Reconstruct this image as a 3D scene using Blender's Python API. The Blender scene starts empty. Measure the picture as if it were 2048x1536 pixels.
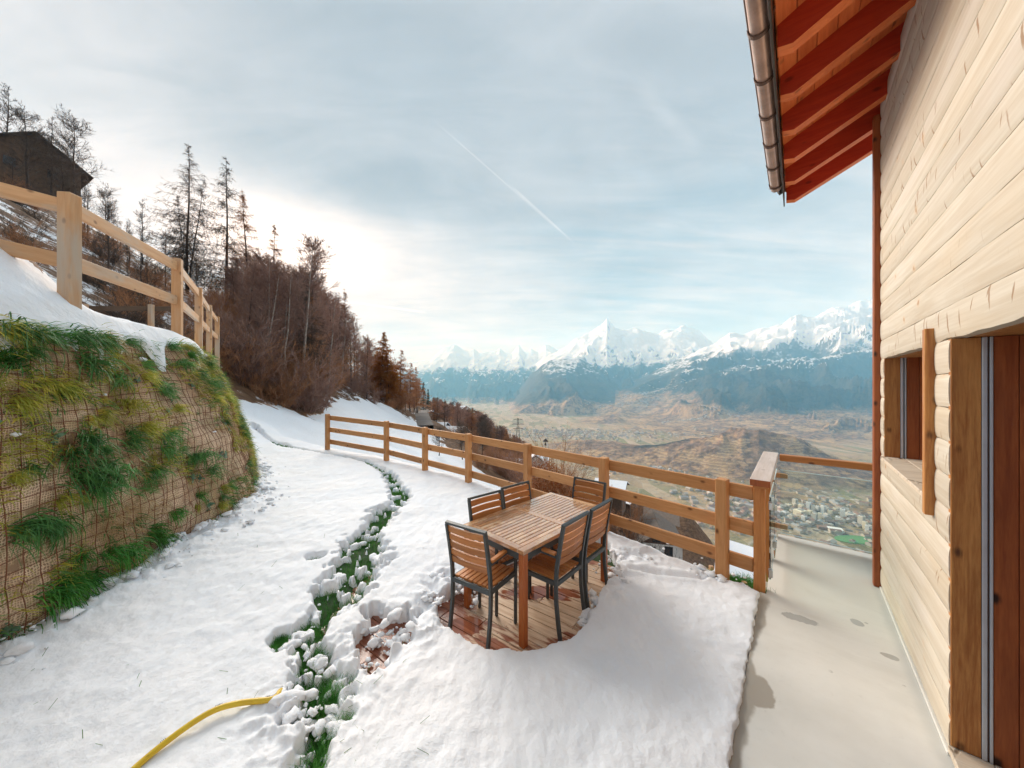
import bpy, math, random
import numpy as np
from mathutils import Matrix, Vector

random.seed(7)
rng = np.random.default_rng(7)
SC = bpy.context.scene
COL = SC.collection
R = math.radians
F = 690.0            # focal length in photo pixels (photo 2048 wide)
CAMZ = 1.9

# ------------------------------------------------------------------ camera
cam = bpy.data.cameras.new('camera')
cam.sensor_width = 36.0
cam.lens = F / 2048 * 36.0
cam.clip_start = 0.05
cam.clip_end = 90000
camo = bpy.data.objects.new('camera', cam)
camo.location = (0, 0, CAMZ)
camo.rotation_euler = (R(90), 0, 0)
COL.objects.link(camo)
SC.camera = camo

# ------------------------------------------------------------------ colour management
SC.view_settings.view_transform = 'Standard'
SC.view_settings.look = 'None'
SC.view_settings.exposure = 0.8
SC.view_settings.gamma = 1.0
SC.view_settings.use_curve_mapping = False
SC.render.engine = 'CYCLES'
SC.cycles.use_denoising = True
try:
    SC.cycles.denoiser = 'OPENIMAGEDENOISE'
except Exception:
    pass
SC.cycles.max_bounces = 8
SC.cycles.diffuse_bounces = 3
SC.cycles.glossy_bounces = 3
SC.cycles.transparent_max_bounces = 8
SC.cycles.volume_bounces = 2
SC.cycles.sample_clamp_indirect = 6

SUN_AZ = math.atan2((560 - 1024) / F, 1.0)      # sun stands behind the wood on the left
SUN_EL = R(21)
sl = bpy.data.lights.new('sun', 'SUN')
sl.energy = 5.0
sl.angle = R(45)
sl.color = (0.88, 0.965, 1.0)   # the valley air warms it on its way down
so = bpy.data.objects.new('sun', sl)
sd = Vector((math.sin(SUN_AZ) * math.cos(SUN_EL), math.cos(SUN_AZ) * math.cos(SUN_EL), math.sin(SUN_EL)))
so.rotation_euler = sd.to_track_quat('Z', 'Y').to_euler()
so.location = (-20, 20, 40)
COL.objects.link(so)


# ------------------------------------------------------------------ node helpers
class NT:
    def __init__(self, tree):
        self.t = tree
        self.n = tree.nodes
        self.l = tree.links

    def add(self, typ, **kw):
        nd = self.n.new(typ)
        for k, v in kw.items():
            setattr(nd, k, v)
        return nd

    def put(self, sock, v):
        if v is None:
            return
        if hasattr(v, 'is_output') or isinstance(v, bpy.types.NodeSocket):
            self.l.new(v, sock)
        else:
            if sock.type == 'RGBA' and hasattr(v, '__len__') and len(v) == 3:
                v = (*v, 1.0)
            sock.default_value = v

    def m(self, op, a, b=None, c=None, clamp=False):
        nd = self.add('ShaderNodeMath', operation=op, use_clamp=clamp)
        self.put(nd.inputs[0], a)
        self.put(nd.inputs[1], b)
        self.put(nd.inputs[2], c)
        return nd.outputs[0]

    def vm(self, op, a, b=None, out=0):
        nd = self.add('ShaderNodeVectorMath', operation=op)
        self.put(nd.inputs[0], a)
        if b is not None:
            self.put(nd.inputs[1], b)
        return nd.outputs[out]

    def mix(self, f, a, b, mode='MIX'):
        nd = self.add('ShaderNodeMix', data_type='RGBA', blend_type=mode)
        self.put(nd.inputs[0], f)
        self.put(nd.inputs[6], a)
        self.put(nd.inputs[7], b)
        return nd.outputs[2]

    def ss(self, x, lo, hi):          # smoothstep
        nd = self.add('ShaderNodeMapRange', interpolation_type='SMOOTHSTEP')
        self.put(nd.inputs[0], x)
        nd.inputs[1].default_value = lo
        nd.inputs[2].default_value = hi
        return nd.outputs[0]

    def lin(self, x, lo, hi, a=0.0, b=1.0):
        nd = self.add('ShaderNodeMapRange')
        self.put(nd.inputs[0], x)
        for i, v in enumerate((lo, hi, a, b)):
            nd.inputs[i + 1].default_value = v
        return nd.outputs[0]

    def noise(self, vec, scale, detail=3, rough=0.55, dist=0.0, col=False):
        nd = self.add('ShaderNodeTexNoise')
        if vec is not None:
            self.put(nd.inputs['Vector'], vec)
        nd.inputs['Scale'].default_value = scale
        nd.inputs['Detail'].default_value = detail
        nd.inputs['Roughness'].default_value = rough
        nd.inputs['Distortion'].default_value = dist
        return nd.outputs[1 if col else 0]

    def voro(self, vec, scale, feature='F1', rand=1.0, out='Distance'):
        nd = self.add('ShaderNodeTexVoronoi', feature=feature)
        if vec is not None:
            self.put(nd.inputs['Vector'], vec)
        nd.inputs['Scale'].default_value = scale
        nd.inputs['Randomness'].default_value = rand
        return nd.outputs[out]

    def mapv(self, vec, scale=(1, 1, 1), loc=(0, 0, 0), rot=(0, 0, 0)):
        nd = self.add('ShaderNodeMapping')
        self.put(nd.inputs[0], vec)
        nd.inputs[1].default_value = loc
        nd.inputs[2].default_value = rot
        nd.inputs[3].default_value = scale
        return nd.outputs[0]

    def sep(self, v):
        nd = self.add('ShaderNodeSeparateXYZ')
        self.put(nd.inputs[0], v)
        return nd.outputs

    def comb(self, x, y, z):
        nd = self.add('ShaderNodeCombineXYZ')
        for i, v in enumerate((x, y, z)):
            self.put(nd.inputs[i], v)
        return nd.outputs[0]

    def bump(self, h, strength, dist):
        nd = self.add('ShaderNodeBump')
        self.put(nd.inputs['Height'], h)
        nd.inputs['Strength'].default_value = strength
        nd.inputs['Distance'].default_value = dist
        return nd.outputs[0]

    def ramp(self, f, stops):
        nd = self.add('ShaderNodeValToRGB')
        self.put(nd.inputs[0], f)
        e = nd.color_ramp.elements
        while len(e) < len(stops):
            e.new(0.5)
        for el, (p, c) in zip(e, stops):
            el.position = p
            el.color = (*c, 1)
        return nd.outputs[0]


def new_mat(name):
    m = bpy.data.materials.new(name)
    m.use_nodes = True
    t = NT(m.node_tree)
    b = t.n['Principled BSDF']
    return m, t, b


# ------------------------------------------------------------------ world: pale winter sky, thin cloud, low sun behind it
w = bpy.data.worlds.new('World')
SC.world = w
w.use_nodes = True
T = NT(w.node_tree)
bg = T.n['Background']
sky = T.add('ShaderNodeTexSky', sky_type='NISHITA')
sky.sun_disc = False
sky.sun_elevation = SUN_EL
sky.sun_rotation = SUN_AZ
sky.altitude = 900
tc = T.add('ShaderNodeTexCoord').outputs['Generated']
dx, dy, dz = T.sep(tc)
az = T.m('ARCTAN2', dx, dy)
el = T.m('ARCSINE', dz)
# flat-layer coordinates of the cloud deck
inv = T.m('DIVIDE', 1.0, T.m('ADD', T.m('MAXIMUM', dz, 0.0), 0.16))
cp = T.comb(T.m('MULTIPLY', dx, inv), T.m('MULTIPLY', dy, inv), 0.0)
cpr = T.mapv(cp, rot=(0, 0, R(35)), scale=(0.55, 1.9, 1))
n1 = T.noise(cpr, 1.1, 6, 0.58, 0.6)
n2 = T.noise(cp, 0.55, 4, 0.5, 0.3)
n3 = T.noise(T.mapv(cp, rot=(0, 0, R(18)), scale=(0.5, 3.6, 1)), 1.5, 8, 0.66, 0.9)


def gauss(a0, e0, wa, we, nz=None, k=0.0):
    a = T.m('DIVIDE', T.m('SUBTRACT', az, a0), wa)
    e = T.m('DIVIDE', T.m('SUBTRACT', el, e0), we)
    s = T.m('ADD', T.m('MULTIPLY', a, a), T.m('MULTIPLY', e, e))
    if nz is not None:
        s = T.m('ADD', s, T.m('MULTIPLY', T.m('SUBTRACT', nz, 0.5), k))
    return T.m('POWER', 2.718, T.m('MULTIPLY', s, -1.0))


nish = T.vm('SCALE', sky.outputs[0])
nish.node.inputs[3].default_value = 0.08
blue = T.mix(0.22, (0.22, 0.365, 0.47), nish)
# veil of high cloud
grey = (0.37, 0.435, 0.49)
white = (0.62, 0.665, 0.69)
veil = T.ss(T.m('ADD', T.m('MULTIPLY', n3, 0.75), T.m('MULTIPLY', n2, 0.45)), 0.42, 0.78)
# clear blue window to the right of the middle, low over the ranges
win = gauss(0.28, 0.30, 0.58, 0.24, n1, 1.2)
cover = T.m('SUBTRACT', 1.0, T.m('MULTIPLY', win, T.m('SUBTRACT', 1.0, T.m('MULTIPLY', veil, 0.75))), clamp=True)
high = T.ss(T.m('ADD', el, T.m('MULTIPLY', T.m('SUBTRACT', n1, 0.5), 0.5)), 0.25, 0.62)
cloudcol = T.mix(high, white, T.mix(T.ss(n2, 0.35, 0.7), grey, (0.46, 0.505, 0.545)))
skyc = T.mix(cover, blue, cloudcol)
# brighter open veil in the upper left
ul = gauss(-1.0, 0.50, 0.40, 0.30, n2, 0.8)
skyc = T.mix(T.m('MULTIPLY', ul, 0.75, clamp=True), skyc, (0.58, 0.60, 0.61))
# wisps
skyc = T.mix(T.m('MULTIPLY', T.ss(n3, 0.52, 0.8), T.m('MULTIPLY', T.ss(az, -0.25, 0.25), 0.55)), skyc, (0.53, 0.585, 0.62))
# glow round the veiled sun and pale horizon
glow = gauss(SUN_AZ - 0.05, SUN_EL - 0.12, 0.68, 0.24, n1, 0.9)
skyc = T.mix(T.m('MULTIPLY', glow, 0.95, clamp=True), skyc, (0.69, 0.70, 0.69))
gl2 = gauss(SUN_AZ + 0.22, 0.03, 0.50, 0.13)
skyc = T.mix(T.m('MULTIPLY', gl2, 0.8, clamp=True), skyc, (0.85, 0.84, 0.79))
hor = T.m('POWER', T.m('SUBTRACT', 1.0, T.m('ABSOLUTE', dz), clamp=True), 9.0)
skyc = T.mix(T.m('MULTIPLY', hor, 0.55), skyc, (0.57, 0.625, 0.66))
# the heavier grey band above the glow, with its soft lower edge
band = T.m('MULTIPLY', gauss(-0.30, 0.47, 0.40, 0.115, n1, 1.5), T.ss(T.m('ADD', el, T.m('MULTIPLY', T.m('SUBTRACT', n1, 0.5), 0.12)), 0.38, 0.45))
skyc = T.mix(T.m('MULTIPLY', band, 1.3, clamp=True), skyc, (0.345, 0.39, 0.425))
band2 = gauss(-0.05, 0.80, 0.50, 0.25, n1, 1.2)
skyc = T.mix(T.m('MULTIPLY', band2, 0.7, clamp=True), skyc, (0.37, 0.43, 0.48))
# the sun itself only shows as a white patch of thin cloud behind the wood
ca = T.m('DIVIDE', T.m('SUBTRACT', az, SUN_AZ - 0.02), 0.30)
ce = T.m('DIVIDE', T.m('SUBTRACT', el, SUN_EL - 0.05), 0.13)
cs = T.m('ADD', T.m('ADD', T.m('MULTIPLY', ca, ca), T.m('MULTIPLY', ce, ce)), T.m('MULTIPLY', T.m('SUBTRACT', n1, 0.5), 0.5))
core = T.m('DIVIDE', 1.0, T.m('POWER', T.m('ADD', 1.0, T.m('MAXIMUM', cs, 0.0)), 2.6))
skyc = T.mix(core, skyc, (1.55, 1.53, 1.46))


def pdir(u, v):
    return Vector(((u - 1024) / F, 1.0, (768 - v) / F)).normalized()


def contrail(u0, v0, u1, v1, wid, amt, prev, fuzz=None):
    a, b = pdir(u0, v0), pdir(u1, v1)
    n = a.cross(b).normalized()
    mid = (a + b).normalized()
    half = a.angle(b) / 2
    d = T.m('ABSOLUTE', T.vm('DOT_PRODUCT', tc, tuple(n), out=1))
    if fuzz:
        d = T.m('ADD', d, T.m('MULTIPLY', T.m('SUBTRACT', n3, 0.5), fuzz))
    c = T.m('ARCCOSINE', T.m('MINIMUM', T.vm('DOT_PRODUCT', tc, tuple(mid), out=1), 0.999999))
    f = T.m('MULTIPLY', T.m('SUBTRACT', 1.0, T.ss(d, wid * 0.1, wid)), T.m('SUBTRACT', 1.0, T.ss(c, half * 0.55, half)))
    return T.mix(T.m('MULTIPLY', f, amt), prev, (1.0, 0.98, 0.95))


# cloud texture at several scales
n4 = T.noise(T.mapv(cp, rot=(0, 0, R(28)), scale=(0.7, 2.2, 1)), 2.3, 8, 0.62, 0.7)
n5 = T.noise(cp, 1.3, 6, 0.6, 0.5)
tex = T.m('MULTIPLY', T.lin(n4, 0.3, 0.7, 0.85, 1.15), T.lin(n5, 0.3, 0.7, 0.85, 1.15))
skyc = T.mix(1.0, skyc, T.comb(T.m('MULTIPLY', tex, 0.72), T.m('MULTIPLY', tex, 0.645), T.m('MULTIPLY', tex, 0.605)), 'MULTIPLY')
skyc = contrail(850, 225, 1160, 498, 0.0022, 0.14, skyc)
skyc = contrail(1010, 360, 1152, 489, 0.002, 0.22, skyc)
skyc = contrail(1265, 160, 1410, 310, 0.022, 0.05, skyc, 0.03)
skyc = contrail(690, 603, 860, 626, 0.004, 0.5, skyc)
T.put(bg.inputs['Color'], skyc)
bg.inputs['Strength'].default_value = 1.0


# ------------------------------------------------------------------ numpy noise
def _h(ix, iy, seed):
    h = (ix.astype(np.int64) * 374761393 + iy.astype(np.int64) * 668265263 + seed * 974634777) & 0x7fffffff
    h = ((h ^ (h >> 13)) * 1274126177) & 0x7fffffff
    h = h ^ (h >> 16)
    return (h & 0xffff) / 65535.0 * 2 * np.pi


def noise2(x, y, seed=0):
    x = np.asarray(x, float)
    y = np.asarray(y, float)
    ix, iy = np.floor(x), np.floor(y)
    fx, fy = x - ix, y - iy
    sx, sy = fx * fx * fx * (fx * (fx * 6 - 15) + 10), fy * fy * fy * (fy * (fy * 6 - 15) + 10)

    def g(ox, oy):
        a = _h(ix + ox, iy + oy, seed)
        return np.cos(a) * (fx - ox) + np.sin(a) * (fy - oy)
    a = g(0, 0) + sx * (g(1, 0) - g(0, 0))
    b = g(0, 1) + sx * (g(1, 1) - g(0, 1))
    return (a + sy * (b - a)) * 1.5


def fbm(x, y, seed=0, oct=4, gain=0.5, lac=2.03):
    s, a, f = 0.0, 1.0, 1.0
    for i in range(oct):
        s = s + a * noise2(x * f, y * f, seed + i * 17)
        a *= gain
        f *= lac
    return s


def ridged(x, y, seed=0, oct=5, gain=0.5, lac=2.07):
    s, a, f, wgt = 0.0, 1.0, 1.0, 1.0
    for i in range(oct):
        n = 1.0 - np.abs(noise2(x * f, y * f, seed + i * 31))
        n = n * n * wgt
        s = s + a * n
        wgt = np.clip(n * 1.6, 0, 1)
        a *= gain
        f *= lac
    return s / 1.9


def sstep(x, lo, hi):
    t = np.clip((x - lo) / (hi - lo), 0, 1)
    return t * t * (3 - 2 * t)


def smax(a, b, k):
    h = np.clip(0.5 + 0.5 * (a - b) / k, 0, 1)
    return b + (a - b) * h + k * h * (1 - h)


def polydist(px, py, pts, vals=None):
    """distance to an open polyline, and a value interpolated along it"""
    best = np.full(px.shape, 1e9)
    val = np.zeros(px.shape)
    for i in range(len(pts) - 1):
        ax, ay = pts[i]
        bx, by = pts[i + 1]
        ex, ey = bx - ax, by - ay
        t = np.clip(((px - ax) * ex + (py - ay) * ey) / (ex * ex + ey * ey + 1e-12), 0, 1)
        d = np.hypot(px - ax - t * ex, py - ay - t * ey)
        m = d < best
        best = np.where(m, d, best)
        if vals is not None:
            val = np.where(m, vals[i] + t * (vals[i + 1] - vals[i]), val)
    return (best, val) if vals is not None else best


def polysd(px, py, pts):
    """signed distance to a closed polygon, negative inside"""
    d = polydist(px, py, list(pts) + [pts[0]])
    ins = np.zeros(px.shape, bool)
    n = len(pts)
    for i in range(n):
        ax, ay = pts[i]
        bx, by = pts[(i + 1) % n]
        c = ((ay > py) != (by > py)) & (px < (bx - ax) * (py - ay) / (by - ay + 1e-12) + ax)
        ins ^= c
    return np.where(ins, -d, d)


def G(u, v, z=0.0):
    """photo pixel -> point on the level z"""
    y = F * (CAMZ - z) / (v - 768.0)
    return ((u - 1024) / F * y, y)


def P(u, v, D):
    return Vector(((u - 1024) / F * D, D, CAMZ - (v - 768) / F * D))


# ------------------------------------------------------------------ object helpers
WM = {}


def link(o, parent=None, M=None):
    M = M if M is not None else Matrix.Identity(4)
    WM[o.name] = M
    COL.objects.link(o)
    if parent is not None:
        o.parent = parent
        o.matrix_basis = WM[parent.name].inverted() @ M
    else:
        o.matrix_basis = M
    return o


def tag(o, label=None, cat=None, group=None, kind=None):
    for k, v in (('label', label), ('category', cat), ('group', group), ('kind', kind)):
        if v:
            o[k] = v
    return o


def thing(name, label, cat, loc=(0, 0, 0), rz=0.0, group=None, M=None):
    o = bpy.data.objects.new(name, None)
    o.empty_display_size = 0.2
    link(o, None, M if M is not None else Matrix.Translation(loc) @ Matrix.Rotation(rz, 4, 'Z'))
    return tag(o, label, cat, group)


def mesh_from(name, v, f, mats, smooth=False, mi=None):
    me = bpy.data.meshes.new(name)
    v = np.asarray(v, np.float32).reshape(-1, 3)
    if isinstance(f, np.ndarray):
        k = f.shape[1]
        me.vertices.add(len(v))
        me.vertices.foreach_set('co', v.ravel())
        me.loops.add(f.size)
        me.loops.foreach_set('vertex_index', f.astype(np.int32).ravel())
        me.polygons.add(len(f))
        me.polygons.foreach_set('loop_start', np.arange(0, f.size, k, dtype=np.int32))
        me.polygons.foreach_set('loop_total', np.full(len(f), k, np.int32))
    else:
        me.from_pydata(v.tolist(), [], f)
    for m in (mats if isinstance(mats, (list, tuple)) else [mats]):
        me.materials.append(m)
    if mi is not None:
        me.polygons.foreach_set('material_index', np.asarray(mi, np.int32))
    if smooth:
        me.polygons.foreach_set('use_smooth', np.ones(len(me.polygons), bool))
    me.update(calc_edges=True)
    me.validate(verbose=False)
    return me


def obj(name, me, parent=None, M=None):
    return link(bpy.data.objects.new(name, me), parent, M)


class MB:
    def __init__(self):
        self.v, self.f, self.mi = [], [], []

    def add(self, v, f, mi=0):
        o = len(self.v)
        self.v += [tuple(p) for p in v]
        self.f += [tuple(i + o for i in q) for q in f]
        self.mi += [mi] * len(f)

    def cbox(self, c, s, b=0.004, M=None, mi=0):
        v, f = cbox_data(*s, b)
        v = [Vector(p) for p in v]
        if M is not None:
            v = [M @ p for p in v]
        c = Vector(c)
        self.add([p + c for p in v], f, mi)

    def bar(self, p0, p1, w, h, up=(0, 0, 1), b=0.003, mi=0):
        M, L = barM(p0, p1, up)
        v, f = cbox_data(L, w, h, b)
        self.add([M @ Vector(p) for p in v], f, mi)

    def tube(self, pts, r, n=8, cap=True, mi=0):
        pts = [Vector(p) for p in pts]
        rs = r if hasattr(r, '__len__') else [r] * len(pts)
        rings = []
        prev = None
        for i, p in enumerate(pts):
            t = (pts[min(i + 1, len(pts) - 1)] - pts[max(i - 1, 0)]).normalized()
            if prev is None:
                a = t.cross(Vector((0, 0, 1)) if abs(t.z) < 0.9 else Vector((1, 0, 0))).normalized()
            else:
                a = (prev - t * prev.dot(t)).normalized()
            prev = a
            b = t.cross(a)
            rings.append([p + (a * math.cos(2 * math.pi * k / n) + b * math.sin(2 * math.pi * k / n)) * rs[i] for k in range(n)])
        v = [q for ring in rings for q in ring]
        f = []
        for i in range(len(pts) - 1):
            for k in range(n):
                k2 = (k + 1) % n
                f.append((i * n + k, i * n + k2, (i + 1) * n + k2, (i + 1) * n + k))
        if cap:
            f.append(tuple(reversed(range(n))))
            f.append(tuple((len(pts) - 1) * n + k for k in range(n)))
        self.add(v, f, mi)

    def me(self, name, mats, smooth=False):
        return mesh_from(name, self.v, self.f, mats, smooth, self.mi)


def cbox_data(L, W, H, b):
    """box with chamfered edges, 24 verts"""
    b = min(b, L * 0.45, W * 0.45, H * 0.45)
    v, idx = [], {}
    h = (L / 2, W / 2, H / 2)
    for sx in (-1, 1):
        for sy in (-1, 1):
            for sz in (-1, 1):
                s = (sx, sy, sz)
                for ax in range(3):
                    p = [s[i] * (h[i] if i == ax else h[i] - b) for i in range(3)]
                    idx[(s, ax)] = len(v)
                    v.append(tuple(p))
    f = []

    def face(ids, nrm):
        a, bb, c = (Vector(v[i]) for i in ids[:3])
        if (bb - a).cross(c - a).dot(Vector(nrm)) < 0:
            ids = ids[::-1]
        f.append(tuple(ids))
    for ax in range(3):
        o1, o2 = [i for i in range(3) if i != ax]
        for s in (-1, 1):
            ids = []
            for a, c in ((-1, -1), (1, -1), (1, 1), (-1, 1)):
                k = [0, 0, 0]
                k[ax], k[o1], k[o2] = s, a, c
                ids.append(idx[(tuple(k), ax)])
            n = [0, 0, 0]
            n[ax] = s
            face(ids, n)
    for ax in range(3):          # edges parallel to ax
        o1, o2 = [i for i in range(3) if i != ax]
        for a in (-1, 1):
            for c in (-1, 1):
                ka, kb = [0, 0, 0], [0, 0, 0]
                ka[ax], kb[ax] = -1, 1
                ka[o1] = kb[o1] = a
                ka[o2] = kb[o2] = c
                ka, kb = tuple(ka), tuple(kb)
                n = [0, 0, 0]
                n[o1], n[o2] = a, c
                face([idx[(ka, o1)], idx[(kb, o1)], idx[(kb, o2)], idx[(ka, o2)]], n)
    for sx in (-1, 1):
        for sy in (-1, 1):
            for sz in (-1, 1):
                s = (sx, sy, sz)
                face([idx[(s, 0)], idx[(s, 1)], idx[(s, 2)]], s)
    return v, f


def barM(p0, p1, up=(0, 0, 1)):
    p0, p1 = Vector(p0), Vector(p1)
    x = (p1 - p0)
    L = x.length
    x.normalize()
    z = Vector(up)
    z = (z - x * z.dot(x))
    if z.length < 1e-4:
        z = Vector((1, 0, 0)) - x * x.x
    z.normalize()
    y = z.cross(x)
    M = Matrix((x, y, z)).transposed().to_4x4()
    M.translation = (p0 + p1) / 2
    return M, L


_pc = {}


def plank(name, p0, p1, W, H, mat, parent=None, up=(0, 0, 1), frame=None, b=0.004):
    M, L = barM(p0, p1, up)
    key = (round(L, 3), W, H, b, mat.name)
    if key not in _pc:
        v, f = cbox_data(L, W, H, b)
        _pc[key] = mesh_from(name, v, f, mat)
    if frame is not None:
        M = frame @ M
    return obj(name, _pc[key], parent, M)


def copy_tree(root, M, label=None, group=None):
    r = root.copy()
    COL.objects.link(r)
    r.matrix_basis = M
    WM[r.name] = M
    if label:
        r['label'] = label
    if group:
        r['group'] = group
    for ch in list(root.children):
        c = ch.copy()
        COL.objects.link(c)
        c.parent = r
        for g in list(ch.children):
            d = g.copy()
            COL.objects.link(d)
            d.parent = c
    return r

# ------------------------------------------------------------------ materials
def objcoord(t):
    return t.add('ShaderNodeTexCoord').outputs['Object']


def rnd(t):
    return t.add('ShaderNodeObjectInfo').outputs['Random']


def wood(name, c_lo, c_hi, c_dark=None, rough=0.6, along='x', g=1.0, knots=0.6, wet=None, spec=0.35, bumpk=0.25, vary=0.25, checks=0.0, grey=None):
    """sawn wood: grain along one object axis, knots, board-to-board variation"""
    m, t, b = new_mat(name)
    oc = objcoord(t)
    r = rnd(t)
    off = t.comb(t.m('MULTIPLY', r, 37.0), t.m('MULTIPLY', r, 11.0), t.m('MULTIPLY', r, 23.0))
    v = t.vm('ADD', oc, off)
    sc = {'x': (0.7, 9, 9), 'y': (9, 0.7, 9), 'z': (9, 9, 0.7)}[along]
    sk = {'x': (1.0, 4, 4), 'y': (4, 1.0, 4), 'z': (4, 4, 1.0)}[along]
    vg = t.mapv(v, scale=sc)
    n = t.noise(vg, 3.0 * g, 5, 0.6, 0.8)
    n2 = t.noise(t.mapv(v, scale=tuple(a * 3 for a in sc)), 6 * g, 3, 0.6)
    big = t.noise(t.mapv(v, scale=sk), 1.2, 3, 0.5)
    f = t.m('ADD', t.m('MULTIPLY', n, 0.75), t.m('MULTIPLY', n2, 0.3))
    col = t.mix(t.ss(f, 0.33, 0.72), c_lo, c_hi)
    dark = c_dark or tuple(x * 0.35 for x in c_lo)
    kv = t.mapv(v, scale={'x': (5.5, 9, 9), 'y': (9, 5.5, 9), 'z': (9, 9, 5.5)}[along])
    kd = t.voro(kv, 1.0, 'F1')
    gate = t.m('GREATER_THAN', t.sep(t.voro(kv, 1.0, 'F1', 1.0, 'Color'))[0], 0.50)
    k = t.m('SUBTRACT', 1.0, t.ss(t.m('ADD', kd, t.m('MULTIPLY', n2, 0.10)), 0.12, 0.28))
    k = t.m('MULTIPLY', k, t.m('MULTIPLY', gate, knots))
    col = t.mix(k, col, dark)
    # blotches
    col = t.mix(t.m('MULTIPLY', t.ss(big, 0.52, 0.75), 0.45), col, tuple(x * 0.62 for x in c_lo))
    if grey:
        gm = t.ss(t.noise(t.mapv(v, scale=sk), 0.9, 4, 0.6), 0.42, 0.68)
        col = t.mix(t.m('MULTIPLY', gm, 0.8), col, grey)
    hgt = t.m('ADD', n, t.m('MULTIPLY', n2, 0.6))
    if checks:
        # sparse seasoning checks running across the boards
        sc2 = {'x': (4.2, 1.1, 1.1), 'y': (1.1, 4.2, 1.1), 'z': (1.1, 1.1, 4.2)}[along]
        wv = t.vm('ADD', t.mapv(v, scale=sc2), t.vm('SCALE', t.noise(v, 3.0, 2, col=True)))
        wv.node.inputs[1].links[0].from_node.inputs[3].default_value = 0.35
        e = t.voro(wv, 1.35, 'DISTANCE_TO_EDGE')
        ln = t.m('SUBTRACT', 1.0, t.ss(e, 0.008, 0.045))
        gt = t.ss(t.noise(v, 5.5, 2), 0.50, 0.60)
        c = t.m('MULTIPLY', t.m('MULTIPLY', ln, gt), checks)
        col = t.mix(c, col, dark)
        hgt = t.m('SUBTRACT', hgt, t.m('MULTIPLY', c, 2.0))
        # rusty run marks and short dark splits
        sp = t.ss(t.noise(t.mapv(v, scale=tuple(a * 1.0 for a in sc)), 1.6, 2, 0.5), 0.70, 0.80)
        col = t.mix(t.m('MULTIPLY', sp, 0.5), col, tuple(x * 0.55 for x in c_lo))
    hs = t.add('ShaderNodeHueSaturation')
    t.put(hs.inputs['Color'], col)
    t.put(hs.inputs['Value'], t.lin(r, 0, 1, 1 - vary, 1 + vary))
    hs.inputs['Saturation'].default_value = 1.0
    col = hs.outputs[0]
    ro = t.lin(n2, 0.3, 0.7, rough - 0.08, rough + 0.08)
    if wet is not None:
        thr, wc = wet
        wn = t.noise(t.vm('ADD', oc, off) if wc != 'w' else oc, 3.5, 4, 0.55, 0.4)
        wm = t.ss(wn, thr - 0.03, thr + 0.03)
        col = t.mix(wm, col, t.mix(1.0, col, (0.82, 0.70, 0.60), 'MULTIPLY'))
        ro = t.m('SUBTRACT', ro, t.m('MULTIPLY', wm, rough * 0.75))
    t.put(b.inputs['Base Color'], col)
    t.put(b.inputs['Roughness'], ro)
    b.inputs['Specular IOR Level'].default_value = spec
    t.put(b.inputs['Normal'], t.bump(hgt, bumpk, 0.004))
    return m


def plain(name, col, rough=0.6, metal=0.0, nscale=0, namt=0.0, bump=0.0, spec=0.5):
    m, t, b = new_mat(name)
    b.inputs['Roughness'].default_value = rough
    b.inputs['Metallic'].default_value = metal
    b.inputs['Specular IOR Level'].default_value = spec
    if nscale:
        oc = objcoord(t)
        n = t.noise(oc, nscale, 5, 0.6)
        c = t.mix(t.m('MULTIPLY', t.ss(n, 0.35, 0.7), namt), col, tuple(x * 0.45 for x in col))
        t.put(b.inputs['Base Color'], c)
        if bump:
            t.put(b.inputs['Normal'], t.bump(n, bump, 0.01))
    else:
        b.inputs['Base Color'].default_value = (*col, 1)
    return m


def leafy(name, cols, rough=0.6, transl=0.0, scale=9.0):
    """foliage, grass or twigs: colour varies from clump to clump"""
    m, t, b = new_mat(name)
    oc = objcoord(t)
    r = rnd(t)
    n = t.noise(t.vm('ADD', oc, t.comb(t.m('MULTIPLY', r, 50.0), 0.0, 0.0)), scale, 3, 0.6)
    c = t.ramp(n, [(0.30, cols[0]), (0.5, cols[1]), (0.68, cols[2])])
    hs = t.add('ShaderNodeHueSaturation')
    t.put(hs.inputs['Color'], c)
    t.put(hs.inputs['Value'], t.lin(r, 0, 1, 0.75, 1.25))
    t.put(b.inputs['Base Color'], hs.outputs[0])
    b.inputs['Roughness'].default_value = rough
    b.inputs['Specular IOR Level'].default_value = 0.25
    if transl:
        tr = t.add('ShaderNodeBsdfTranslucent')
        t.put(tr.inputs[0], hs.outputs[0])
        mx = t.add('ShaderNodeMixShader')
        mx.inputs[0].default_value = transl
        t.put(mx.inputs[1], b.outputs[0])
        t.put(mx.inputs[2], tr.outputs[0])
        t.put(t.n['Material Output'].inputs[0], mx.outputs[0])
    return m


M_FENCE = wood('larch_fence_wood', (0.45, 0.20, 0.07), (0.57, 0.285, 0.115), (0.12, 0.04, 0.015), rough=0.6, knots=1.0, vary=0.13, bumpk=0.4)
M_FENCE2 = wood('fresh_larch_wood', (0.55, 0.285, 0.125), (0.64, 0.37, 0.19), (0.2, 0.09, 0.04), rough=0.62, knots=0.8, vary=0.10, grey=(0.46, 0.40, 0.33))
M_RAIL = wood('oiled_larch_wood', (0.42, 0.155, 0.04), (0.56, 0.24, 0.078), (0.09, 0.025, 0.01), rough=0.48, knots=0.9, vary=0.12)
M_RAILZ = wood('oiled_larch_post_wood', (0.42, 0.155, 0.04), (0.56, 0.24, 0.078), (0.09, 0.025, 0.01), rough=0.48, knots=0.9, vary=0.12, along='z')
M_RAILTOP = wood('weathered_rail_wood', (0.52, 0.42, 0.36), (0.66, 0.57, 0.52), (0.25, 0.16, 0.12), rough=0.5, knots=0.5, vary=0.05, along='y')


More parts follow.
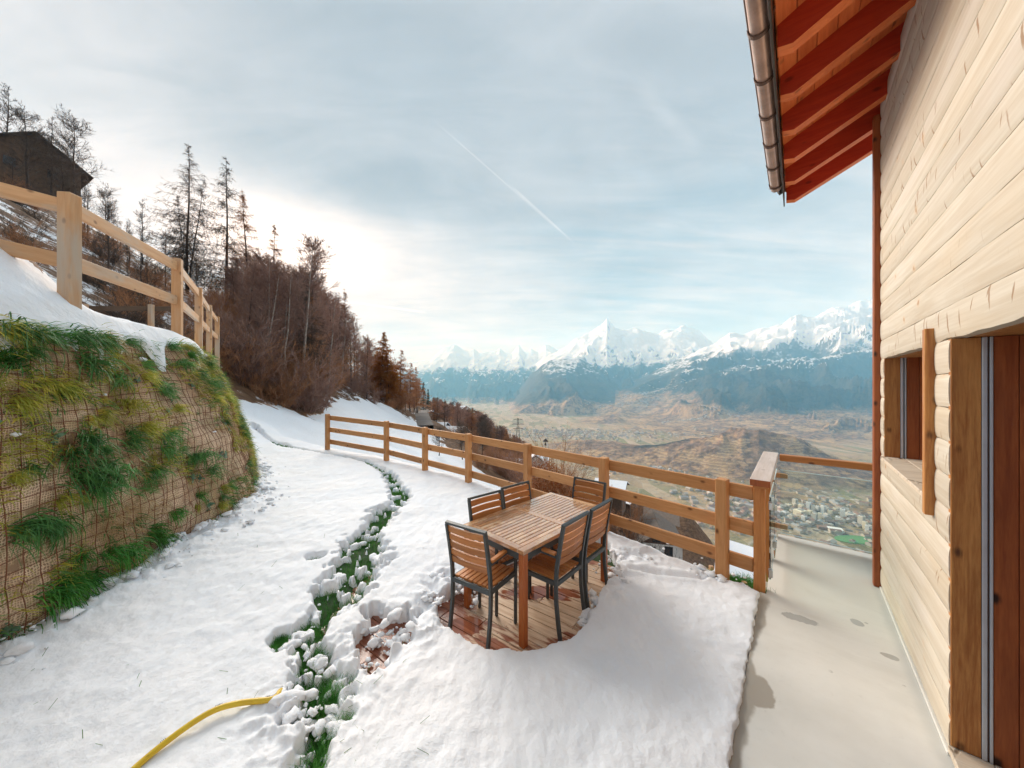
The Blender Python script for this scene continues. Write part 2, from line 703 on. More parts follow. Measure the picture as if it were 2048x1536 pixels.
def log_wood(name, c_lo, c_hi):
    """pale planed log boards: fine grain along the board, hewn checks across it, a few knots"""
    m, t, b = new_mat(name)
    oc = objcoord(t)
    r = rnd(t)
    v = t.vm('ADD', oc, t.comb(t.m('MULTIPLY', r, 3.0), t.m('MULTIPLY', r, 41.0), t.m('MULTIPLY', r, 17.0)))
    g1 = t.noise(t.mapv(v, scale=(40, 1.0, 40)), 1.6, 4, 0.6, 0.3)
    g2 = t.noise(t.mapv(v, scale=(6, 0.5, 9)), 1.5, 4, 0.55, 0.9)
    big = t.noise(t.mapv(v, scale=(1, 0.6, 2)), 1.3, 4, 0.55)
    col = t.mix(t.ss(t.m('ADD', t.m('MULTIPLY', g1, 0.4), t.m('MULTIPLY', g2, 0.6)), 0.3, 0.72), c_lo, c_hi)
    col = t.mix(t.m('MULTIPLY', t.ss(big, 0.5, 0.72), 0.35), col, (0.56, 0.44, 0.29))
    col = t.mix(t.m('MULTIPLY', t.ss(big, 0.46, 0.28), 0.35), col, (0.64, 0.59, 0.55))
    wig = t.vm('SCALE', t.vm('SUBTRACT', t.noise(v, 14, 3, col=True), (0.5, 0.5, 0.5)))
    wig.node.inputs[3].default_value = 0.03
    wv = t.vm('ADD', v, wig)
    dark = (0.29, 0.17, 0.09)
    acc = None
    for rot, sc, thr, rad in ((0.22, (0.2, 30, 4.6), 0.87, 0.36), (-0.3, (0.2, 36, 7.0), 0.91, 0.33)):
        q = t.mapv(t.mapv(wv, rot=(rot, 0, 0)), scale=sc)
        d = t.voro(q, 1.0, 'F1')
        c = t.sep(t.voro(q, 1.0, 'F1', 1.0, 'Color'))[0]
        k = t.m('MULTIPLY', t.m('SUBTRACT', 1.0, t.ss(d, rad * 0.5, rad)), t.m('GREATER_THAN', c, thr))
        acc = k if acc is None else t.m('MAXIMUM', acc, k)
    col = t.mix(t.m('MULTIPLY', acc, 0.9), col, dark)
    q = t.mapv(wv, scale=(0.2, 5.5, 7.0))
    d = t.voro(q, 1.0, 'F1')
    c = t.sep(t.voro(q, 1.0, 'F1', 1.0, 'Color'))[1]
    kn = t.m('MULTIPLY', t.m('SUBTRACT', 1.0, t.ss(d, 0.06, 0.15)), t.m('GREATER_THAN', c, 0.86))
    halo = t.m('MULTIPLY', t.m('SUBTRACT', 1.0, t.ss(d, 0.10, 0.30)), t.m('GREATER_THAN', c, 0.86))
    col = t.mix(t.m('MULTIPLY', halo, 0.4), col, (0.60, 0.40, 0.22))
    col = t.mix(t.m('MULTIPLY', kn, 0.75), col, (0.33, 0.18, 0.09))
    hs = t.add('ShaderNodeHueSaturation')
    t.put(hs.inputs['Color'], col)
    t.put(hs.inputs['Value'], t.lin(r, 0, 1, 0.93, 1.06))
    t.put(b.inputs['Base Color'], hs.outputs[0])
    b.inputs['Roughness'].default_value = 0.62
    b.inputs['Specular IOR Level'].default_value = 0.3
    h = t.m('SUBTRACT', t.m('ADD', t.m('MULTIPLY', g1, 0.25), t.m('MULTIPLY', g2, 0.35)), acc)
    t.put(b.inputs['Normal'], t.bump(h, 0.3, 0.004))
    return m


M_WALL = log_wood('bleached_log_wood', (0.47, 0.40, 0.305), (0.605, 0.56, 0.475))
M_SILL = wood('weathered_sill_wood', (0.52, 0.43, 0.33), (0.66, 0.58, 0.47), (0.16, 0.11, 0.07), rough=0.6, knots=0.6, vary=0.05, checks=1.0, bumpk=0.4)
M_REVEAL = wood('oiled_reveal_wood', (0.31, 0.105, 0.028), (0.56, 0.265, 0.083), (0.045, 0.012, 0.006), rough=0.5, knots=1.0, vary=0.15, along='z', wet=None)
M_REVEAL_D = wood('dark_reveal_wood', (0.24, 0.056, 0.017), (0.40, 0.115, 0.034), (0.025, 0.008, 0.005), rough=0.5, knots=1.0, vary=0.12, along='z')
M_RAFTER = wood('red_glazed_wood', (0.42, 0.032, 0.013), (0.54, 0.058, 0.019), (0.10, 0.014, 0.008), rough=0.55, knots=0.7, vary=0.06)
M_SOFFIT = wood('soffit_and_lit_rafter_wood', (0.66, 0.145, 0.04), (0.80, 0.225, 0.07), (0.2, 0.05, 0.015), rough=0.55, knots=0.7, vary=0.12)
M_TEAK = wood('oiled_teak', (0.40, 0.145, 0.042), (0.53, 0.22, 0.072), (0.14, 0.04, 0.015), rough=0.42, knots=0.1, vary=0.14, wet=None)
M_TEAKTOP = wood('wet_teak', (0.55, 0.31, 0.155), (0.70, 0.45, 0.26), (0.3, 0.14, 0.06), rough=0.25, knots=0.1, vary=0.16, wet=(0.47, 'o'), spec=0.6)
M_TEAKLEG = wood('red_teak', (0.33, 0.085, 0.022), (0.45, 0.14, 0.035), (0.16, 0.04, 0.012), rough=0.36, knots=0.1, vary=0.08)
M_STEEL = plain('anthracite_metal', (0.052, 0.064, 0.070), 0.42, 0.0, 30, 0.25)
M_RUST = plain('rusty_steel', (0.23, 0.085, 0.04), 0.85, 0.0, 40, 0.6)
M_ZINC = plain('copper_brown_gutter_metal', (0.66, 0.46, 0.38), 0.34, 0.65, 6, 0.55)
M_BRKT = plain('brown_bracket_metal', (0.13, 0.075, 0.055), 0.5, 0.2, 20, 0.3)
M_FASCIA = plain('dark_fascia_metal', (0.10, 0.085, 0.075), 0.45, 0.4, 8, 0.4)
M_ALU = plain('anodised_aluminium', (0.52, 0.57, 0.66), 0.38, 0.35, 12, 0.15)
M_SLOT = plain('slot_shade_and_print', (0.03, 0.05, 0.08), 0.7)
M_CLAMP = plain('clamp_steel', (0.55, 0.56, 0.56), 0.3, 0.9)
M_ROCK = plain('grey_stone', (0.22, 0.20, 0.18), 0.9, 0, 6, 0.6, 0.5)
M_BARKD = plain('dark_bark', (0.060, 0.042, 0.034), 0.9, 0, 14, 0.5)
M_BARKB = plain('pale_birch_bark', (0.34, 0.29, 0.25), 0.85, 0, 5, 0.75)
M_TWIGP = leafy('purple_brown_twigs', [(0.21, 0.128, 0.105), (0.29, 0.18, 0.145), (0.37, 0.235, 0.185)], 0.8, 0.3, 0.6)
M_TWIGB = leafy('brown_twigs', [(0.27, 0.130, 0.066), (0.37, 0.185, 0.095), (0.46, 0.245, 0.13)], 0.8, 0.3, 0.6)
M_TWIGO = leafy('russet_larch_needles', [(0.34, 0.125, 0.030), (0.46, 0.18, 0.045), (0.56, 0.25, 0.07)], 0.8, 0.45, 0.8)
M_TWIGD = leafy('dark_grey_twigs', [(0.069, 0.055, 0.048), (0.098, 0.078, 0.067), (0.138, 0.113, 0.094)], 0.8, 0.3, 0.8)
M_SPRUCE = leafy('spruce_needles', [(0.012, 0.035, 0.030), (0.02, 0.055, 0.042), (0.03, 0.075, 0.055)], 0.8, 0, 0.8)
M_HEDGE = leafy('copper_beech_leaves', [(0.24, 0.07, 0.022), (0.38, 0.125, 0.035), (0.48, 0.19, 0.06)], 0.7, 0.2, 3)
M_GRASS = leafy('lush_grass', [(0.032, 0.133, 0.022), (0.056, 0.215, 0.035), (0.12, 0.316, 0.053)], 0.5, 0.25, 9)
M_GRASSD = leafy('dark_grass', [(0.05, 0.156, 0.044), (0.087, 0.244, 0.066), (0.167, 0.351, 0.093)], 0.5, 0.25, 9)
M_GRASSY = leafy('yellowing_grass', [(0.228, 0.281, 0.039), (0.439, 0.439, 0.066), (0.737, 0.597, 0.115)], 0.5, 0.25, 9)
M_STRAW = leafy('dead_straw', [(0.30, 0.19, 0.09), (0.48, 0.33, 0.16), (0.62, 0.47, 0.26)], 0.6, 0.2, 9)
M_WEED = leafy('grey_green_leaves', [(0.07, 0.14, 0.084), (0.126, 0.224, 0.14), (0.224, 0.336, 0.238)], 0.5, 0.2, 12)
M_WHITE = plain('white_render', (0.78, 0.77, 0.74), 0.8, 0, 2, 0.15)
M_BROWNW = plain('brown_stained_boards', (0.11, 0.05, 0.028), 0.7, 0, 5, 0.4)
M_CHALET = plain('weathered_brown_boards', (0.12, 0.075, 0.048), 0.8, 0, 2.5, 0.7)
M_ROOFD = plain('dark_roof_slates', (0.060, 0.055, 0.055), 0.8, 0, 4, 0.5)
M_ROOFB = plain('brown_roof_tiles', (0.17, 0.13, 0.105), 0.85, 0, 3, 0.5)
M_GLASSD = plain('dark_window_glass', (0.03, 0.04, 0.05), 0.08, 0, spec=0.7)
M_TOWN = plain('pale_town_render', (0.62, 0.58, 0.50), 0.8)
M_TOWNR = plain('town_roof_tiles', (0.24, 0.15, 0.11), 0.85)
M_TOWNG = plain('town_grey_roof', (0.30, 0.30, 0.30), 0.8)


def glass_mat(name, tint=(0.93, 0.98, 0.97)):
    m, t, b = new_mat(name)
    tr = t.add('ShaderNodeBsdfTransparent')
    tr.inputs[0].default_value = (*tint, 1)
    gl = t.add('ShaderNodeBsdfGlossy')
    gl.inputs['Roughness'].default_value = 0.02
    fr = t.add('ShaderNodeFresnel')
    fr.inputs[0].default_value = 1.35
    mx = t.add('ShaderNodeMixShader')
    t.put(mx.inputs[0], fr.outputs[0])
    t.put(mx.inputs[1], tr.outputs[0])
    t.put(mx.inputs[2], gl.outputs[0])
    t.put(t.n['Material Output'].inputs[0], mx.outputs[0])
    return m


M_GLASS = glass_mat('clear_balustrade_glass')
M_GLEDGE = plain('glass_edge', (0.62, 0.78, 0.78), 0.2)


def snow_mat(name, grain=1.0):
    m, t, b = new_mat(name)
    geo = t.add('ShaderNodeNewGeometry')
    p = geo.outputs['Position']
    n = t.noise(p, 55, 4, 0.65)
    n2 = t.noise(p, 9, 4, 0.6)
    n3 = t.noise(p, 1.3, 3, 0.5)
    col = t.mix(t.ss(n3, 0.35, 0.7), (0.83, 0.86, 0.91), (0.88, 0.89, 0.92))
    # a little leaf litter and soil specks melted in
    d = t.voro(p, 14, 'F1')
    sp = t.m('MULTIPLY', t.m('SUBTRACT', 1.0, t.ss(d, 0.03, 0.07)), t.ss(t.noise(p, 3.1, 2), 0.60, 0.68))
    col = t.mix(t.m('MULTIPLY', sp, 0.6), col, (0.18, 0.14, 0.10))
    t.put(b.inputs['Base Color'], col)
    b.inputs['Roughness'].default_value = 0.75
    b.inputs['Specular IOR Level'].default_value = 0.2
    h = t.m('ADD', t.m('MULTIPLY', n, 0.35), n2)
    t.put(b.inputs['Normal'], t.bump(t.m('ADD', h, t.m('MULTIPLY', t.noise(p, 190, 2, 0.6), 0.12)), 0.5 * grain, 0.025))
    return m


M_SNOW = snow_mat('fresh_snow')
M_SNOWR = snow_mat('roof_snow', 0.4)


def deck_mat():
    m, t, b = new_mat('wet_deck_boards')
    oc = objcoord(t)
    p = t.add('ShaderNodeNewGeometry').outputs['Position']
    r = rnd(t)
    v = t.vm('ADD', oc, t.comb(t.m('MULTIPLY', r, 37.0), t.m('MULTIPLY', r, 7.0), 0.0))
    n = t.noise(t.mapv(v, scale=(0.8, 10, 10)), 3.0, 5, 0.6, 0.6)
    n2 = t.noise(t.mapv(v, scale=(3, 40, 40)), 3.0, 3, 0.6)
    dry = t.mix(t.ss(n, 0.32, 0.7), (0.55, 0.38, 0.25), (0.72, 0.56, 0.42))
    dry = t.mix(t.m('MULTIPLY', t.ss(n2, 0.5, 0.75), 0.35), dry, (0.30, 0.17, 0.10))
    # the boards stay dry in the middle; meltwater soaks in from the snow edge along the grain
    x, y, z = t.sep(p)
    ex = t.m('SUBTRACT', x, 0.35)
    ey = t.m('SUBTRACT', y, 3.35)
    a = R(49)
    lx = t.m('ADD', t.m('MULTIPLY', ex, math.cos(a)), t.m('MULTIPLY', ey, math.sin(a)))
    ly = t.m('ADD', t.m('MULTIPLY', ex, -math.sin(a)), t.m('MULTIPLY', ey, math.cos(a)))
    q = t.m('SQRT', t.m('ADD', t.m('POWER', t.m('DIVIDE', t.m('ABSOLUTE', lx), 0.95), 2.0), t.m('POWER', t.m('DIVIDE', t.m('ABSOLUTE', ly), 0.58), 2.0)))
    wn = t.noise(t.mapv(v, scale=(2.0, 9, 9)), 2.0, 4, 0.6, 0.4)
    wn2 = t.noise(p, 2.6, 3, 0.5)
    wet = t.ss(t.m('ADD', q, t.m('ADD', t.m('MULTIPLY', t.m('SUBTRACT', wn, 0.5), 1.3), t.m('MULTIPLY', t.m('SUBTRACT', wn2, 0.5), 0.8))), 0.80, 1.0)
    # standing water
    def pud(px_, py_, rx, ry):
        gx = t.m('DIVIDE', t.m('SUBTRACT', x, px_), rx)
        gy = t.m('DIVIDE', t.m('SUBTRACT', y, py_), ry)
        d = t.m('SQRT', t.m('ADD', t.m('MULTIPLY', gx, gx), t.m('MULTIPLY', gy, gy)))
        return t.m('SUBTRACT', 1.0, t.ss(t.m('ADD', d, t.m('ADD', t.m('MULTIPLY', t.m('SUBTRACT', wn2, 0.5), 1.2), t.m('MULTIPLY', t.m('SUBTRACT', wn, 0.5), 1.4))), 0.75, 0.95))
    pu = t.m('MAXIMUM', pud(0.32, 3.30, 0.45, 0.13), pud(-0.36, 2.86, 0.16, 0.12))
    wet = t.m('MAXIMUM', wet, pu)
    wetc = t.mix(t.ss(n, 0.3, 0.7), (0.17, 0.035, 0.014), (0.30, 0.085, 0.035))
    col = t.mix(t.m('MULTIPLY', wet, 0.92), dry, wetc)
    # screw heads
    t.put(b.inputs['Base Color'], col)
    ro = t.m('SUBTRACT', t.lin(n2, 0.3, 0.7, 0.5, 0.62), t.m('MULTIPLY', wet, 0.26))
    ro = t.m('SUBTRACT', ro, t.m('MULTIPLY', pu, 0.26), clamp=True)
    t.put(b.inputs['Roughness'], t.m('MAXIMUM', ro, 0.03))
    b.inputs['Specular IOR Level'].default_value = 0.5
    bs = t.m('MULTIPLY', t.m('ADD', n, n2), t.m('SUBTRACT', 1.0, pu))
    t.put(b.inputs['Normal'], t.bump(bs, 0.2, 0.004))
    return m


M_DECK = deck_mat()
for _m in (M_TEAKTOP,):
    _b = _m.node_tree.nodes['Principled BSDF']
    _b.inputs['Coat Weight'].default_value = 1.0
    _b.inputs['Coat Roughness'].default_value = 0.10
    _b.inputs['Coat IOR'].default_value = 1.7


def concrete_mat():
    m, t, b = new_mat('damp_concrete')
    oc = objcoord(t)           # house frame: x across the walk, y along it
    x, y, z = t.sep(oc)
    n = t.noise(oc, 1.6, 5, 0.6)
    n2 = t.noise(oc, 22, 5, 0.7)
    n3 = t.noise(oc, 5, 4, 0.6, 0.5)
    col = t.mix(t.ss(n, 0.3, 0.72), (0.65, 0.635, 0.59), (0.74, 0.725, 0.68))
    col = t.mix(t.m('MULTIPLY', t.ss(n2, 0.55, 0.78), 0.18), col, (0.42, 0.39, 0.35))
    col = t.mix(t.m('MULTIPLY', t.ss(t.noise(oc, 0.7, 6, 0.68, 1.2), 0.48, 0.66), 0.22), col, (0.42, 0.385, 0.33))
    # greyer toward the open end of the balcony
    col = t.mix(t.m('MULTIPLY', t.ss(t.m('ADD', y, t.m('MULTIPLY', n, 1.2)), 4.2, 5.6), 0.6), col, (0.50, 0.49, 0.45))

    def blob(cx, cy, rx, ry, k=0.8):
        gx = t.m('DIVIDE', t.m('SUBTRACT', x, cx), rx)
        gy = t.m('DIVIDE', t.m('SUBTRACT', y, cy), ry)
        d = t.m('SQRT', t.m('ADD', t.m('MULTIPLY', gx, gx), t.m('MULTIPLY', gy, gy)))
        return t.m('SUBTRACT', 1.0, t.ss(t.m('ADD', d, t.m('MULTIPLY', t.m('SUBTRACT', n3, 0.5), k * 2)), 0.85, 1.0))
    ed = t.m('ADD', x, 0.255)
    edge = t.m('SUBTRACT', 1.0, t.ss(t.m('ADD', ed, t.m('MULTIPLY', t.m('SUBTRACT', t.noise(oc, 2.3, 4, 0.55), 0.5), 0.16)), 0.03, 0.055))
    edge = t.m('MULTIPLY', edge, t.m('SUBTRACT', 1.0, t.ss(y, 3.7, 3.9)))
    wet = t.m('MAXIMUM', edge, blob(-0.20, 2.62, 0.11, 0.16, 0.5))
    wet = t.m('MULTIPLY', wet, 0.8)
    pud = t.m('MAXIMUM', blob(0.02, 3.64, 0.13, 0.055), t.m('MAXIMUM', blob(0.37, 3.87, 0.05, 0.05), blob(0.50, 3.53, 0.05, 0.035)))
    speck = t.m('MULTIPLY', t.m('SUBTRACT', 1.0, t.ss(t.voro(oc, 5.0, 'F1'), 0.05, 0.08)), t.ss(n3, 0.54, 0.6))
    col = t.mix(wet, col, (0.30, 0.255, 0.20))
    col = t.mix(t.m('MULTIPLY', t.m('MAXIMUM', pud, speck), 0.6), col, (0.28, 0.265, 0.24))
    # darker grey strip along the wall foot
    ft = t.m('MULTIPLY', t.ss(t.m('ADD', x, t.m('MULTIPLY', n3, 0.05)), 0.545, 0.60), 0.5)
    col = t.mix(ft, col, (0.46, 0.47, 0.45))
    t.put(b.inputs['Base Color'], col)
    ro = t.m('SUBTRACT', 0.78, t.m('ADD', t.m('MULTIPLY', wet, 0.35), t.m('MULTIPLY', pud, 0.62)), clamp=True)
    t.put(b.inputs['Roughness'], ro)
    t.put(b.inputs['Normal'], t.bump(n2, 0.08, 0.005))
    return m


M_CONC = concrete_mat()


def jute_mat():
    """coarse coconut netting over brown soil, from the UV of the planted bank in metres"""
    m, t, b = new_mat('jute_netting')
    uv = t.add('ShaderNodeTexCoord').outputs['UV']
    p = t.add('ShaderNodeNewGeometry').outputs['Position']
    wob = t.vm('SCALE', t.vm('SUBTRACT', t.noise(uv, 5, 3, col=True), (0.5, 0.5, 0.5)))
    wob.node.inputs[3].default_value = 0.10
    wob2 = t.vm('SCALE', t.vm('SUBTRACT', t.noise(uv, 28, 2, col=True), (0.5, 0.5, 0.5)))
    wob2.node.inputs[3].default_value = 0.018
    q = t.vm('ADD', t.vm('ADD', uv, wob), wob2)
    x, y, z = t.sep(q)
    per = 0.019

    def thread(c):
        s = t.m('ABSOLUTE', t.m('SUBTRACT', t.m('FRACT', t.m('DIVIDE', c, per)), 0.5))
        return t.m('SUBTRACT', 1.0, t.ss(s, 0.10, 0.26))
    tx, ty = thread(x), thread(y)
    gate = t.ss(t.noise(uv, 6, 4, 0.65), 0.34, 0.48)
    th = t.m('MULTIPLY', t.m('MAXIMUM', tx, ty), gate)
    n = t.noise(uv, 3.2, 5, 0.6)
    nf = t.noise(uv, 60, 3, 0.6)
    soil = t.mix(t.ss(n, 0.35, 0.65), (0.24, 0.145, 0.09), (0.42, 0.27, 0.175))
    jute = t.mix(nf, (0.68, 0.46, 0.30), (0.88, 0.69, 0.50))
    jute = t.mix(t.ss(t.noise(uv, 1.1, 3), 0.45, 0.65), jute, t.mix(1.0, jute, (0.75, 0.66, 0.58), 'MULTIPLY'))
    col = t.mix(th, soil, jute)
    moss = t.ss(t.m('ADD', t.noise(uv, 2.0, 5, 0.65), t.m('MULTIPLY', nf, 0.15)), 0.56, 0.72)
    col = t.mix(t.m('MULTIPLY', moss, 0.35), col, (0.20, 0.20, 0.06))
    t.put(b.inputs['Base Color'], col)
    b.inputs['Roughness'].default_value = 0.9
    b.inputs['Specular IOR Level'].default_value = 0.15
    t.put(b.inputs['Normal'], t.bump(t.m('ADD', th, t.m('MULTIPLY', n, 1.5)), 0.4, 0.015))
    return m


M_JUTE = jute_mat()


def hose_mat():
    m, t, b = new_mat('yellow_hose_rubber')
    oc = objcoord(t)
    n = t.noise(oc, 6, 4, 0.6)
    n2 = t.noise(oc, 45, 3, 0.6)
    c = t.mix(t.ss(n, 0.35, 0.7), (0.66, 0.44, 0.02), (0.78, 0.56, 0.035))
    c = t.mix(t.m('MULTIPLY', t.ss(n2, 0.6, 0.72), 0.35), c, (0.25, 0.17, 0.03))
    t.put(b.inputs['Base Color'], c)
    b.inputs['Roughness'].default_value = 0.35
    return m


M_HOSE = hose_mat()


def lawn_mat():
    m, t, b = new_mat('lawn_soil')
    p = t.add('ShaderNodeNewGeometry').outputs['Position']
    n = t.noise(p, 6, 5, 0.65)
    t.put(b.inputs['Base Color'], t.ramp(n, [(0.3, (0.015, 0.030, 0.010)), (0.55, (0.025, 0.06, 0.015)), (0.75, (0.06, 0.055, 0.03))]))
    b.inputs['Roughness'].default_value = 0.9
    t.put(b.inputs['Normal'], t.bump(n, 0.6, 0.03))
    return m


M_LAWN = lawn_mat()


def hill_mat():
    """near hillside: snow where the slope is open, leaf litter and patchy snow under the wood (attribute 'open')"""
    m, t, b = new_mat('hillside_ground')
    p = t.add('ShaderNodeNewGeometry').outputs['Position']
    at = t.add('ShaderNodeAttribute', attribute_name='open').outputs['Fac']
    n = t.noise(p, 0.9, 6, 0.68, 0.5)
    n2 = t.noise(p, 0.22, 4, 0.6)
    nf = t.noise(p, 7, 4, 0.7)
    lit = t.ramp(n, [(0.3, (0.07, 0.043, 0.028)), (0.5, (0.15, 0.085, 0.05)), (0.72, (0.25, 0.15, 0.09))])
    rus = t.mix(t.ss(nf, 0.3, 0.7), (0.30, 0.14, 0.06), (0.42, 0.24, 0.13))
    edge = t.m('MULTIPLY', t.ss(at, 0.12, 0.28), t.m('SUBTRACT', 1.0, t.ss(at, 0.40, 0.55)))
    lit = t.mix(edge, lit, rus)
    px_ = t.sep(p)[0]
    at = t.m('ADD', at, t.m('MULTIPLY', t.ss(px_, -13.0, -20.0), 0.19))
    sn = t.ss(t.m('ADD', t.m('ADD', t.m('MULTIPLY', n, 0.85), t.m('MULTIPLY', n2, 0.5)), t.m('ADD', t.m('MULTIPLY', at, 1.0), t.m('MULTIPLY', nf, 0.18))), 0.97, 1.06)
    col = t.mix(sn, lit, (0.86, 0.875, 0.91))
    t.put(b.inputs['Base Color'], col)
    b.inputs['Roughness'].default_value = 0.85
    b.inputs['Specular IOR Level'].default_value = 0.15
    t.put(b.inputs['Normal'], t.bump(t.m('ADD', n, t.m('MULTIPLY', nf, 0.2)), 0.5, 0.2))
    return m


M_HILL = hill_mat()


def valley_mat():
    m, t, b = new_mat('valley_and_ranges')
    geo = t.add('ShaderNodeNewGeometry')
    p = geo.outputs['Position']
    x, y, z = t.sep(p)
    nx, ny, nz = t.sep(geo.outputs['Normal'])
    urb = t.add('ShaderNodeAttribute', attribute_name='urban').outputs['Fac']
    wooded = t.add('ShaderNodeAttribute', attribute_name='wooded').outputs['Fac']
    km = t.vm('SCALE', p)
    km.node.inputs[3].default_value = 0.001
    na = t.noise(km, 1.1, 6, 0.62, 0.4)
    nb = t.noise(km, 5.0, 6, 0.65)
    nc = t.noise(km, 22.0, 5, 0.7)
    # fields of the plain: long strips
    fm = t.mapv(km, rot=(0, 0, R(-28)), scale=(5.0, 1.25, 1))
    fc = t.voro(fm, 2.6, 'F1', 1.0, 'Color')
    fr = t.sep(fc)[0]
    fields = t.ramp(fr, [(0.0, (0.23, 0.185, 0.095)), (0.22, (0.27, 0.26, 0.11)), (0.42, (0.46, 0.36, 0.22)), (0.62, (0.37, 0.29, 0.18)), (0.82, (0.52, 0.42, 0.30)), (1.0, (0.24, 0.235, 0.11))])
    # tracks between
    fe = t.voro(fm, 2.6, 'DISTANCE_TO_EDGE')
    fields = t.mix(t.m('MULTIPLY', t.m('SUBTRACT', 1.0, t.ss(fe, 0.006, 0.02)), 0.7), fields, (0.40, 0.37, 0.30))
    # vineyard terraces on the lower slopes: contour lines
    tz = t.m('FRACT', t.m('DIVIDE', t.m('ADD', z, t.m('ADD', t.m('MULTIPLY', nb, 60.0), t.m('MULTIPLY', nc, 16.0))), 12.0))
    ter = t.ss(t.m('ABSOLUTE', t.m('SUBTRACT', tz, 0.5)), 0.08, 0.36)
    vine = t.mix(ter, (0.33, 0.22, 0.12), (0.48, 0.33, 0.17))
    scrub = t.mix(t.ss(nc, 0.35, 0.65), (0.13, 0.08, 0.052), (0.33, 0.21, 0.125))
    slopec = t.mix(t.ss(t.m('ADD', nb, t.m('MULTIPLY', nc, 0.4)), 0.66, 0.80), scrub, vine)
    up = t.ss(t.m('ADD', z, t.m('MULTIPLY', t.m('SUBTRACT', nb, 0.5), 50.0)), -494, -470)
    col = t.mix(up, fields, slopec)
    # woods in patches, closing up with height
    wood_ = t.m('ADD', t.m('MULTIPLY', t.m('SUBTRACT', t.m('ADD', t.m('MULTIPLY', na, 0.6), t.m('MULTIPLY', nb, 0.5)), 0.55), 1.6), t.lin(z, -470, 150, -0.5, 0.9))
    wood_ = t.m('ADD', wood_, wooded)
    wf = t.ss(wood_, 0.0, 0.22)
    wcol = t.mix(t.ss(t.m('ADD', t.m('MULTIPLY', nc, 0.6), t.m('MULTIPLY', nb, 0.4)), 0.36, 0.64), (0.012, 0.016, 0.014), (0.075, 0.058, 0.036))
    col = t.mix(wf, col, wcol)
    # towns: light and dark speckle of roofs
    cell = t.voro(km, 42.0, 'F1', 1.0, 'Color')
    cr = t.sep(cell)[1]
    cd = t.voro(km, 42.0, 'F1')
    roofs = t.ramp(cr, [(0.0, (0.10, 0.10, 0.09)), (0.35, (0.16, 0.13, 0.10)), (0.62, (0.34, 0.30, 0.25)), (0.85, (0.62, 0.58, 0.50)), (1.0, (0.30, 0.16, 0.11))])
    uf = t.m('MULTIPLY', t.ss(t.m('ADD', urb, t.m('MULTIPLY', t.m('SUBTRACT', nb, 0.5), 1.2)), 0.35, 0.6), t.m('SUBTRACT', 1.0, t.ss(cd, 0.35, 0.5)))
    col = t.mix(uf, col, roofs)
    # rock and snow of the ranges
    rock = t.mix(t.ss(nc, 0.3, 0.7), (0.10, 0.095, 0.09), (0.24, 0.22, 0.20))
    nd = t.noise(km, 3.2, 8, 0.72)
    ne = t.noise(t.mapv(km, scale=(1.6, 1.6, 0.35)), 9.0, 7, 0.7)
    alt = t.m('ADD', z, t.m('ADD', t.m('MULTIPLY', t.m('SUBTRACT', nd, 0.5), 1100.0), t.lin(y, 9300, 10800, -190.0, 0.0)))
    steep = t.m('ADD', nz, t.m('MULTIPLY', t.m('SUBTRACT', ne, 0.5), 1.25))
    rf = t.ss(alt, 250, 620)
    col = t.mix(t.m('MULTIPLY', rf, t.ss(z, 0, 300)), col, rock)
    sn = t.m('MULTIPLY', t.ss(alt, 430, 620), t.ss(steep, 0.48, 0.58))
    sn2 = t.m('MULTIPLY', t.ss(t.m('ADD', alt, t.m('MULTIPLY', steep, 500.0)), 470, 640), t.m('MULTIPLY', t.ss(steep, 0.86, 0.98), 0.9))
    sn3 = t.m('MULTIPLY', t.ss(alt, 1000, 1400), t.ss(steep, 0.36, 0.46))
    col = t.mix(t.m('MAXIMUM', t.m('MAXIMUM', sn, sn2), sn3), col, (0.88, 0.89, 0.91))
    t.put(b.inputs['Base Color'], col)
    b.inputs['Roughness'].default_value = 0.9
    b.inputs['Specular IOR Level'].default_value = 0.1
    t.put(b.inputs['Normal'], t.bump(t.m('ADD', ne, t.m('MULTIPLY', nc, 0.4)), 0.8, 45.0))
    return m


M_VALLEY = valley_mat()

# ------------------------------------------------------------------ the lie of the land
def hz(x, y):
    """the mountainside the garden is cut into: falls to the right and away from us"""
    d = -12.0 - x
    up = 0.62 * np.maximum(d, 0)
    up = np.where(up > 24, 24 + 16 * (1 - np.exp(-(up - 24) / 16)), up)
    g = np.where(d > 0, up, 0.45 * d)
    z = -0.2 + g - 0.18 * (y - 22) - 0.25 * np.maximum(x - 5, 0)
    z = z + 25 * np.exp(-((x - 76) / 18) ** 2 - ((y - 150) / 24) ** 2)
    z = z - 0.38 * np.maximum(y - 46, 0) * sstep(-x, 30, 46) * sstep(-y, -170, -60)
    return z


def hill_rough(x, y):
    r = np.hypot(x, y)
    return fbm(x / 5.0, y / 5.0, 3, 4) * 0.35 * sstep(r, 13, 26) + fbm(x / 40.0, y / 40.0, 9, 3) * 2.0 * sstep(r, 35, 120)


def prof(pts, u):
    a = np.array(pts, float)
    return np.interp(u, a[:, 0], a[:, 1])


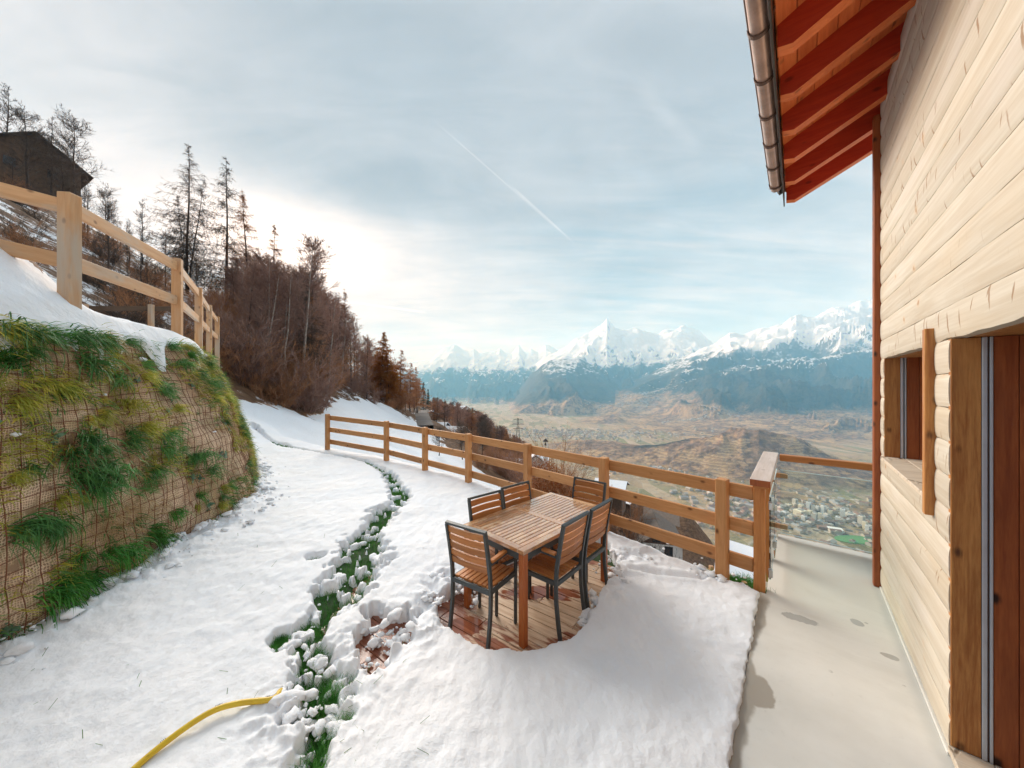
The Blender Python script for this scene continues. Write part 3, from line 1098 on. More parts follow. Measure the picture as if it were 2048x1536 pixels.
L4 = [(700, 830), (960, 840), (1040, 838), (1110, 820), (1180, 790), (1240, 771), (1290, 752), (1340, 728), (1370, 712), (1420, 689), (1445, 676), (1460, 664), (1475, 662), (1500, 660), (1530, 654), (1560, 648),
      (1576, 643), (1582, 637), (1592, 632), (1606, 634), (1622, 633), (1640, 626), (1670, 615), (1700, 607), (1725, 600), (1745, 596), (1770, 600), (1810, 606), (1900, 622), (2048, 640), (2300, 670)]
L2 = [(700, 860), (960, 850), (1005, 815), (1030, 790), (1060, 752), (1085, 730), (1105, 720), (1130, 713), (1155, 713), (1180, 726), (1230, 752), (1300, 790), (1420, 830), (1600, 840), (2300, 840)]
L3 = [(700, 840), (980, 800), (1050, 745), (1090, 712), (1118, 700), (1135, 690), (1150, 678), (1163, 672), (1178, 664), (1190, 656), (1201, 650), (1208, 642), (1214, 633), (1220, 643), (1230, 653), (1242, 660), (1258, 658), (1274, 655), (1290, 660), (1305, 665),
      (1318, 668), (1330, 662), (1346, 657), (1362, 653), (1374, 652), (1388, 656), (1402, 664), (1418, 680), (1440, 694), (1480, 712), (1560, 730), (2300, 760)]
L1 = [(300, 720), (700, 730), (815, 727), (840, 722), (860, 717), (872, 708), (884, 700), (897, 693), (908, 687), (916, 690), (924, 695), (938, 702), (948, 697), (960, 707), (974, 706), (988, 702), (1000, 697), (1012, 705),
      (1024, 706), (1038, 692), (1050, 704), (1062, 699), (1076, 705), (1092, 690), (1100, 691), (1112, 700), (1130, 704), (1180, 710), (1260, 720), (2300, 760)]
LAYERS = [(L1, 17500.0, 7500.0, 1.0, 11), (L3, 14000.0, 5600.0, 1.0, 23), (L2, 9800.0, 3700.0, 0.92, 37), (L4, 9000.0, 4500.0, 1.12, 51)]


def far(x, y):
    y = np.maximum(y, 1.0)
    u = 1024 + F * x / y
    z = -500 + fbm(x / 900, y / 900, 5, 3) * 5
    X, Y = x / 1000.0, y / 1000.0

    def hump(cx, cy, sx, sy, h, rot=0.0, pw=1.0):
        c, s = math.cos(rot), math.sin(rot)
        a = ((x - cx) * c + (y - cy) * s) / sx
        b = (-(x - cx) * s + (y - cy) * c) / sy
        return h * np.exp(-(a * a + b * b) ** pw)
    rid = ridged(X * 2.6, Y * 2.6, 77, 3, 0.4)
    hh = hump(1570, 2020, 330, 320, 175, -0.2) + hump(1270, 2080, 330, 260, 105, -0.3) + hump(980, 2330, 520, 230, 70, -0.35) + hump(600, 2650, 330, 160, 58, -0.3)
    hh = hh + hump(3500, 3800, 1500, 700, 150, 0.1) + hump(4200, 4700, 1900, 600, 210, 0.0) + hump(1500, 1330, 230, 90, 36, 0.4) + hump(1080, 1500, 220, 110, 40, -0.4)
    z = z + hh * (0.74 + 0.22 * rid + 0.16 * ridged(X * 7.5, Y * 7.5, 78, 2, 0.4))
    for pts, Yc, Lf, pw, sd in LAYERS:
        Yl = Yc + fbm(X * 0.45, Y * 0.0 + sd, sd, 2) * 350
        crest = CAMZ + (768 - prof(pts, u)) / F * Yc
        jag = fbm(X * 2.2, Y * 2.2, sd + 1, 5, 0.55) * 0.035
        crest = -500 + (crest + 500) * (1 + jag)
        d = (Yl - y) / Lf
        gul = ridged(X * 0.85 + fbm(X, Y, sd + 2, 2) * 0.25, Y * 0.45, sd + 3, 3, 0.42)
        gul2 = ridged(X * 2.6, Y * 1.8, sd + 4, 2, 0.4)
        t = d * (1.22 - 0.52 * gul - 0.12 * gul2) * sstep(d, 0.0, 0.12) + d * (1 - sstep(d, 0.0, 0.12))
        t = np.clip(t, 0, 1)
        zf = -500 + (crest + 500) * np.power(1 - t, pw)
        if pts is L4:     # cliff band over a wooded bench
            rel = (zf + 500) / (crest + 500)
            zf = -500 + (crest + 500) * (rel + 0.055 * np.sin(np.clip((rel - 0.42) / 0.34, 0, 1) * 2 * np.pi) * -1)
        zb = crest - np.maximum(-d, 0) * Lf * 0.9
        zl = np.where(d >= 0, zf, zb)
        z = smax(z, zl, 25.0)
    return z


def terrain_grid(name, us, ys, func, mat, attrs, smooth=True):
    U, Yg = np.meshgrid(us, ys)
    x = U * Yg
    z = func(x, Yg)
    nv, nu = U.shape
    v = np.stack([x, Yg, z], -1).reshape(-1, 3)
    i = np.arange((nv - 1) * (nu - 1))
    r, c = i // (nu - 1), i % (nu - 1)
    a = r * nu + c
    f = np.stack([a, a + 1, a + nu + 1, a + nu], -1)
    me = mesh_from(name, v, f, mat, smooth)
    for k, fn in attrs.items():
        at = me.attributes.new(k, 'FLOAT', 'POINT')
        at.data.foreach_set('value', fn(x, Yg, z).astype(np.float32).ravel())
    return tag(obj(name, me), kind='structure')


def full(x, y):
    return np.maximum(smax(hz(x, y) + hill_rough(x, y), far(x, y), 30.0), -1200)


OPEN = [(-11.9, 14.0), (-12.6, 16.5), (-11.6, 20.5), (-13.4, 25), (-16.3, 34), (-17.3, 41), (-17.9, 48.9), (-15.1, 52), (-14.0, 56), (-11.0, 53), (-9.5, 44), (-4.6, 34), (-1.0, 27), (1.2, 21), (1.8, 14), (1.8, 8), (-2, 5), (-11, 8)]
OPEN2 = [(8, 27), (17, 29), (26, 40), (24, 47), (10, 38)]


def open_fn(x, y, z):
    d = np.minimum(polysd(x, y, OPEN), polysd(x, y, OPEN2) + 0.5)
    d = d + fbm(x / 2.2, y / 2.2, 41, 4) * 0.9
    o = sstep(-d, -1.2, 1.2)
    return o * 0.98 - 0.10 * sstep(np.hypot(x, y), 60, 120) * (1 - o)


PLACES = [(560, 3300, 900, 300, 1.0), (1000, 3500, 500, 220, 0.9), (1180, 1230, 420, 200, 1.0), (900, 1750, 430, 120, 0.75), (640, 2000, 260, 80, 0.6), (1500, 1500, 700, 330, 0.85), (2100, 1900, 700, 500, 0.6), (2000, 6000, 800, 220, 0.8), (2900, 6900, 900, 260, 0.8),
          (2300, 4200, 500, 150, 0.7), (300, 4600, 900, 200, 0.5), (1500, 5000, 500, 150, 0.5)]


def urban_fn(x, y, z):
    s = np.zeros(x.shape)
    for cx, cy, sx, sy, h in PLACES:
        s = np.maximum(s, h * np.exp(-((x - cx) / sx) ** 2 - ((y - cy) / sy) ** 2))
    return s * (1 - sstep(z, -488, -470) * np.where(y < 3000, 1.0, 0.5))


def wooded_fn(x, y, z):
    def g(cx, cy, sx, sy, h):
        return h * np.exp(-((x - cx) / sx) ** 2 - ((y - cy) / sy) ** 2)
    return np.where((1024 + F * x / np.maximum(y, 1) < 1230) & (y > 5600) & (z > -440), 0.5, 0.0) + g(1080, 2330, 560, 170, 0.75) + g(1700, 2200, 260, 260, 0.55) + g(4000, 4400, 1600, 700, 0.35) + g(1500, 1330, 260, 90, 0.6) + g(300, 1000, 900, 420, 0.3) \
        - g(1300, 1950, 330, 230, 0.45) - g(900, 5600, 1600, 900, 0.35)


us_near = np.concatenate([np.linspace(-2.2, -1.0, 90, endpoint=False), np.linspace(-1.0, 0.75, 300, endpoint=False), np.linspace(0.75, 1.6, 70)])


def hill_func(x, y):
    z = hz(x, y) + hill_rough(x, y)
    # keep it under the garden terrace
    g = polysd(x, y, [(-9, -3), (2.6, -3), (2.6, 4.2), (-3.2, 9.6), (-5.6, 11), (-9, 11.5)])
    z = z - 0.55 * sstep(-g, -0.5, 1.0)
    return z


hillside = terrain_grid('hillside', us_near, np.geomspace(3.5, 700, 330), lambda x, y: np.where(y < 500, hill_func(x, y), smax(hill_func(x, y), far(x, y), 30.0)), M_HILL, {'open': open_fn})
us_far = np.concatenate([np.linspace(-1.3, -0.42, 60, endpoint=False), np.linspace(-0.42, 1.12, 760, endpoint=False), np.linspace(1.12, 1.6, 60)])
valley = terrain_grid('valley', us_far, np.concatenate([np.geomspace(640, 3000, 150), np.geomspace(3000, 6200, 70)[1:]]), lambda x, y: full(x, y) - 1.5 * (y < 700), M_VALLEY, {'urban': urban_fn, 'wooded': wooded_fn})
ranges = terrain_grid('mountain_range', us_far, np.linspace(6200, 20000, 230), full, M_VALLEY, {'urban': urban_fn, 'wooded': wooded_fn})

# ------------------------------------------------------------------ frames of reference
TH = math.atan2(570, F)                       # the house stands turned to the view
HM = Matrix.Rotation(-TH, 4, 'Z')
DV = Vector((math.sin(TH), math.cos(TH), 0))  # along the wall, away from us
RV = Vector((math.cos(TH), -math.sin(TH), 0)) # into the house


def H(x, y, z=0.0):
    return RV * x + DV * y + Vector((0, 0, z))


# ------------------------------------------------------------------ lawn, snow
FENCE = [(-5.23, 9.78), (-3.09, 8.49), (-1.89, 7.50), (-0.826, 6.55), (0.245, 5.46), (1.17, 4.39), (2.06, 3.38)]
fe = [Vector((a, b, 0)) for a, b in FENCE]
out = []
for i, p in enumerate(fe):
    t_ = (fe[min(i + 1, 6)] - fe[max(i - 1, 0)]).normalized()
    nrm = Vector((-t_.y, t_.x, 0))
    out.append(p + nrm * (0.20, 0.20, 0.18, 0.14, 0.07, 0.03, 0.03)[i])
e1 = H(-0.252, -1.5)
e2 = H(-0.252, 3.86)
LAWN = [(e1.x, e1.y), (e2.x, e2.y)] + [(p.x, p.y) for p in reversed(out)] + [(-6.8, 11.2), (-9.5, 13.5), (-13, 12), (-13, 4), (-9, -2)]

BANK_BASE = [(-3.30, -1.5), (-3.50, 1.0), (-3.63, 2.45), (-3.70, 3.10), (-3.90, 4.0), (-4.09, 5.2), (-4.45, 5.95), (-5.40, 7.2), (-6.9, 8.8), (-8.8, 10.6), (-11.0, 12.5)]
BANK_TOP = [(-3.75, -1.5), (-3.92, 1.0), (-4.05, 2.70), (-4.16, 3.30), (-4.50, 4.00), (-4.95, 5.15), (-5.35, 5.95), (-6.1, 6.75), (-7.4, 8.05), (-9.2, 9.8), (-11.6, 11.6)]
TOPZ = [2.38, 2.38, 2.40, 2.41, 2.45, 2.48, 2.42, 2.45, 2.5, 2.6, 2.8]


def resample(pts, n, vals=None, smooth=4):
    a = np.array(pts, float)
    s = np.concatenate([[0], np.cumsum(np.hypot(*np.diff(a, axis=0).T))])
    q = np.linspace(0, s[-1], n)
    r = np.stack([np.interp(q, s, a[:, k]) for k in range(a.shape[1])], -1)
    k = max(1, n // 40)
    for _ in range(smooth):
        pad = np.concatenate([np.repeat(r[:1], k, 0), r, np.repeat(r[-1:], k, 0)])
        r = np.stack([np.convolve(pad[:, c], np.ones(2 * k + 1) / (2 * k + 1), 'valid') for c in range(r.shape[1])], -1)
    return r


NS = 360
_bb = [(a, b, c, d, e) for (a, b), (c, d), e in zip(BANK_BASE, BANK_TOP, TOPZ)]
# sample base and top together by the base's running length
_b = np.array(BANK_BASE)
_s = np.concatenate([[0], np.cumsum(np.hypot(*np.diff(_b, axis=0).T))])
_q = np.linspace(0, _s[-1], NS)
BK = np.stack([np.interp(_q, _s, np.array(_bb)[:, k]) for k in range(5)], -1)
for _ in range(3):
    pad = np.concatenate([np.repeat(BK[:1], 6, 0), BK, np.repeat(BK[-1:], 6, 0)])
    BK = np.stack([np.convolve(pad[:, c], np.ones(13) / 13, 'valid') for c in range(5)], -1)
BANKLEN = _s[-1]


def bank_pt(s, t):
    """s along in metres, t 0 foot .. 1 lip"""
    f = np.clip(np.asarray(s) / BANKLEN * (NS - 1), 0, NS - 1.001)
    i = f.astype(int)
    w_ = (f - i)[..., None]
    b = BK[i] * (1 - w_) + BK[i + 1] * w_
    t = np.asarray(t)
    bul = np.sin(np.clip(t, 0, 1) * np.pi) * 0.10
    k = t ** 1.12
    x = b[..., 0] + (b[..., 2] - b[..., 0]) * k
    y = b[..., 1] + (b[..., 3] - b[..., 1]) * k
    nx, ny = b[..., 2] - b[..., 0], b[..., 3] - b[..., 1]
    ln = np.hypot(nx, ny) + 1e-6
    z = -0.15 + (b[..., 4] + 0.15) * t
    # lifts of about forty centimetres leave faint steps; lumps of soil behind the net
    lump = fbm(np.asarray(s) * 1.7, t * 4.0, 61, 4) * 0.085 + np.abs(((t * 6.2) % 1.0) - 0.5) * 0.05
    x = x - nx / ln * (bul + lump)
    y = y - ny / ln * (bul + lump)
    return x, y, z


def px_poly(pts, z):
    return [G(u, v, z) for u, v in pts]


HOLE_Z = -0.10
DECKHOLE = px_poly([(868, 1222), (884, 1262), (906, 1291), (950, 1312), (1000, 1327), (1050, 1331), (1100, 1318), (1150, 1296), (1170, 1275), (1178, 1245), (1195, 1215), (1218, 1178), (1243, 1162), (1230, 1132), (1208, 1094),
                    (1150, 1072), (1080, 1100), (1000, 1140), (945, 1180), (905, 1195)], HOLE_Z)
DECKHOLE2 = px_poly([(690, 1330), (720, 1375), (735, 1398), (765, 1372), (800, 1330), (838, 1270), (835, 1240), (800, 1240), (760, 1222), (735, 1240), (700, 1290)], HOLE_Z)
TRENCH = [((506, 876), 6), ((518, 880), 7), ((545, 886), 2.5), ((566, 894), 8), ((580, 897), 4), ((612, 903), 2.5), ((650, 912), 2.5), ((700, 920), 3), ((735, 928), 4), ((756, 940), 5), ((775, 953), 9), ((786, 972), 12), ((798, 992), 16),
          ((806, 1008), 14), ((772, 1030), 24), ((750, 1058), 22), ((728, 1085), 30), ((722, 1118), 38), ((715, 1150), 32), ((690, 1190), 34), ((664, 1224), 28), ((632, 1258), 18), ((620, 1285), 22), ((612, 1308), 18), ((640, 1345), 22), ((650, 1385), 30), ((640, 1430), 26),
          ((640, 1480), 16), ((626, 1530), 18), ((610, 1570), 20)]
TR = [G(u, v, -0.05) for (u, v), w_ in TRENCH]
TRW = [w_ * (1.0 + 0.35 * float(sstep(v, 1050, 1200))) * G(u, v, -0.05)[1] / F for (u, v), w_ in TRENCH]
SPOTS = [((633, 1118), 13, 7), ((566, 1290), 17, 16), ((590, 1370), 10, 9), ((585, 1442), 22, 18), ((785, 1122), 12, 5), ((690, 1440), 14, 10), ((700, 1395), 10, 10), ((555, 1280), 10, 14), ((210, 1205), 4, 9), ((1466, 1160), 40, 8), ((1518, 1184), 14, 10)]


def snow_height(x, y):
    base = 0.03 + fbm(x / 1.1, y / 1.1, 1, 3) * 0.022 + fbm(x / 0.32, y / 0.32, 2, 3) * 0.007 + fbm(x / 0.10, y / 0.15, 4, 3) * 0.0065 + ridged(x / 0.07, y / 0.07, 6, 2) * 0.0016
    hh = hz(x, y) + 0.12 + fbm(x / 2.0, y / 2.0, 12, 3) * 0.05
    base = smax(base, np.where((x < -4.5) & (y > 7), hh, -5), 0.15)
    # heaped and trampled snow
    def churn(cx, cy, r, k=1.0):
        return k * np.exp(-((x - cx) ** 2 + (y - cy) ** 2) / r ** 2)
    ch = np.zeros(x.shape)
    for (u, v), r, k in [((905, 1160), 0.28, 1.0), ((860, 1235), 0.22, 1.0), ((790, 1260), 0.26, 1.0), ((700, 1310), 0.3, 1.0), ((1245, 1120), 0.22, 0.9), ((1290, 1110), 0.25, 0.7), ((1215, 1185), 0.15, 0.9), ((640, 1420), 0.3, 0.9), ((590, 1440), 0.2, 0.8)]:
        gx, gy = G(u, v, 0)
        ch = ch + churn(gx, gy, r, k)
    ch = np.clip(ch, 0, 1)
    bd = polydist(x, y, BANK_BASE)
    foot = np.exp(-(bd / 0.30) ** 2)
    ch = np.clip(ch + foot * 0.8, 0, 1)
    lump = ridged(x / 0.22, y / 0.22, 8, 4) - 0.45
    base = base + ch * lump * 0.085 + foot * (0.07 + 0.05 * fbm(x / 0.5, y / 0.5, 19, 2))
    # dents: old steps and a slid groove right of the deck
    for (u, v), rx, ry, d in [((1270, 1110), 0.20, 0.05, 0.06), ((1240, 1150), 0.12, 0.05, 0.05), ((930, 1150), 0.10, 0.05, 0.05), ((895, 1210), 0.10, 0.05, 0.05), ((870, 1180), 0.12, 0.04, 0.05), ((1215, 1130), 0.1, 0.06, 0.05)]:
        gx, gy = G(u, v, 0)
        a = R(40)
        lx = (x - gx) * math.cos(a) - (y - gy) * math.sin(a)
        ly = (x - gx) * math.sin(a) + (y - gy) * math.cos(a)
        base = base - d * np.exp(-(lx / rx) ** 2 - (ly / ry) ** 2)
    gd = polydist(x, y, [G(1262, 1143, 0), G(1320, 1150, 0), G(1400, 1160, 0)])
    base = base - 0.035 * np.exp(-(gd / 0.035) ** 2) + 0.02 * np.exp(-((gd - 0.07) / 0.05) ** 2)
    # openings down to the grass and to the deck boards
    nz = fbm(x / 0.16, y / 0.16, 21, 4)
    d, wv = polydist(x, y, TR, TRW)
    hole = d - wv * (1.05 + 0.6 * nz) - 0.006 * nz
    inside_tr = hole.copy()
    for (u, v), rx, ry in SPOTS:
        gx, gy = G(u, v, -0.02)
        ax = rx * gy / F
        ay = ry * gy * gy / (F * CAMZ)
        q = (np.sqrt(((x - gx) / ax) ** 2 + ((y - gy) / ay) ** 2) - 1 - 0.6 * nz) * min(ax, ay)
        hole = np.minimum(hole, q)
    dh = polysd(x, y, DECKHOLE) + nz * 0.030
    dh2 = polysd(x, y, DECKHOLE2) + nz * 0.055 + ridged(x / 0.12, y / 0.12, 33, 3) * 0.09 - 0.005
    hole = np.minimum(hole, np.minimum(dh, dh2))
    # some of the trench is bridged by fallen lumps
    br = np.exp(-(np.minimum(inside_tr + 10, 11) - 10) ** 2) * 0 + sstep(fbm(x / 0.13, y / 0.13, 71, 3), 0.34, 0.46) * (dh > 0) * (dh2 > 0)
    tr_ = np.minimum(dh, dh2) > hole + 0.02
    s = np.where(tr_, sstep(hole, -0.035, 0.035), sstep(hole, -0.012, 0.018))
    s = np.maximum(s, br * 0.75)
    edge = np.exp(-np.maximum(hole, 0) / 0.03)
    base = base - 0.018 * edge
    # outer edge: cut clean along the walk, rolls over beyond the fence
    o = polysd(x, y, LAWN)
    rag = fbm(x / 0.09, y / 0.09, 91, 3) * 0.014
    Xl = x * math.cos(TH) - y * math.sin(TH)
    Yl = x * math.sin(TH) + y * math.cos(TH)
    walk = (Xl > -0.9) & (Yl < 3.9)
    s2 = np.where(walk, sstep(-(Xl + 0.252 + rag), -0.008, 0.012), 1.0)
    bev = np.where(walk, np.exp(-np.maximum(-(Xl + 0.252 + rag), 0) / 0.03) * 0.015, 0)
    base = base - bev
    roll = np.where(~walk, np.maximum(o + 0.05, 0), 0)
    zz = base - 0.6 * roll * sstep(roll, 0, 0.25)
    zb_ = np.where(tr_ & (s2 > 0.99) & (np.minimum(dh, dh2) > 0.05), -0.10, -0.20)
    zz = zb_ + (zz - zb_) * s * s2
    # clear of the planted bank
    return zz, o, (s > 0.5) & (s2 > 0.5)


us = np.linspace(-1.95, 0.82, 760)
ys = np.geomspace(0.8, 14.5, 520)
U, Yg = np.meshgrid(us, ys)
Xg = U * Yg
Zg, Og, ok = snow_height(Xg, Yg)
nvr, nur = U.shape
vv = np.stack([Xg, Yg, Zg], -1).reshape(-1, 3)
ii = np.arange((nvr - 1) * (nur - 1))
rr, cc = ii // (nur - 1), ii % (nur - 1)
aa = rr * nur + cc
ff = np.stack([aa, aa + 1, aa + nur + 1, aa + nur], -1)
Xl = Xg * math.cos(TH) - Yg * math.sin(TH)
keep = ((Og < 1.8) & (Xl < -0.235)).ravel()
inb = polysd(Xg, Yg, [(p[0] - 0.35, p[1]) for p in BANK_BASE] + [(-16, 12), (-16, -2)]).ravel() > -0.1
keep &= inb
low = ((Zg < -0.19) | ((np.abs(Zg + 0.10) < 0.002) & (Og < 0))).ravel()
fk = keep[ff].all(1) & ~low[ff].all(1)
ff = ff[fk]
used = np.zeros(len(vv), bool)
used[ff.ravel()] = True
remap = np.cumsum(used) - 1
snow = tag(obj('snow_cover', mesh_from('snow_cover', vv[used], remap[ff], M_SNOW, True)), kind='structure')

# the turf below, a sheet just above nothing else
lb = MB()
lx0 = [(-5.2, 0.3), (2.4, 0.3)]
gv, gf = [], []
N = 40
for j in range(N):
    for i in range(N):
        x = -5.5 + 8.0 * i / (N - 1)
        y = 0.2 + 10.5 * j / (N - 1)
        gv.append((x, y, -0.075 + 0.012 * math.sin(i * 2.1) * math.cos(j * 1.7) - (0.11 if math.hypot(x + 0.15, y - 3.1) < 1.42 else 0.0)))
ldist = polysd(np.array([p[0] for p in gv]), np.array([p[1] for p in gv]), LAWN)
for k, dd in enumerate(ldist):
    if dd > 0:
        gv[k] = (gv[k][0], gv[k][1], gv[k][2] - 0.6 * dd - 0.06)
for j in range(N - 1):
    for i in range(N - 1):
        q = (j * N + i, j * N + i + 1, j * N + N + i + 1, j * N + N + i)
        if min(ldist[list(q)]) < 1.0 and min(RV.dot(Vector(gv[k])) for k in q) < -0.30:
            gf.append(q)
lawn = tag(obj('lawn', mesh_from('lawn', gv, gf, M_LAWN, True)), kind='structure')

# ------------------------------------------------------------------ planted bank
bank = thing('retaining_bank', 'steep planted bank wrapped in jute netting and rusty mesh, snow along its top', 'retaining wall', (-3.9, 4.0, 0))
ns, nt = 340, 90
S_, T_ = np.meshgrid(np.linspace(0.6, BANKLEN, ns), np.linspace(-0.03, 1.0, nt))
bx, by, bz = bank_pt(S_, T_)
v = np.stack([bx, by, bz], -1).reshape(-1, 3) - np.array([-3.9, 4.0, 0])
i = np.arange((nt - 1) * (ns - 1))
r_, c_ = i // (ns - 1), i % (ns - 1)
a = r_ * ns + c_
f = np.stack([a, a + ns, a + ns + 1, a + 1], -1)
me = mesh_from('jute_mat', v, f, M_JUTE, True)
uvl = me.uv_layers.new(name='UVMap')
li = np.zeros(len(me.loops), np.int32)
me.loops.foreach_get('vertex_index', li)
uvs = np.stack([S_.ravel()[li], T_.ravel()[li] * 2.55], -1)
uvl.data.foreach_set('uv', uvs.astype(np.float32).ravel())
WB = Matrix.Translation((-3.9, 4.0, 0))


def bankobj(name, me_):
    return obj(name, me_, bank, WB)


def bankP(s, t, off=0.0):
    x, y, z = (float(q) for q in bank_pt(np.array(s), np.array(t)))
    e = 0.02
    x1, y1, z1 = (float(q) for q in bank_pt(np.array(s + e), np.array(t)))
    x2, y2, z2 = (float(q) for q in bank_pt(np.array(s), np.array(min(t + e, 1.0) if t < 0.97 else t - e)))
    ds = Vector((x1 - x, y1 - y, z1 - z))
    dt = Vector((x2 - x, y2 - y, z2 - z)) * (1 if t < 0.97 else -1)
    n = ds.cross(dt).normalized()
    if n.x < 0 and abs(n.x) > abs(n.y):
        n = -n
    if n.y > 0 and abs(n.y) >= abs(n.x) and n.x < 0:
        n = -n
    return Vector((x, y, z)) + n * off, n


bankobj('jute_mat', me)
o_b = Vector((-3.9, 4.0, 0))
s_lo, s_hi = 2.6, BANKLEN - 4.2
for k in range(24):                    # rusty mesh: lines along the bank
    t = 0.03 + k * 0.040
    mb = MB()
    pts = []
    for s in np.arange(s_lo, s_hi, 0.07):
        p, n = bankP(s, t + 0.006 * math.sin(s * 1.3 + k), 0.026 + 0.006 * math.sin(s * 3.1 + k * 2))
        pts.append(p - o_b)
    mb.tube(pts, 0.0038, 4, False)
    bankobj('mesh_bar', mb.me('mesh_bar', M_RUST, True))
for s in np.arange(s_lo, s_hi, 0.105):    # and up it
    mb = MB()
    pts = []
    for t in np.linspace(0.0, 0.985, 30):
        p, n = bankP(s + 0.012 * math.sin(t * 9 + s * 5), t, 0.032 + 0.004 * math.sin(t * 11 + s))
        pts.append(p - o_b)
    mb.tube(pts, 0.0038, 4, False)
    bankobj('mesh_bar', mb.me('mesh_bar', M_RUST, True))


def blades(n, spread, length, width, droop, seed, up=0.6, mats=1):
    """a tuft in a frame whose z stands off the ground or the bank, -y hangs downhill"""
    rg = np.random.default_rng(seed)
    V, Fc = [], []
    for k in range(n):
        b = Vector((rg.normal(0, spread), rg.normal(0, spread * 0.6), 0))
        L = length * rg.uniform(0.55, 1.15)
        az_ = rg.uniform(0, 2 * math.pi)
        d = Vector((math.cos(az_) * 0.55, math.sin(az_) * 0.55 - 0.1, up + rg.uniform(0, 0.6))).normalized()
        side = d.cross(Vector((rg.normal(), rg.normal(), rg.normal()))).normalized()
        p = b.copy()
        w0 = width * rg.uniform(0.7, 1.3)
        segs = 4
        o = len(V)
        for q in range(segs + 1):
            w_ = w0 * (1 - q / segs) ** 0.6
            if q < segs:
                V += [tuple(p - side * w_ * 0.5), tuple(p + side * w_ * 0.5)]
            else:
                V.append(tuple(p))
            p = p + d * (L / segs)
            d = (d + Vector((0, -droop, -droop * 0.25)) * rg.uniform(0.6, 1.2)).normalized()
        for q in range(segs - 1):
            Fc.append((o + 2 * q, o + 2 * q + 1, o + 2 * q + 3, o + 2 * q + 2))
        Fc.append((o + 2 * segs - 2, o + 2 * segs - 1, o + 2 * segs))
    return V, Fc


tuft_me = []
for k in range(12):
    mt = [M_GRASSD, M_GRASS, M_GRASSD, M_GRASSY, M_GRASS, M_GRASSY][k % 6]
    V, Fc = blades([95, 120, 85, 60][k % 4], 0.05, 0.27, 0.0085, 0.62, 100 + k)
    tuft_me.append(mesh_from('grass_tuft', V, Fc, mt))
weed_me = []
for k in range(4):       # small broad-leaved weeds
    rg = np.random.default_rng(300 + k)
    V, Fc = [], []
    for q in range(26):
        a = rg.uniform(0, 6.28)
        L = rg.uniform(0.03, 0.075)
        b = Vector((rg.normal(0, 0.03), rg.normal(0, 0.03), rg.uniform(0, 0.03)))
        d = Vector((math.cos(a), math.sin(a), rg.uniform(0.1, 0.9))).normalized()
        s_ = d.cross(Vector((0, 0, 1))).normalized() * L * 0.28
        o = len(V)
        V += [tuple(b), tuple(b + d * L * 0.5 + s_), tuple(b + d * L - Vector((0, 0, 0.01))), tuple(b + d * L * 0.5 - s_)]
        Fc.append((o, o + 1, o + 2, o + 3))
    weed_me.append(mesh_from('leafy_weed', V, Fc, M_WEED))


def bank_frame(s, t, off, scale, roll=0.0):
    p, n = bankP(s, t, off)
    z = n
    y = Vector((0, 0, 1)) - z * z.z
    y.normalize()
    x = y.cross(z)
    M = Matrix((x, y, z)).transposed().to_4x4()
    M.translation = p
    return M @ Matrix.Rotation(roll, 4, 'Z') @ Matrix.Scale(scale, 4)


def bank_st(u, v):
    """the spot of the bank seen at a photo pixel"""
    best = None
    for s in np.arange(2.5, BANKLEN - 3.6, 0.05):
        ts = np.linspace(0, 1, 50)
        x, y, z = bank_pt(np.full(50, s), ts)
        uu = 1024 + F * x / np.maximum(y, 0.2)
        v_ = 768 - F * (z - CAMZ) / np.maximum(y, 0.2)
        e = np.hypot(uu - u, v_ - v)
        k = int(e.argmin())
        if best is None or e[k] < best[0]:
            best = (e[k], s, ts[k])
    return best[1], best[2]


TUFTS = [(30, 680, 1.4, 0), (90, 690, 1.2, 2), (150, 690, 1.5, 0), (170, 740, 1.6, 2), (200, 700, 1.2, 6), (250, 700, 1.0, 8), (20, 750, 1.3, 1), (60, 720, 1.0, 6), (230, 770, 1.2, 0), (150, 930, 1.5, 2), (180, 900, 1.3, 0), (215, 960, 1.5, 8), (160, 970, 1.6, 6), (190, 1000, 1.4, 0),
         (60, 1075, 1.3, 8), (110, 1070, 1.2, 1), (30, 1080, 1.2, 2), (255, 900, 1.2, 2), (300, 960, 1.15, 8), (330, 880, 1.2, 2), (290, 870, 1.1, 5), (410, 920, 1.15, 8), (420, 950, 1.1, 2), (385, 930, 0.9, 0), (300, 1085, 1.35, 1), (330, 1095, 1.1, 4), (245, 1120, 1.35, 4), (215, 1125, 1.1, 7),
         (105, 1205, 1.35, 1), (160, 1190, 1.4, 4), (130, 1195, 1.1, 1), (160, 1130, 1.0, 7), (345, 700, 1.0, 2), (370, 740, 1.1, 8), (400, 760, 1.0, 0), (380, 700, 1.0, 6), (425, 770, 1.1, 3), (440, 800, 1.1, 3), (395, 1000, 0.9, 7), (350, 1040, 0.9, 4), (360, 830, 1.0, 3), (270, 830, 1.0, 5), (200, 840, 1.0, 3),
         (120, 800, 1.1, 5), (80, 790, 1.1, 3), (40, 830, 1.0, 5), (310, 780, 0.9, 8), (290, 745, 0.8, 2)]
for (u, v_, sc, k) in TUFTS:
    s, t = bank_st(u, v_)
    obj('grass_tuft', tuft_me[k % 12], bank, bank_frame(s, min(t + 0.03, 0.98), 0.01, sc * 0.86, random.uniform(-0.4, 0.4)))
cnt = 0
rb = np.random.default_rng(5)
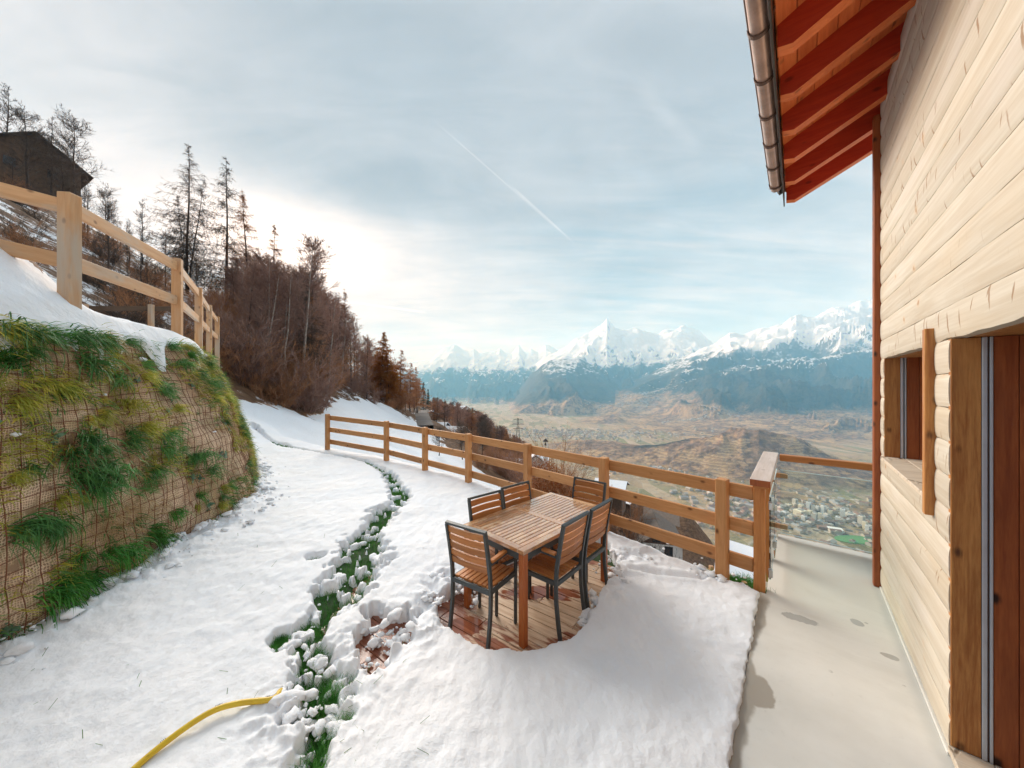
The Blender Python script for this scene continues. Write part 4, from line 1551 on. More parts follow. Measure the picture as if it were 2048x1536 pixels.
while cnt < 240:
    s = rb.uniform(2.6, BANKLEN - 3.2)
    t = rb.uniform(0.04, 0.99)
    dens = 0.20 + 0.55 * sstep(t, 0.45, 0.9) + 0.5 * sstep(s, 7.4, 8.6)
    nn = float(noise2(np.array(s * 1.1), np.array(t * 3.0), 55)) * 0.9
    if rb.uniform() < dens + nn * 0.6 - 0.08:
        k = int(rb.integers(0, 12))
        obj('grass_tuft', tuft_me[k], bank, bank_frame(s, t, 0.005, rb.uniform(0.35, 0.95), rb.uniform(-0.6, 0.6)))
        cnt += 1
for q in range(60):
    s, t = rb.uniform(2.6, BANKLEN - 3.5), rb.uniform(0.05, 0.97)
    obj('leafy_weed', weed_me[q % 4], bank, bank_frame(s, t, 0.015, rb.uniform(0.4, 0.9), rb.uniform(0, 6)))


def stuff_mesh(name, srcs, mats_, M_list, mat):
    """many small copies fused into one mesh"""
    Vs, Fs, o = [], [], 0
    for (V, Fc), M in M_list:
        V = np.asarray(V) @ np.array(M.to_3x3()).T + np.array(M.translation)
        Vs.append(V)
        Fs += [tuple(i + o for i in q) for q in Fc]
        o += len(V)
    return mesh_from(name, np.concatenate(Vs), Fs, mat)


# fine short growth over the whole bank
for nm, mt, n_, sd in (('short_growth', M_GRASSY, 1300, 1), ('short_growth', M_GRASSD, 1000, 2), ('dead_grass', M_STRAW, 900, 3)):
    rg = np.random.default_rng(900 + sd)
    src = [blades(18, 0.06, 0.12, 0.0065, 0.5, 700 + sd * 10 + k) for k in range(5)]
    lst = []
    tries = 0
    while len(lst) < n_ and tries < 40000:
        tries += 1
        s, t = rg.uniform(2.6, BANKLEN - 2.6), rg.uniform(0.02, 1.0)
        nn = float(noise2(np.array(s * 0.9 + sd * 5), np.array(t * 3.2), 81)) + 0.45 * float(noise2(np.array(s * 3.1), np.array(t * 8), 82))
        if nn + 0.9 * sstep(s, 7.3, 8.4) + 0.35 * sstep(t, 0.4, 0.9) - 0.14 > rg.uniform(-0.1, 0.5):
            M = Matrix.Translation(-o_b) @ bank_frame(s, t, 0.004, rg.uniform(0.6, 1.5), rg.uniform(-1, 1))
            lst.append((src[int(rg.integers(0, 5))], M))
    g = bankobj(nm, stuff_mesh(nm, None, None, lst, mt))
    g['kind'] = 'stuff'

# ------------------------------------------------------------------ ground above the bank
def plateau(s, w_):
    """height above the lip, w_ metres back from it"""
    sl = 0.80 - 0.55 * sstep(s, 4.4, 5.8)
    return sl * np.minimum(w_, 0.95) + 0.06 * np.maximum(w_ - 0.95, 0)


ns, nw = 300, 110
S2 = np.linspace(0.3, BANKLEN, ns)
W2 = np.concatenate([np.linspace(-0.24, 0.3, 34), np.geomspace(0.3, 13, nw - 33)[1:]])
f_ = np.clip(S2 / BANKLEN * (NS - 1), 0, NS - 1.001)
i_ = f_.astype(int)
B2 = BK[i_]
inx, iny = B2[:, 2] - B2[:, 0], B2[:, 3] - B2[:, 1]
ln = np.hypot(inx, iny)
inx, iny = inx / ln, iny / ln
# smooth the inward direction
for arr in (inx, iny):
    pad = np.concatenate([np.repeat(arr[:1], 20), arr, np.repeat(arr[-1:], 20)])
    arr[:] = np.convolve(pad, np.ones(41) / 41, 'valid')
S2g, W2g = np.meshgrid(S2, W2)
drip = 0.20 + 0.46 * np.clip(fbm(S2 * 1.5, S2 * 0, 15, 3), -0.35, 1) + 0.22 * np.clip(fbm(S2 * 5, S2 * 0 + 3, 16, 3), -0.2, 1)
wl = np.where(W2g < 0, W2g * np.clip(drip, 0.06, 0.62)[None, :] / 0.24, W2g)
zdrop = np.where(W2g < 0, -(np.abs(W2g) / 0.24) ** 1.5 * (np.clip(drip, 0.06, 0.62)[None, :] * 1.1 + 0.05), 0)
wob = np.where(W2g < 0, 0.34 * wl - 0.05 * np.sin(np.clip(-W2g / 0.24, 0, 1) * np.pi), wl)
wx = B2[:, 2][None, :] + inx[None, :] * wob
wy = B2[:, 3][None, :] + iny[None, :] * wob
lip = B2[:, 4][None, :] + 0.04
zz = lip + plateau(S2g, np.maximum(wl, 0)) + zdrop + fbm(wx / 0.5, wy / 0.5, 18, 4) * 0.03 * sstep(np.abs(W2g), 0, 0.2) + 0.14 * sstep(wl, -0.08, 0.10)
zz = np.where(W2g > 0.8, smax(zz - 0.0, hz(wx, wy) + fbm(wx / 3, wy / 3, 20, 4) * 0.5, 0.4), zz)
zz = zz - 0.9 * sstep(wl, 10.5, 13)
v = np.stack([wx, wy, zz], -1).reshape(-1, 3)
nw = len(W2)
i = np.arange((nw - 1) * (ns - 1))
r_, c_ = i // (ns - 1), i % (ns - 1)
a = r_ * ns + c_
f = np.stack([a, a + ns, a + ns + 1, a + 1], -1)
me = mesh_from('upper_slope', v, f, M_HILL, True)
at = me.attributes.new('open', 'FLOAT', 'POINT')
op = np.where(wl < 1.15 + 0.5 * fbm(wx / 0.8, wy / 0.8, 25, 3), 1.0, 0.12 + 0.3 * np.clip(fbm(wx / 1.5, wy / 1.5, 26, 3), -0.5, 1))
at.data.foreach_set('value', op.astype(np.float32).ravel())
upper = tag(obj('upper_slope', me), kind='structure')
UPX, UPY, UPZ = wx, wy, zz


def upz(x, y):
    k = int(np.argmin((UPX - x) ** 2 + (UPY - y) ** 2))
    return float(UPZ.ravel()[k])

# ------------------------------------------------------------------ the walk and the house (house frame: x into the house, y along the wall, z up)
def hplank(name, a, b, W, Hh, mat, parent, up=(0, 0, 1), bev=0.004):
    return plank(name, a, b, W, Hh, mat, parent, up, HM, bev)


def hbox(name, lo, hi, mat, parent, bev=0.004):
    lo, hi = Vector(lo), Vector(hi)
    s = hi - lo
    v, f = cbox_data(*s, bev)
    return obj(name, mesh_from(name, v, f, mat), parent, HM @ Matrix.Translation((lo + hi) / 2))


# concrete slab: its mesh stays in house coordinates so that the stains sit where they were seen
mb = MB()
pl_ = [(-0.26, -3.0), (0.63, -3.0), (0.63, 4.83), (3.4, 4.83), (3.4, 5.52), (-0.185, 5.52), (-0.185, 4.73), (-0.215, 4.73), (-0.215, 3.875), (-0.26, 3.875)]
n_ = len(pl_)
mb.add([(x, y, 0.0) for x, y in pl_] + [(x, y, -0.24) for x, y in pl_], [tuple(range(n_)), tuple(reversed(range(n_, 2 * n_)))] + [(k, k + n_, (k + 1) % n_ + n_, (k + 1) % n_) for k in range(n_)])
walk = tag(obj('walkway', mb.me('walkway', M_CONC), None, HM), kind='structure')

WX = 0.607            # wall plane
house = thing('timber_house', 'chalet of bleached log boards with red rafters under the eaves, right of the walk', 'house', M=HM @ Matrix.Translation((WX, 4.85, 0)))

_rb = np.random.default_rng(77)


def log_board(y0, y1, z0, z1, wob=0.004, bulge=0.008, mat=None, name='wall_board', cut_lo=False, cut_hi=False):
    L = y1 - y0
    n = max(6, int(L / 0.045))
    prof_ = [0.0, 0.05, 0.16, 0.33, 0.5, 0.67, 0.84, 0.95, 1.0]
    V, Fc = [], []
    sd = int(_rb.integers(0, 9999))
    ys_ = np.linspace(-L / 2, L / 2, n)
    h = z1 - z0 - 0.003
    lo = fbm(ys_ * 2.3, ys_ * 0, sd, 3) * wob * (2.2 if cut_lo else 1)
    hi = fbm(ys_ * 2.3, ys_ * 0 + 9, sd + 1, 3) * wob * (2.2 if cut_hi else 1)
    bl = bulge * (1 + 0.25 * fbm(ys_ * 1.1, ys_ * 0 + 3, sd + 2, 2))
    for j, yy in enumerate(ys_):
        for t in prof_:
            zz_ = -h / 2 + lo[j] + (h + hi[j] - lo[j]) * t
            xx = -bl[j] * (1 - abs(2 * t - 1) ** 4.0) - 0.002
            V.append((xx, yy, zz_))
        V.append((0.05, yy, h / 2))
        V.append((0.05, yy, -h / 2))
    k = len(prof_) + 2
    for j in range(n - 1):
        for q in range(k):
            q2 = (q + 1) % k
            Fc.append((j * k + q, j * k + q2, (j + 1) * k + q2, (j + 1) * k + q))
    Fc.append(tuple(range(k)))
    Fc.append(tuple((n - 1) * k + q for q in reversed(range(k))))
    me_ = mesh_from(name, V, Fc, mat or M_WALL, True)
    try:
        me_.set_sharp_from_angle(angle=R(50))
    except Exception:
        pass
    return obj(name, me_, house, HM @ Matrix.Translation((WX, (y0 + y1) / 2, (z0 + z1) / 2)))


Y0, Y1 = -2.2, 4.655          # wall from behind the camera to the corner board
WIN = (3.07, 4.50, 1.25, 2.13)
DOOR = (0.75, 2.78, 0.06, 2.13)
edges = list(np.linspace(0.02, 1.25, 8)) + list(np.linspace(1.25, 2.13, 6))[1:] + list(2.13 + 0.172 * np.arange(1, 15))
for a_, b_ in zip(edges[:-1], edges[1:]):
    mid = (a_ + b_) / 2
    lo_cut = abs(a_ - 2.13) < 0.01
    if mid < 1.25:
        log_board(DOOR[1], Y1, a_, b_, cut_hi=abs(b_ - 1.25) < 0.01)
        log_board(Y0, DOOR[0], a_, b_)
    elif mid < 2.13:
        log_board(WIN[1], Y1, a_, b_)
        log_board(DOOR[1], WIN[0] - 0.055, a_, b_)
        log_board(Y0, DOOR[0], a_, b_)
    else:
        log_board(Y0, Y1, a_, b_, wob=0.005 if lo_cut else 0.003, cut_lo=lo_cut)
# dark core behind the boards keeps the joints dark
hbox('wall_core', (WX + 0.052, Y0, 2.14), (WX + 0.42, Y1 + 0.1, 4.60), M_BROWNW, house)
hbox('wall_core', (WX + 0.052, WIN[0] - 0.05, 0.02), (WX + 0.42, Y1 + 0.1, 1.235), M_BROWNW, house)
hbox('wall_core', (WX + 0.052, DOOR[1] + 0.002, 0.02), (WX + 0.42, WIN[0] - 0.055, 2.135), M_BROWNW, house)
hbox('wall_core', (WX + 0.052, WIN[1] + 0.032, 1.24), (WX + 0.42, Y1 + 0.1, 2.135), M_BROWNW, house)
hbox('wall_core', (WX + 0.052, Y0, 0.02), (WX + 0.42, DOOR[0], 2.135), M_BROWNW, house)
# gable side round the corner, log boards too
for a_, b_ in zip(edges[:-1], edges[1:]):
    hplank('wall_board', (WX + 0.06, 4.80, (a_ + b_) / 2), (WX + 4.0, 4.80, (a_ + b_) / 2), 0.06, b_ - a_ - 0.004, M_WALL, house)
# corner boards
hbox('corner_board', (WX - 0.052, Y1 + 0.004, 0.0), (WX + 0.02, Y1 + 0.085, 4.42), M_REVEAL_D, house, 0.006)
hbox('corner_board', (WX - 0.040, Y1 + 0.089, 0.0), (WX + 0.04, Y1 + 0.145, 4.42), M_RAILZ, house, 0.006)
hbox('footing_strip', (WX - 0.015, DOOR[1], 0.0), (WX + 0.05, Y1, 0.018), M_CONC, house, 0.003)


def reveal(op, y, z0, z1, depth, parent, far_side=True):
    """board, guide rail, then planks going into the wall, on the jamb that faces us"""
    s = 1 if far_side else -1
    def rb(nm, x0, x1, m, ins=0.006, th=0.03):
        ya, yb = sorted((y - s * ins, y + s * th))
        return hbox(nm, (x0, ya, z0), (x1, yb, z1), m, parent, 0.002)
    rb('reveal_board', WX - 0.004, WX + 0.091, M_REVEAL)
    x = WX + 0.127
    while x < WX + depth - 0.02:
        x2 = min(x + 0.074, WX + depth)
        rb('reveal_board', x + 0.0012, x2 - 0.0012, M_REVEAL_D)
        x = x2
    g = rb('guide_rail', WX + 0.0925, WX + 0.1085, M_ALU, 0.012)
    rb('guide_rail', WX + 0.1155, WX + 0.1258, M_ALU, 0.012)
    rb('slot_shade', WX + 0.1087, WX + 0.1153, M_SLOT, -0.004)  # dark strip between the guide rails, the slot's shade set in colour


def part(name, parent):
    o = bpy.data.objects.new(name, None)
    return link(o, parent, HM @ Matrix.Translation((WX, 3.0, 1.0)))


win = part('window', house)
reveal(WIN, WIN[1], WIN[2], WIN[3], 0.42, win)
# near jamb board standing proud of the wall
hbox('jamb_board', (WX - 0.046, WIN[0] - 0.052, 1.155), (WX + 0.40, WIN[0] - 0.004, 2.215), M_REVEAL, win, 0.003)
# live-edged sill of three boards, and its deep front
for k in range(3):
    x0, x1 = WX - 0.03 + k * 0.145, WX - 0.03 + (k + 1) * 0.145 - 0.002
    hbox('sill_board', (x0, WIN[0], 1.222), (x1, WIN[1] - 0.0, 1.252), M_SILL, win, 0.004)
hbox('window_head', (WX + 0.06, WIN[0], 2.128), (WX + 0.42, WIN[1], 2.158), M_REVEAL, win, 0.002)
for nm, lo, hi in (('window_frame', (WX + 0.32, WIN[0], 1.254), (WX + 0.38, WIN[0] + 0.07, 2.126)), ('window_frame', (WX + 0.32, WIN[1] - 0.07, 1.254), (WX + 0.38, WIN[1], 2.126)),
                   ('window_frame', (WX + 0.32, WIN[0] + 0.072, 1.254), (WX + 0.38, WIN[1] - 0.072, 1.324)), ('window_frame', (WX + 0.32, WIN[0] + 0.072, 2.056), (WX + 0.38, WIN[1] - 0.072, 2.126)),
                   ('window_frame', (WX + 0.32, 3.75, 1.326), (WX + 0.38, 3.82, 2.054))):
    hbox(nm, lo, hi, M_REVEAL, win, 0.004)
hbox('pane', (WX + 0.345, WIN[0] + 0.072, 1.326), (WX + 0.355, 3.748, 2.054), M_GLASSD, win, 0.001)
hbox('pane', (WX + 0.345, 3.822, 1.326), (WX + 0.355, WIN[1] - 0.072, 2.054), M_GLASSD, win, 0.001)

door = part('doorway', house)
reveal(DOOR, DOOR[1], DOOR[2], DOOR[3], 0.42, door)
reveal(DOOR, DOOR[0], DOOR[2], DOOR[3], 0.42, door, False)
for k in range(3):
    hbox('sill_board', (WX - 0.012 + k * 0.142, DOOR[0], 0.022), (WX - 0.012 + (k + 1) * 0.142 - 0.002, DOOR[1], 0.058), M_SILL, door, 0.004)
hbox('door_head', (WX + 0.06, DOOR[0], 2.132), (WX + 0.42, DOOR[1], 2.16), M_REVEAL, door, 0.002)
for lo, hi in (((WX + 0.33, DOOR[1] - 0.1, 0.06), (WX + 0.39, DOOR[1], 2.13)), ((WX + 0.33, DOOR[0], 0.06), (WX + 0.39, DOOR[0] + 0.1, 2.13)), ((WX + 0.33, 1.72, 0.06), (WX + 0.39, 1.82, 2.13))):
    hbox('door_frame', lo, hi, M_REVEAL_D, door, 0.004)
hbox('pane', (WX + 0.355, DOOR[0] + 0.1, 0.06), (WX + 0.365, 1.718, 2.13), M_GLASSD, door, 0.001)
hbox('pane', (WX + 0.355, 1.822, 0.06), (WX + 0.365, DOOR[1] - 0.1, 2.13), M_GLASSD, door, 0.001)

# roof: rafters at half-metre steps, soffit boards, verge, fascia
SL = 0.48
roof = part('roof', house)


def zb(x):
    return 4.06 + SL * (x + 0.10)


RW, RHt = 0.088, 0.20
for k in range(16):
    y = 5.36 - 0.49 * k
    # underside is cut back at the lower end
    x1 = 1.7 if y > 4.85 else 0.72
    pts = [(-0.10, zb(-0.10) + RHt * 0.28), (-0.02, zb(-0.02)), (x1, zb(x1)), (x1, zb(x1) + RHt), (-0.10, zb(-0.10) + RHt)]
    V = [(px_, -RW / 2, pz_) for px_, pz_ in pts] + [(px_, RW / 2, pz_) for px_, pz_ in pts]
    V = [(a, b, c - 4.2) for a, b, c in V]
    n_ = len(pts)
    Fc = [tuple(range(n_)), tuple(reversed(range(n_, 2 * n_)))] + [(q, q + n_, (q + 1) % n_ + n_, (q + 1) % n_) for q in range(n_)]
    me_ = mesh_from('rafter', V, Fc, [M_RAFTER, M_SOFFIT], False, [0, 0] + [1, 1, 0, 0, 1])  # undersides take the soffit orange, their lit look put into the colour
    obj('rafter', me_, roof, HM @ Matrix.Translation((0, y, 4.2)))
for k in range(17):
    x = -0.112 + 0.11 * (k + 0.5)
    if x > 1.75:
        break
    z = zb(x) + RHt + 0.012
    hplank('soffit_board', (x, -2.4, z), (x, 5.43, z), 0.117, 0.02, M_SOFFIT, roof, up=(-SL, 0, 1), bev=0.003)
hplank('roof_sheet', (0.80, -2.42, zb(0.80) + RHt + 0.085), (0.80, 5.46, zb(0.80) + RHt + 0.085), 2.2, 0.10, M_ROOFD, roof, up=(-SL, 0, 1), bev=0.005)
hbox('fascia', (-0.128, -2.42, zb(-0.10) + 0.035), (-0.116, 5.44, zb(-0.10) + RHt + 0.06), M_FASCIA, roof, 0.002)
# purlin end by the corner, where roof meets wall
gut = part('gutter', house)
GX, GZ, GR_ = -0.186, zb(-0.10) + 0.11, 0.052
V, Fc = [], []
ysg = np.linspace(-2.4, 5.02, 60)
na = 12
for j, yy in enumerate(ysg):
    for q in range(na + 1):
        a = math.pi + math.pi * q / na
        V.append((GX + GR_ * math.cos(a), yy, GZ + GR_ * math.sin(a)))
    for q in range(na, -1, -1):
        a = math.pi + math.pi * q / na
        V.append((GX + (GR_ - 0.004) * math.cos(a), yy, GZ + (GR_ - 0.004) * math.sin(a)))
k = 2 * (na + 1)
for j in range(len(ysg) - 1):
    for q in range(k):
        q2 = (q + 1) % k
        Fc.append((j * k + q, (j + 1) * k + q, (j + 1) * k + q2, j * k + q2))
obj('trough', mesh_from('trough', V, Fc, M_ZINC, True), gut, HM)
mb = MB()
mb.tube([(GX - GR_, -2.4, GZ + 0.004), (GX - GR_, 5.02, GZ + 0.004)], 0.009, 8)
obj('bead', mb.me('bead', M_BRKT, True), gut, HM)
mb = MB()          # stop end
va = [(GX + GR_ * math.cos(math.pi + math.pi * q / na), 5.022, GZ + GR_ * math.sin(math.pi + math.pi * q / na)) for q in range(na + 1)]
mb.add(va, [tuple(range(na + 1))])
va = [(x, y + 0.003, z) for x, y, z in va]
mb.add(va, [tuple(reversed(range(na + 1)))])
obj('stop_end', mb.me('stop_end', M_ZINC), gut, HM)
brk = None
for q in range(17):
    y = 4.92 - 0.445 * q
    if brk is None:
        mb = MB()
        arc = [(GX + (GR_ + 0.004) * math.cos(a), 0, GZ + (GR_ + 0.004) * math.sin(a)) for a in np.linspace(math.pi, 2 * math.pi, 13)]
        V, Fc = [], []
        for (x, _, z) in arc:
            dxx, dzz = (x - GX), (z - GZ)
            l_ = math.hypot(dxx, dzz)
            for off, yo in ((0, -0.014), (0.006, -0.014), (0.006, 0.014), (0, 0.014)):
                V.append((x + dxx / l_ * off, yo, z + dzz / l_ * off))
        for j in range(len(arc) - 1):
            for e in range(4):
                e2_ = (e + 1) % 4
                Fc.append((j * 4 + e, j * 4 + e2_, (j + 1) * 4 + e2_, (j + 1) * 4 + e))
        mb.add(V, Fc)
        mb.bar((GX + GR_, 0, GZ), (GX + GR_ + 0.03, 0, GZ + 0.075), 0.028, 0.006)
        mb.tube([(GX - GR_, -0.016, GZ + 0.006), (GX - GR_, 0.016, GZ + 0.006)], 0.013, 8)
        brk = mb.me('gutter_bracket', M_BRKT)
    obj('gutter_bracket', brk, gut, HM @ Matrix.Translation((0, y, 0)))

# ------------------------------------------------------------------ balcony railing
ral = thing('balcony_railing', 'oiled larch balcony railing with glass panels at the end of the concrete walk', 'railing', M=HM @ Matrix.Translation((-0.28, 4.6, 0)))
RX = -0.248
for y, zt in ((3.93, 0.975), (4.67, 0.975), (5.41, 0.975)):
    hbox('post', (RX - 0.052 - 0.012 * (y < 4), y - 0.043, -0.24), (RX + 0.036 - 0.012 * (y < 4), y + 0.043, zt), M_RAILZ, ral, 0.006)
hbox('handrail', (RX - 0.085, 3.80, 0.979), (RX + 0.070, 5.47, 1.038), M_RAILTOP, ral, 0.006)
hbox('handrail', (RX + 0.082, 5.37, 0.955), (3.2, 5.46, 1.030), M_RAIL, ral, 0.006)
hbox('end_grain', (RX - 0.083, 3.7955, 0.981), (RX + 0.068, 3.7992, 1.036), M_REVEAL_D, ral, 0.001)
hbox('under_rail', (RX - 0.065, 3.83, 0.955), (RX + 0.05, 5.44, 0.9765), M_RAIL, ral, 0.003)
for (xa, xb) in ((1.75, 1.84), (3.1, 3.19)):
    hbox('post', (xa, 5.37, -0.24), (xb, 5.46, 0.953), M_RAILZ, ral, 0.006)


def glass(lo, hi):
    g = hbox('glass_panel', lo, hi, M_GLASS, ral, 0.0005)
    lo, hi = Vector(lo), Vector(hi)
    for z in (lo.z - 0.0035, hi.z + 0.0035):
        v, f = cbox_data(hi.x - lo.x + 0.002, hi.y - lo.y + 0.002, 0.006, 0.001)
        obj('glass_edge', mesh_from('glass_edge', v, f, M_GLEDGE), g, HM @ Matrix.Translation(((lo.x + hi.x) / 2, (lo.y + hi.y) / 2, z)))


glass((RX + 0.05, 3.99, 0.09), (RX + 0.06, 4.61, 0.85))
glass((RX + 0.05, 4.73, 0.09), (RX + 0.06, 5.35, 0.85))
glass((RX + 0.09, 5.405, 0.06), (1.70, 5.417, 0.835))
for y in (3.93, 4.67):
    for z in (0.16, 0.78):
        hbox('glass_clamp', (RX + 0.046, y + 0.01, z - 0.035), (RX + 0.078, y + 0.055, z + 0.035), M_CLAMP, ral, 0.004)
for z in (0.13, 0.76):
    hbox('rail_bracket', (RX + 0.047, 5.425, z - 0.028), (RX + 0.16, 5.465, z + 0.028), M_FENCE2, ral, 0.004)

# ------------------------------------------------------------------ garden fence along the edge of the lawn
gf_ = thing('garden_fence', 'brown three-rail larch fence along the far edge of the snowy lawn', 'fence', (0.245, 5.46, 0))
PT = [1.05, 0.99, 0.96, 0.955, 0.955, 0.965, 0.972]
for i, (p, zt) in enumerate(zip(FENCE, PT)):
    q = fe[min(i + 1, 6)] - fe[max(i - 1, 0)]
    a = math.atan2(q.y, q.x)
    v, f = cbox_data(0.10, 0.10, zt + 0.35, 0.006)
    me_ = mesh_from('post', v, f, M_FENCE if i < 6 else M_FENCE)
    # grain runs up the post
    M = Matrix.Translation((p[0], p[1], (zt - 0.35) / 2)) @ Matrix.Rotation(a, 4, 'Z')
    v, f = cbox_data(zt + 0.35, 0.10, 0.10, 0.006)
    obj('post', mesh_from('post', v, f, M_FENCE), gf_, M @ Matrix.Rotation(R(-90), 4, 'Y'))
for i in range(6):
    a, b = fe[i], fe[i + 1]
    t_ = (b - a).normalized()
    nrm = Vector((-t_.y, t_.x, 0)) * 0.072
    a2 = a - t_ * (0.14 if i == 0 else -0.002)
    b2 = b + t_ * (0.24 if i == 5 else -0.002)
    for r0, r1 in ((0.865, 0.865), (0.525, 0.53), (0.185, 0.19)):
        za = r0 + (PT[i] - 0.965) * 0.9
        zb_ = r1 + (PT[i + 1] - 0.965) * 0.9
        plank('rail', a2 + nrm + Vector((0, 0, za)), b2 + nrm + Vector((0, 0, zb_)), 0.04, 0.128, M_FENCE, gf_)

# ------------------------------------------------------------------ fence on top of the bank
uf = thing('hillside_fence', 'pale two-rail larch fence standing in the snow above the planted bank', 'fence', (-5.24, 5.4, 2.7))
UF = [(-6.3, 2.75), (-4.36, 3.40), (-5.24, 5.40), (-6.45, 7.10), (-7.90, 9.00), (-9.4, 11.0)]
UZT = [4.15, 3.77, 3.86, 3.88, 3.96, 4.05]
ups = [Vector((a, b, z)) for (a, b), z in zip(UF, UZT)]
UANG = [0.25, 1.15, 1.1, 0.9, 0.9, 0.9]
for i, p in enumerate(ups):
    v, f = cbox_data(1.75, 0.115, 0.115, 0.007)
    obj('post', mesh_from('post', v, f, M_FENCE2), uf, Matrix.Translation((p.x, p.y, p.z - 0.875)) @ Matrix.Rotation(math.atan2((ups[min(i + 1, 5)] - ups[max(i - 1, 0)]).y, (ups[min(i + 1, 5)] - ups[max(i - 1, 0)]).x) + (0 if i != 1 else 0.5), 4, 'Z') @ Matrix.Rotation(R(-90), 4, 'Y'))
for i in range(5):
    a, b = ups[i], ups[i + 1]
    t_ = (b - a)
    t_.z = 0
    t_.normalize()
    nrm = Vector((t_.y, -t_.x, 0)) * (-0.0)
    back = Vector((-0.05, 0.08, 0)) * 0
    for dzz in (0.125, 0.66):
        A = a + Vector((0, 0, -dzz)) + t_ * 0.055
        B = b + Vector((0, 0, -dzz)) - t_ * 0.055
        plank('rail', A, B, 0.045, 0.135, M_FENCE2, uf)

lf = thing('low_rail', 'low brown single rail on short posts behind the bank-top fence', 'fence', (-9.0, 10.5, 3.4))
a, b = P(150, 617, 9.6), P(420, 618, 11.5)
plank('rail', a, b, 0.06, 0.14, M_CHALET, lf)
for u in (295, 172, 402):
    k = (u - 150) / 270
    p = a.lerp(b, k) + Vector((0.02, -0.09, 0.02))
    v, f = cbox_data(0.9, 0.11, 0.11, 0.006)
    obj('post', mesh_from('post', v, f, M_FENCE2), lf, Matrix.Translation((p.x, p.y, p.z - 0.36)) @ Matrix.Rotation(R(-90), 4, 'Y'))

# ------------------------------------------------------------------ round deck
deck = thing('wooden_deck', 'round deck of wet reddish boards showing through the snow under the dining set', 'deck', (-0.05, 3.2, -0.1))
pd_ = Vector((0.815, -0.58, 0)).normalized()
pn_ = Vector((0.58, 0.815, 0)).normalized()
cd_ = Vector((-0.15, 3.10, -0.112))
PW = 0.112
RD = 1.42
for k in range(-11, 12):
    o_ = k * PW
    hw = math.sqrt(max(RD * RD - o_ * o_, 0.02))
    cuts = [-hw]
    j = -hw + random.uniform(0.5, 1.5)
    while j < hw - 0.3:
        cuts.append(j)
        j += random.uniform(0.9, 1.7)
    cuts.append(hw)
    for a, b in zip(cuts[:-1], cuts[1:]):
        pa = cd_ + pn_ * o_ + pd_ * (a + 0.0025)
        pb = cd_ + pn_ * o_ + pd_ * (b - 0.0025)
        plank('deck_board', pa, pb, PW - 0.006, 0.024, M_DECK, deck, b=0.003)
mb = MB()       # screw heads, two at each board end and bearer
for k in range(-11, 12):
    for a in np.arange(-1.19, 1.2, 0.47):
        if (k * PW) ** 2 + a * a < 1.25 ** 2:
            for q in (-0.03, 0.03):
                p = cd_ + pn_ * (k * PW + q) + pd_ * (a + 0.01 * ((k * 7) % 3 - 1))
                mb.tube([p + Vector((0, 0, 0.011)), p + Vector((0, 0, 0.0135))], 0.0036, 6)
s_ = obj('screw_head', mb.me('screw_head', M_STEEL), deck)
s_['kind'] = 'stuff'
for k in range(-2, 3):
    plank('bearer', cd_ + pd_ * (k * 0.47) - pn_ * 0.9 + Vector((0, 0, -0.035)), cd_ + pd_ * (k * 0.47) + pn_ * 0.9 + Vector((0, 0, -0.035)), 0.05, 0.045, M_BROWNW, deck)
DZ = -0.10

# ------------------------------------------------------------------ dining table
TC = Vector((0.268, 3.300, DZ))
TA = math.atan2(0.93, 0.905)
TM = Matrix.Translation(TC) @ Matrix.Rotation(TA, 4, 'Z')
table = thing('dining_table', 'wet slatted teak dining table with dark metal apron and six chairs round it', 'table', M=TM)
TL, TW, TH_ = 1.275, 0.735, 0.742


def tb(name, lo, hi, mat, bev=0.003, along='x'):
    lo, hi = Vector(lo), Vector(hi)
    s = hi - lo
    if along == 'x':
        v, f = cbox_data(*s, bev)
        return obj(name, mesh_from(name, v, f, mat), table, TM @ Matrix.Translation((lo + hi) / 2))
    if along == 'y':
        v, f = cbox_data(s.y, s.x, s.z, bev)
        return obj(name, mesh_from(name, v, f, mat), table, TM @ Matrix.Translation((lo + hi) / 2) @ Matrix.Rotation(R(90), 4, 'Z'))
    v, f = cbox_data(s.z, s.y, s.x, bev)
    return obj(name, mesh_from(name, v, f, mat), table, TM @ Matrix.Translation((lo + hi) / 2) @ Matrix.Rotation(R(-90), 4, 'Y'))


z0, z1 = TH_ - 0.032, TH_
fw = 0.062
tb('frame_board', (-TL / 2, -TW / 2, z0), (TL / 2, -TW / 2 + fw, z1), M_TEAKTOP)
tb('frame_board', (-TL / 2, TW / 2 - fw, z0), (TL / 2, TW / 2, z1), M_TEAKTOP)
tb('frame_board', (-TL / 2, -TW / 2 + fw + 0.002, z0), (-TL / 2 + fw, TW / 2 - fw - 0.002, z1), M_TEAKTOP, along='y')
tb('frame_board', (TL / 2 - fw, -TW / 2 + fw + 0.002, z0), (TL / 2, TW / 2 - fw - 0.002, z1), M_TEAKTOP, along='y')
tb('frame_board', (-0.034, -TW / 2 + fw + 0.002, z0), (0.034, TW / 2 - fw - 0.002, z1), M_TEAKTOP, along='y')
nsl = 13
wsl = (TW - 2 * fw - 0.006) / nsl
for h in (0, 1):
    xa = -TL / 2 + fw + 0.003 if h == 0 else 0.037
    xb = -0.037 if h == 0 else TL / 2 - fw - 0.003
    for k in range(nsl):
        ya = -TW / 2 + fw + 0.003 + k * wsl
        tb('slat', (xa, ya + 0.0035, z0 + 0.008), (xb, ya + wsl - 0.0035, z1 - 0.002), M_TEAKTOP, 0.003)
for sy in (-1, 1):
    tb('apron', (-TL / 2 + 0.05, sy * (TW / 2 - 0.035) - 0.014, z0 - 0.062), (TL / 2 - 0.05, sy * (TW / 2 - 0.035) + 0.014, z0 - 0.001), M_STEEL)
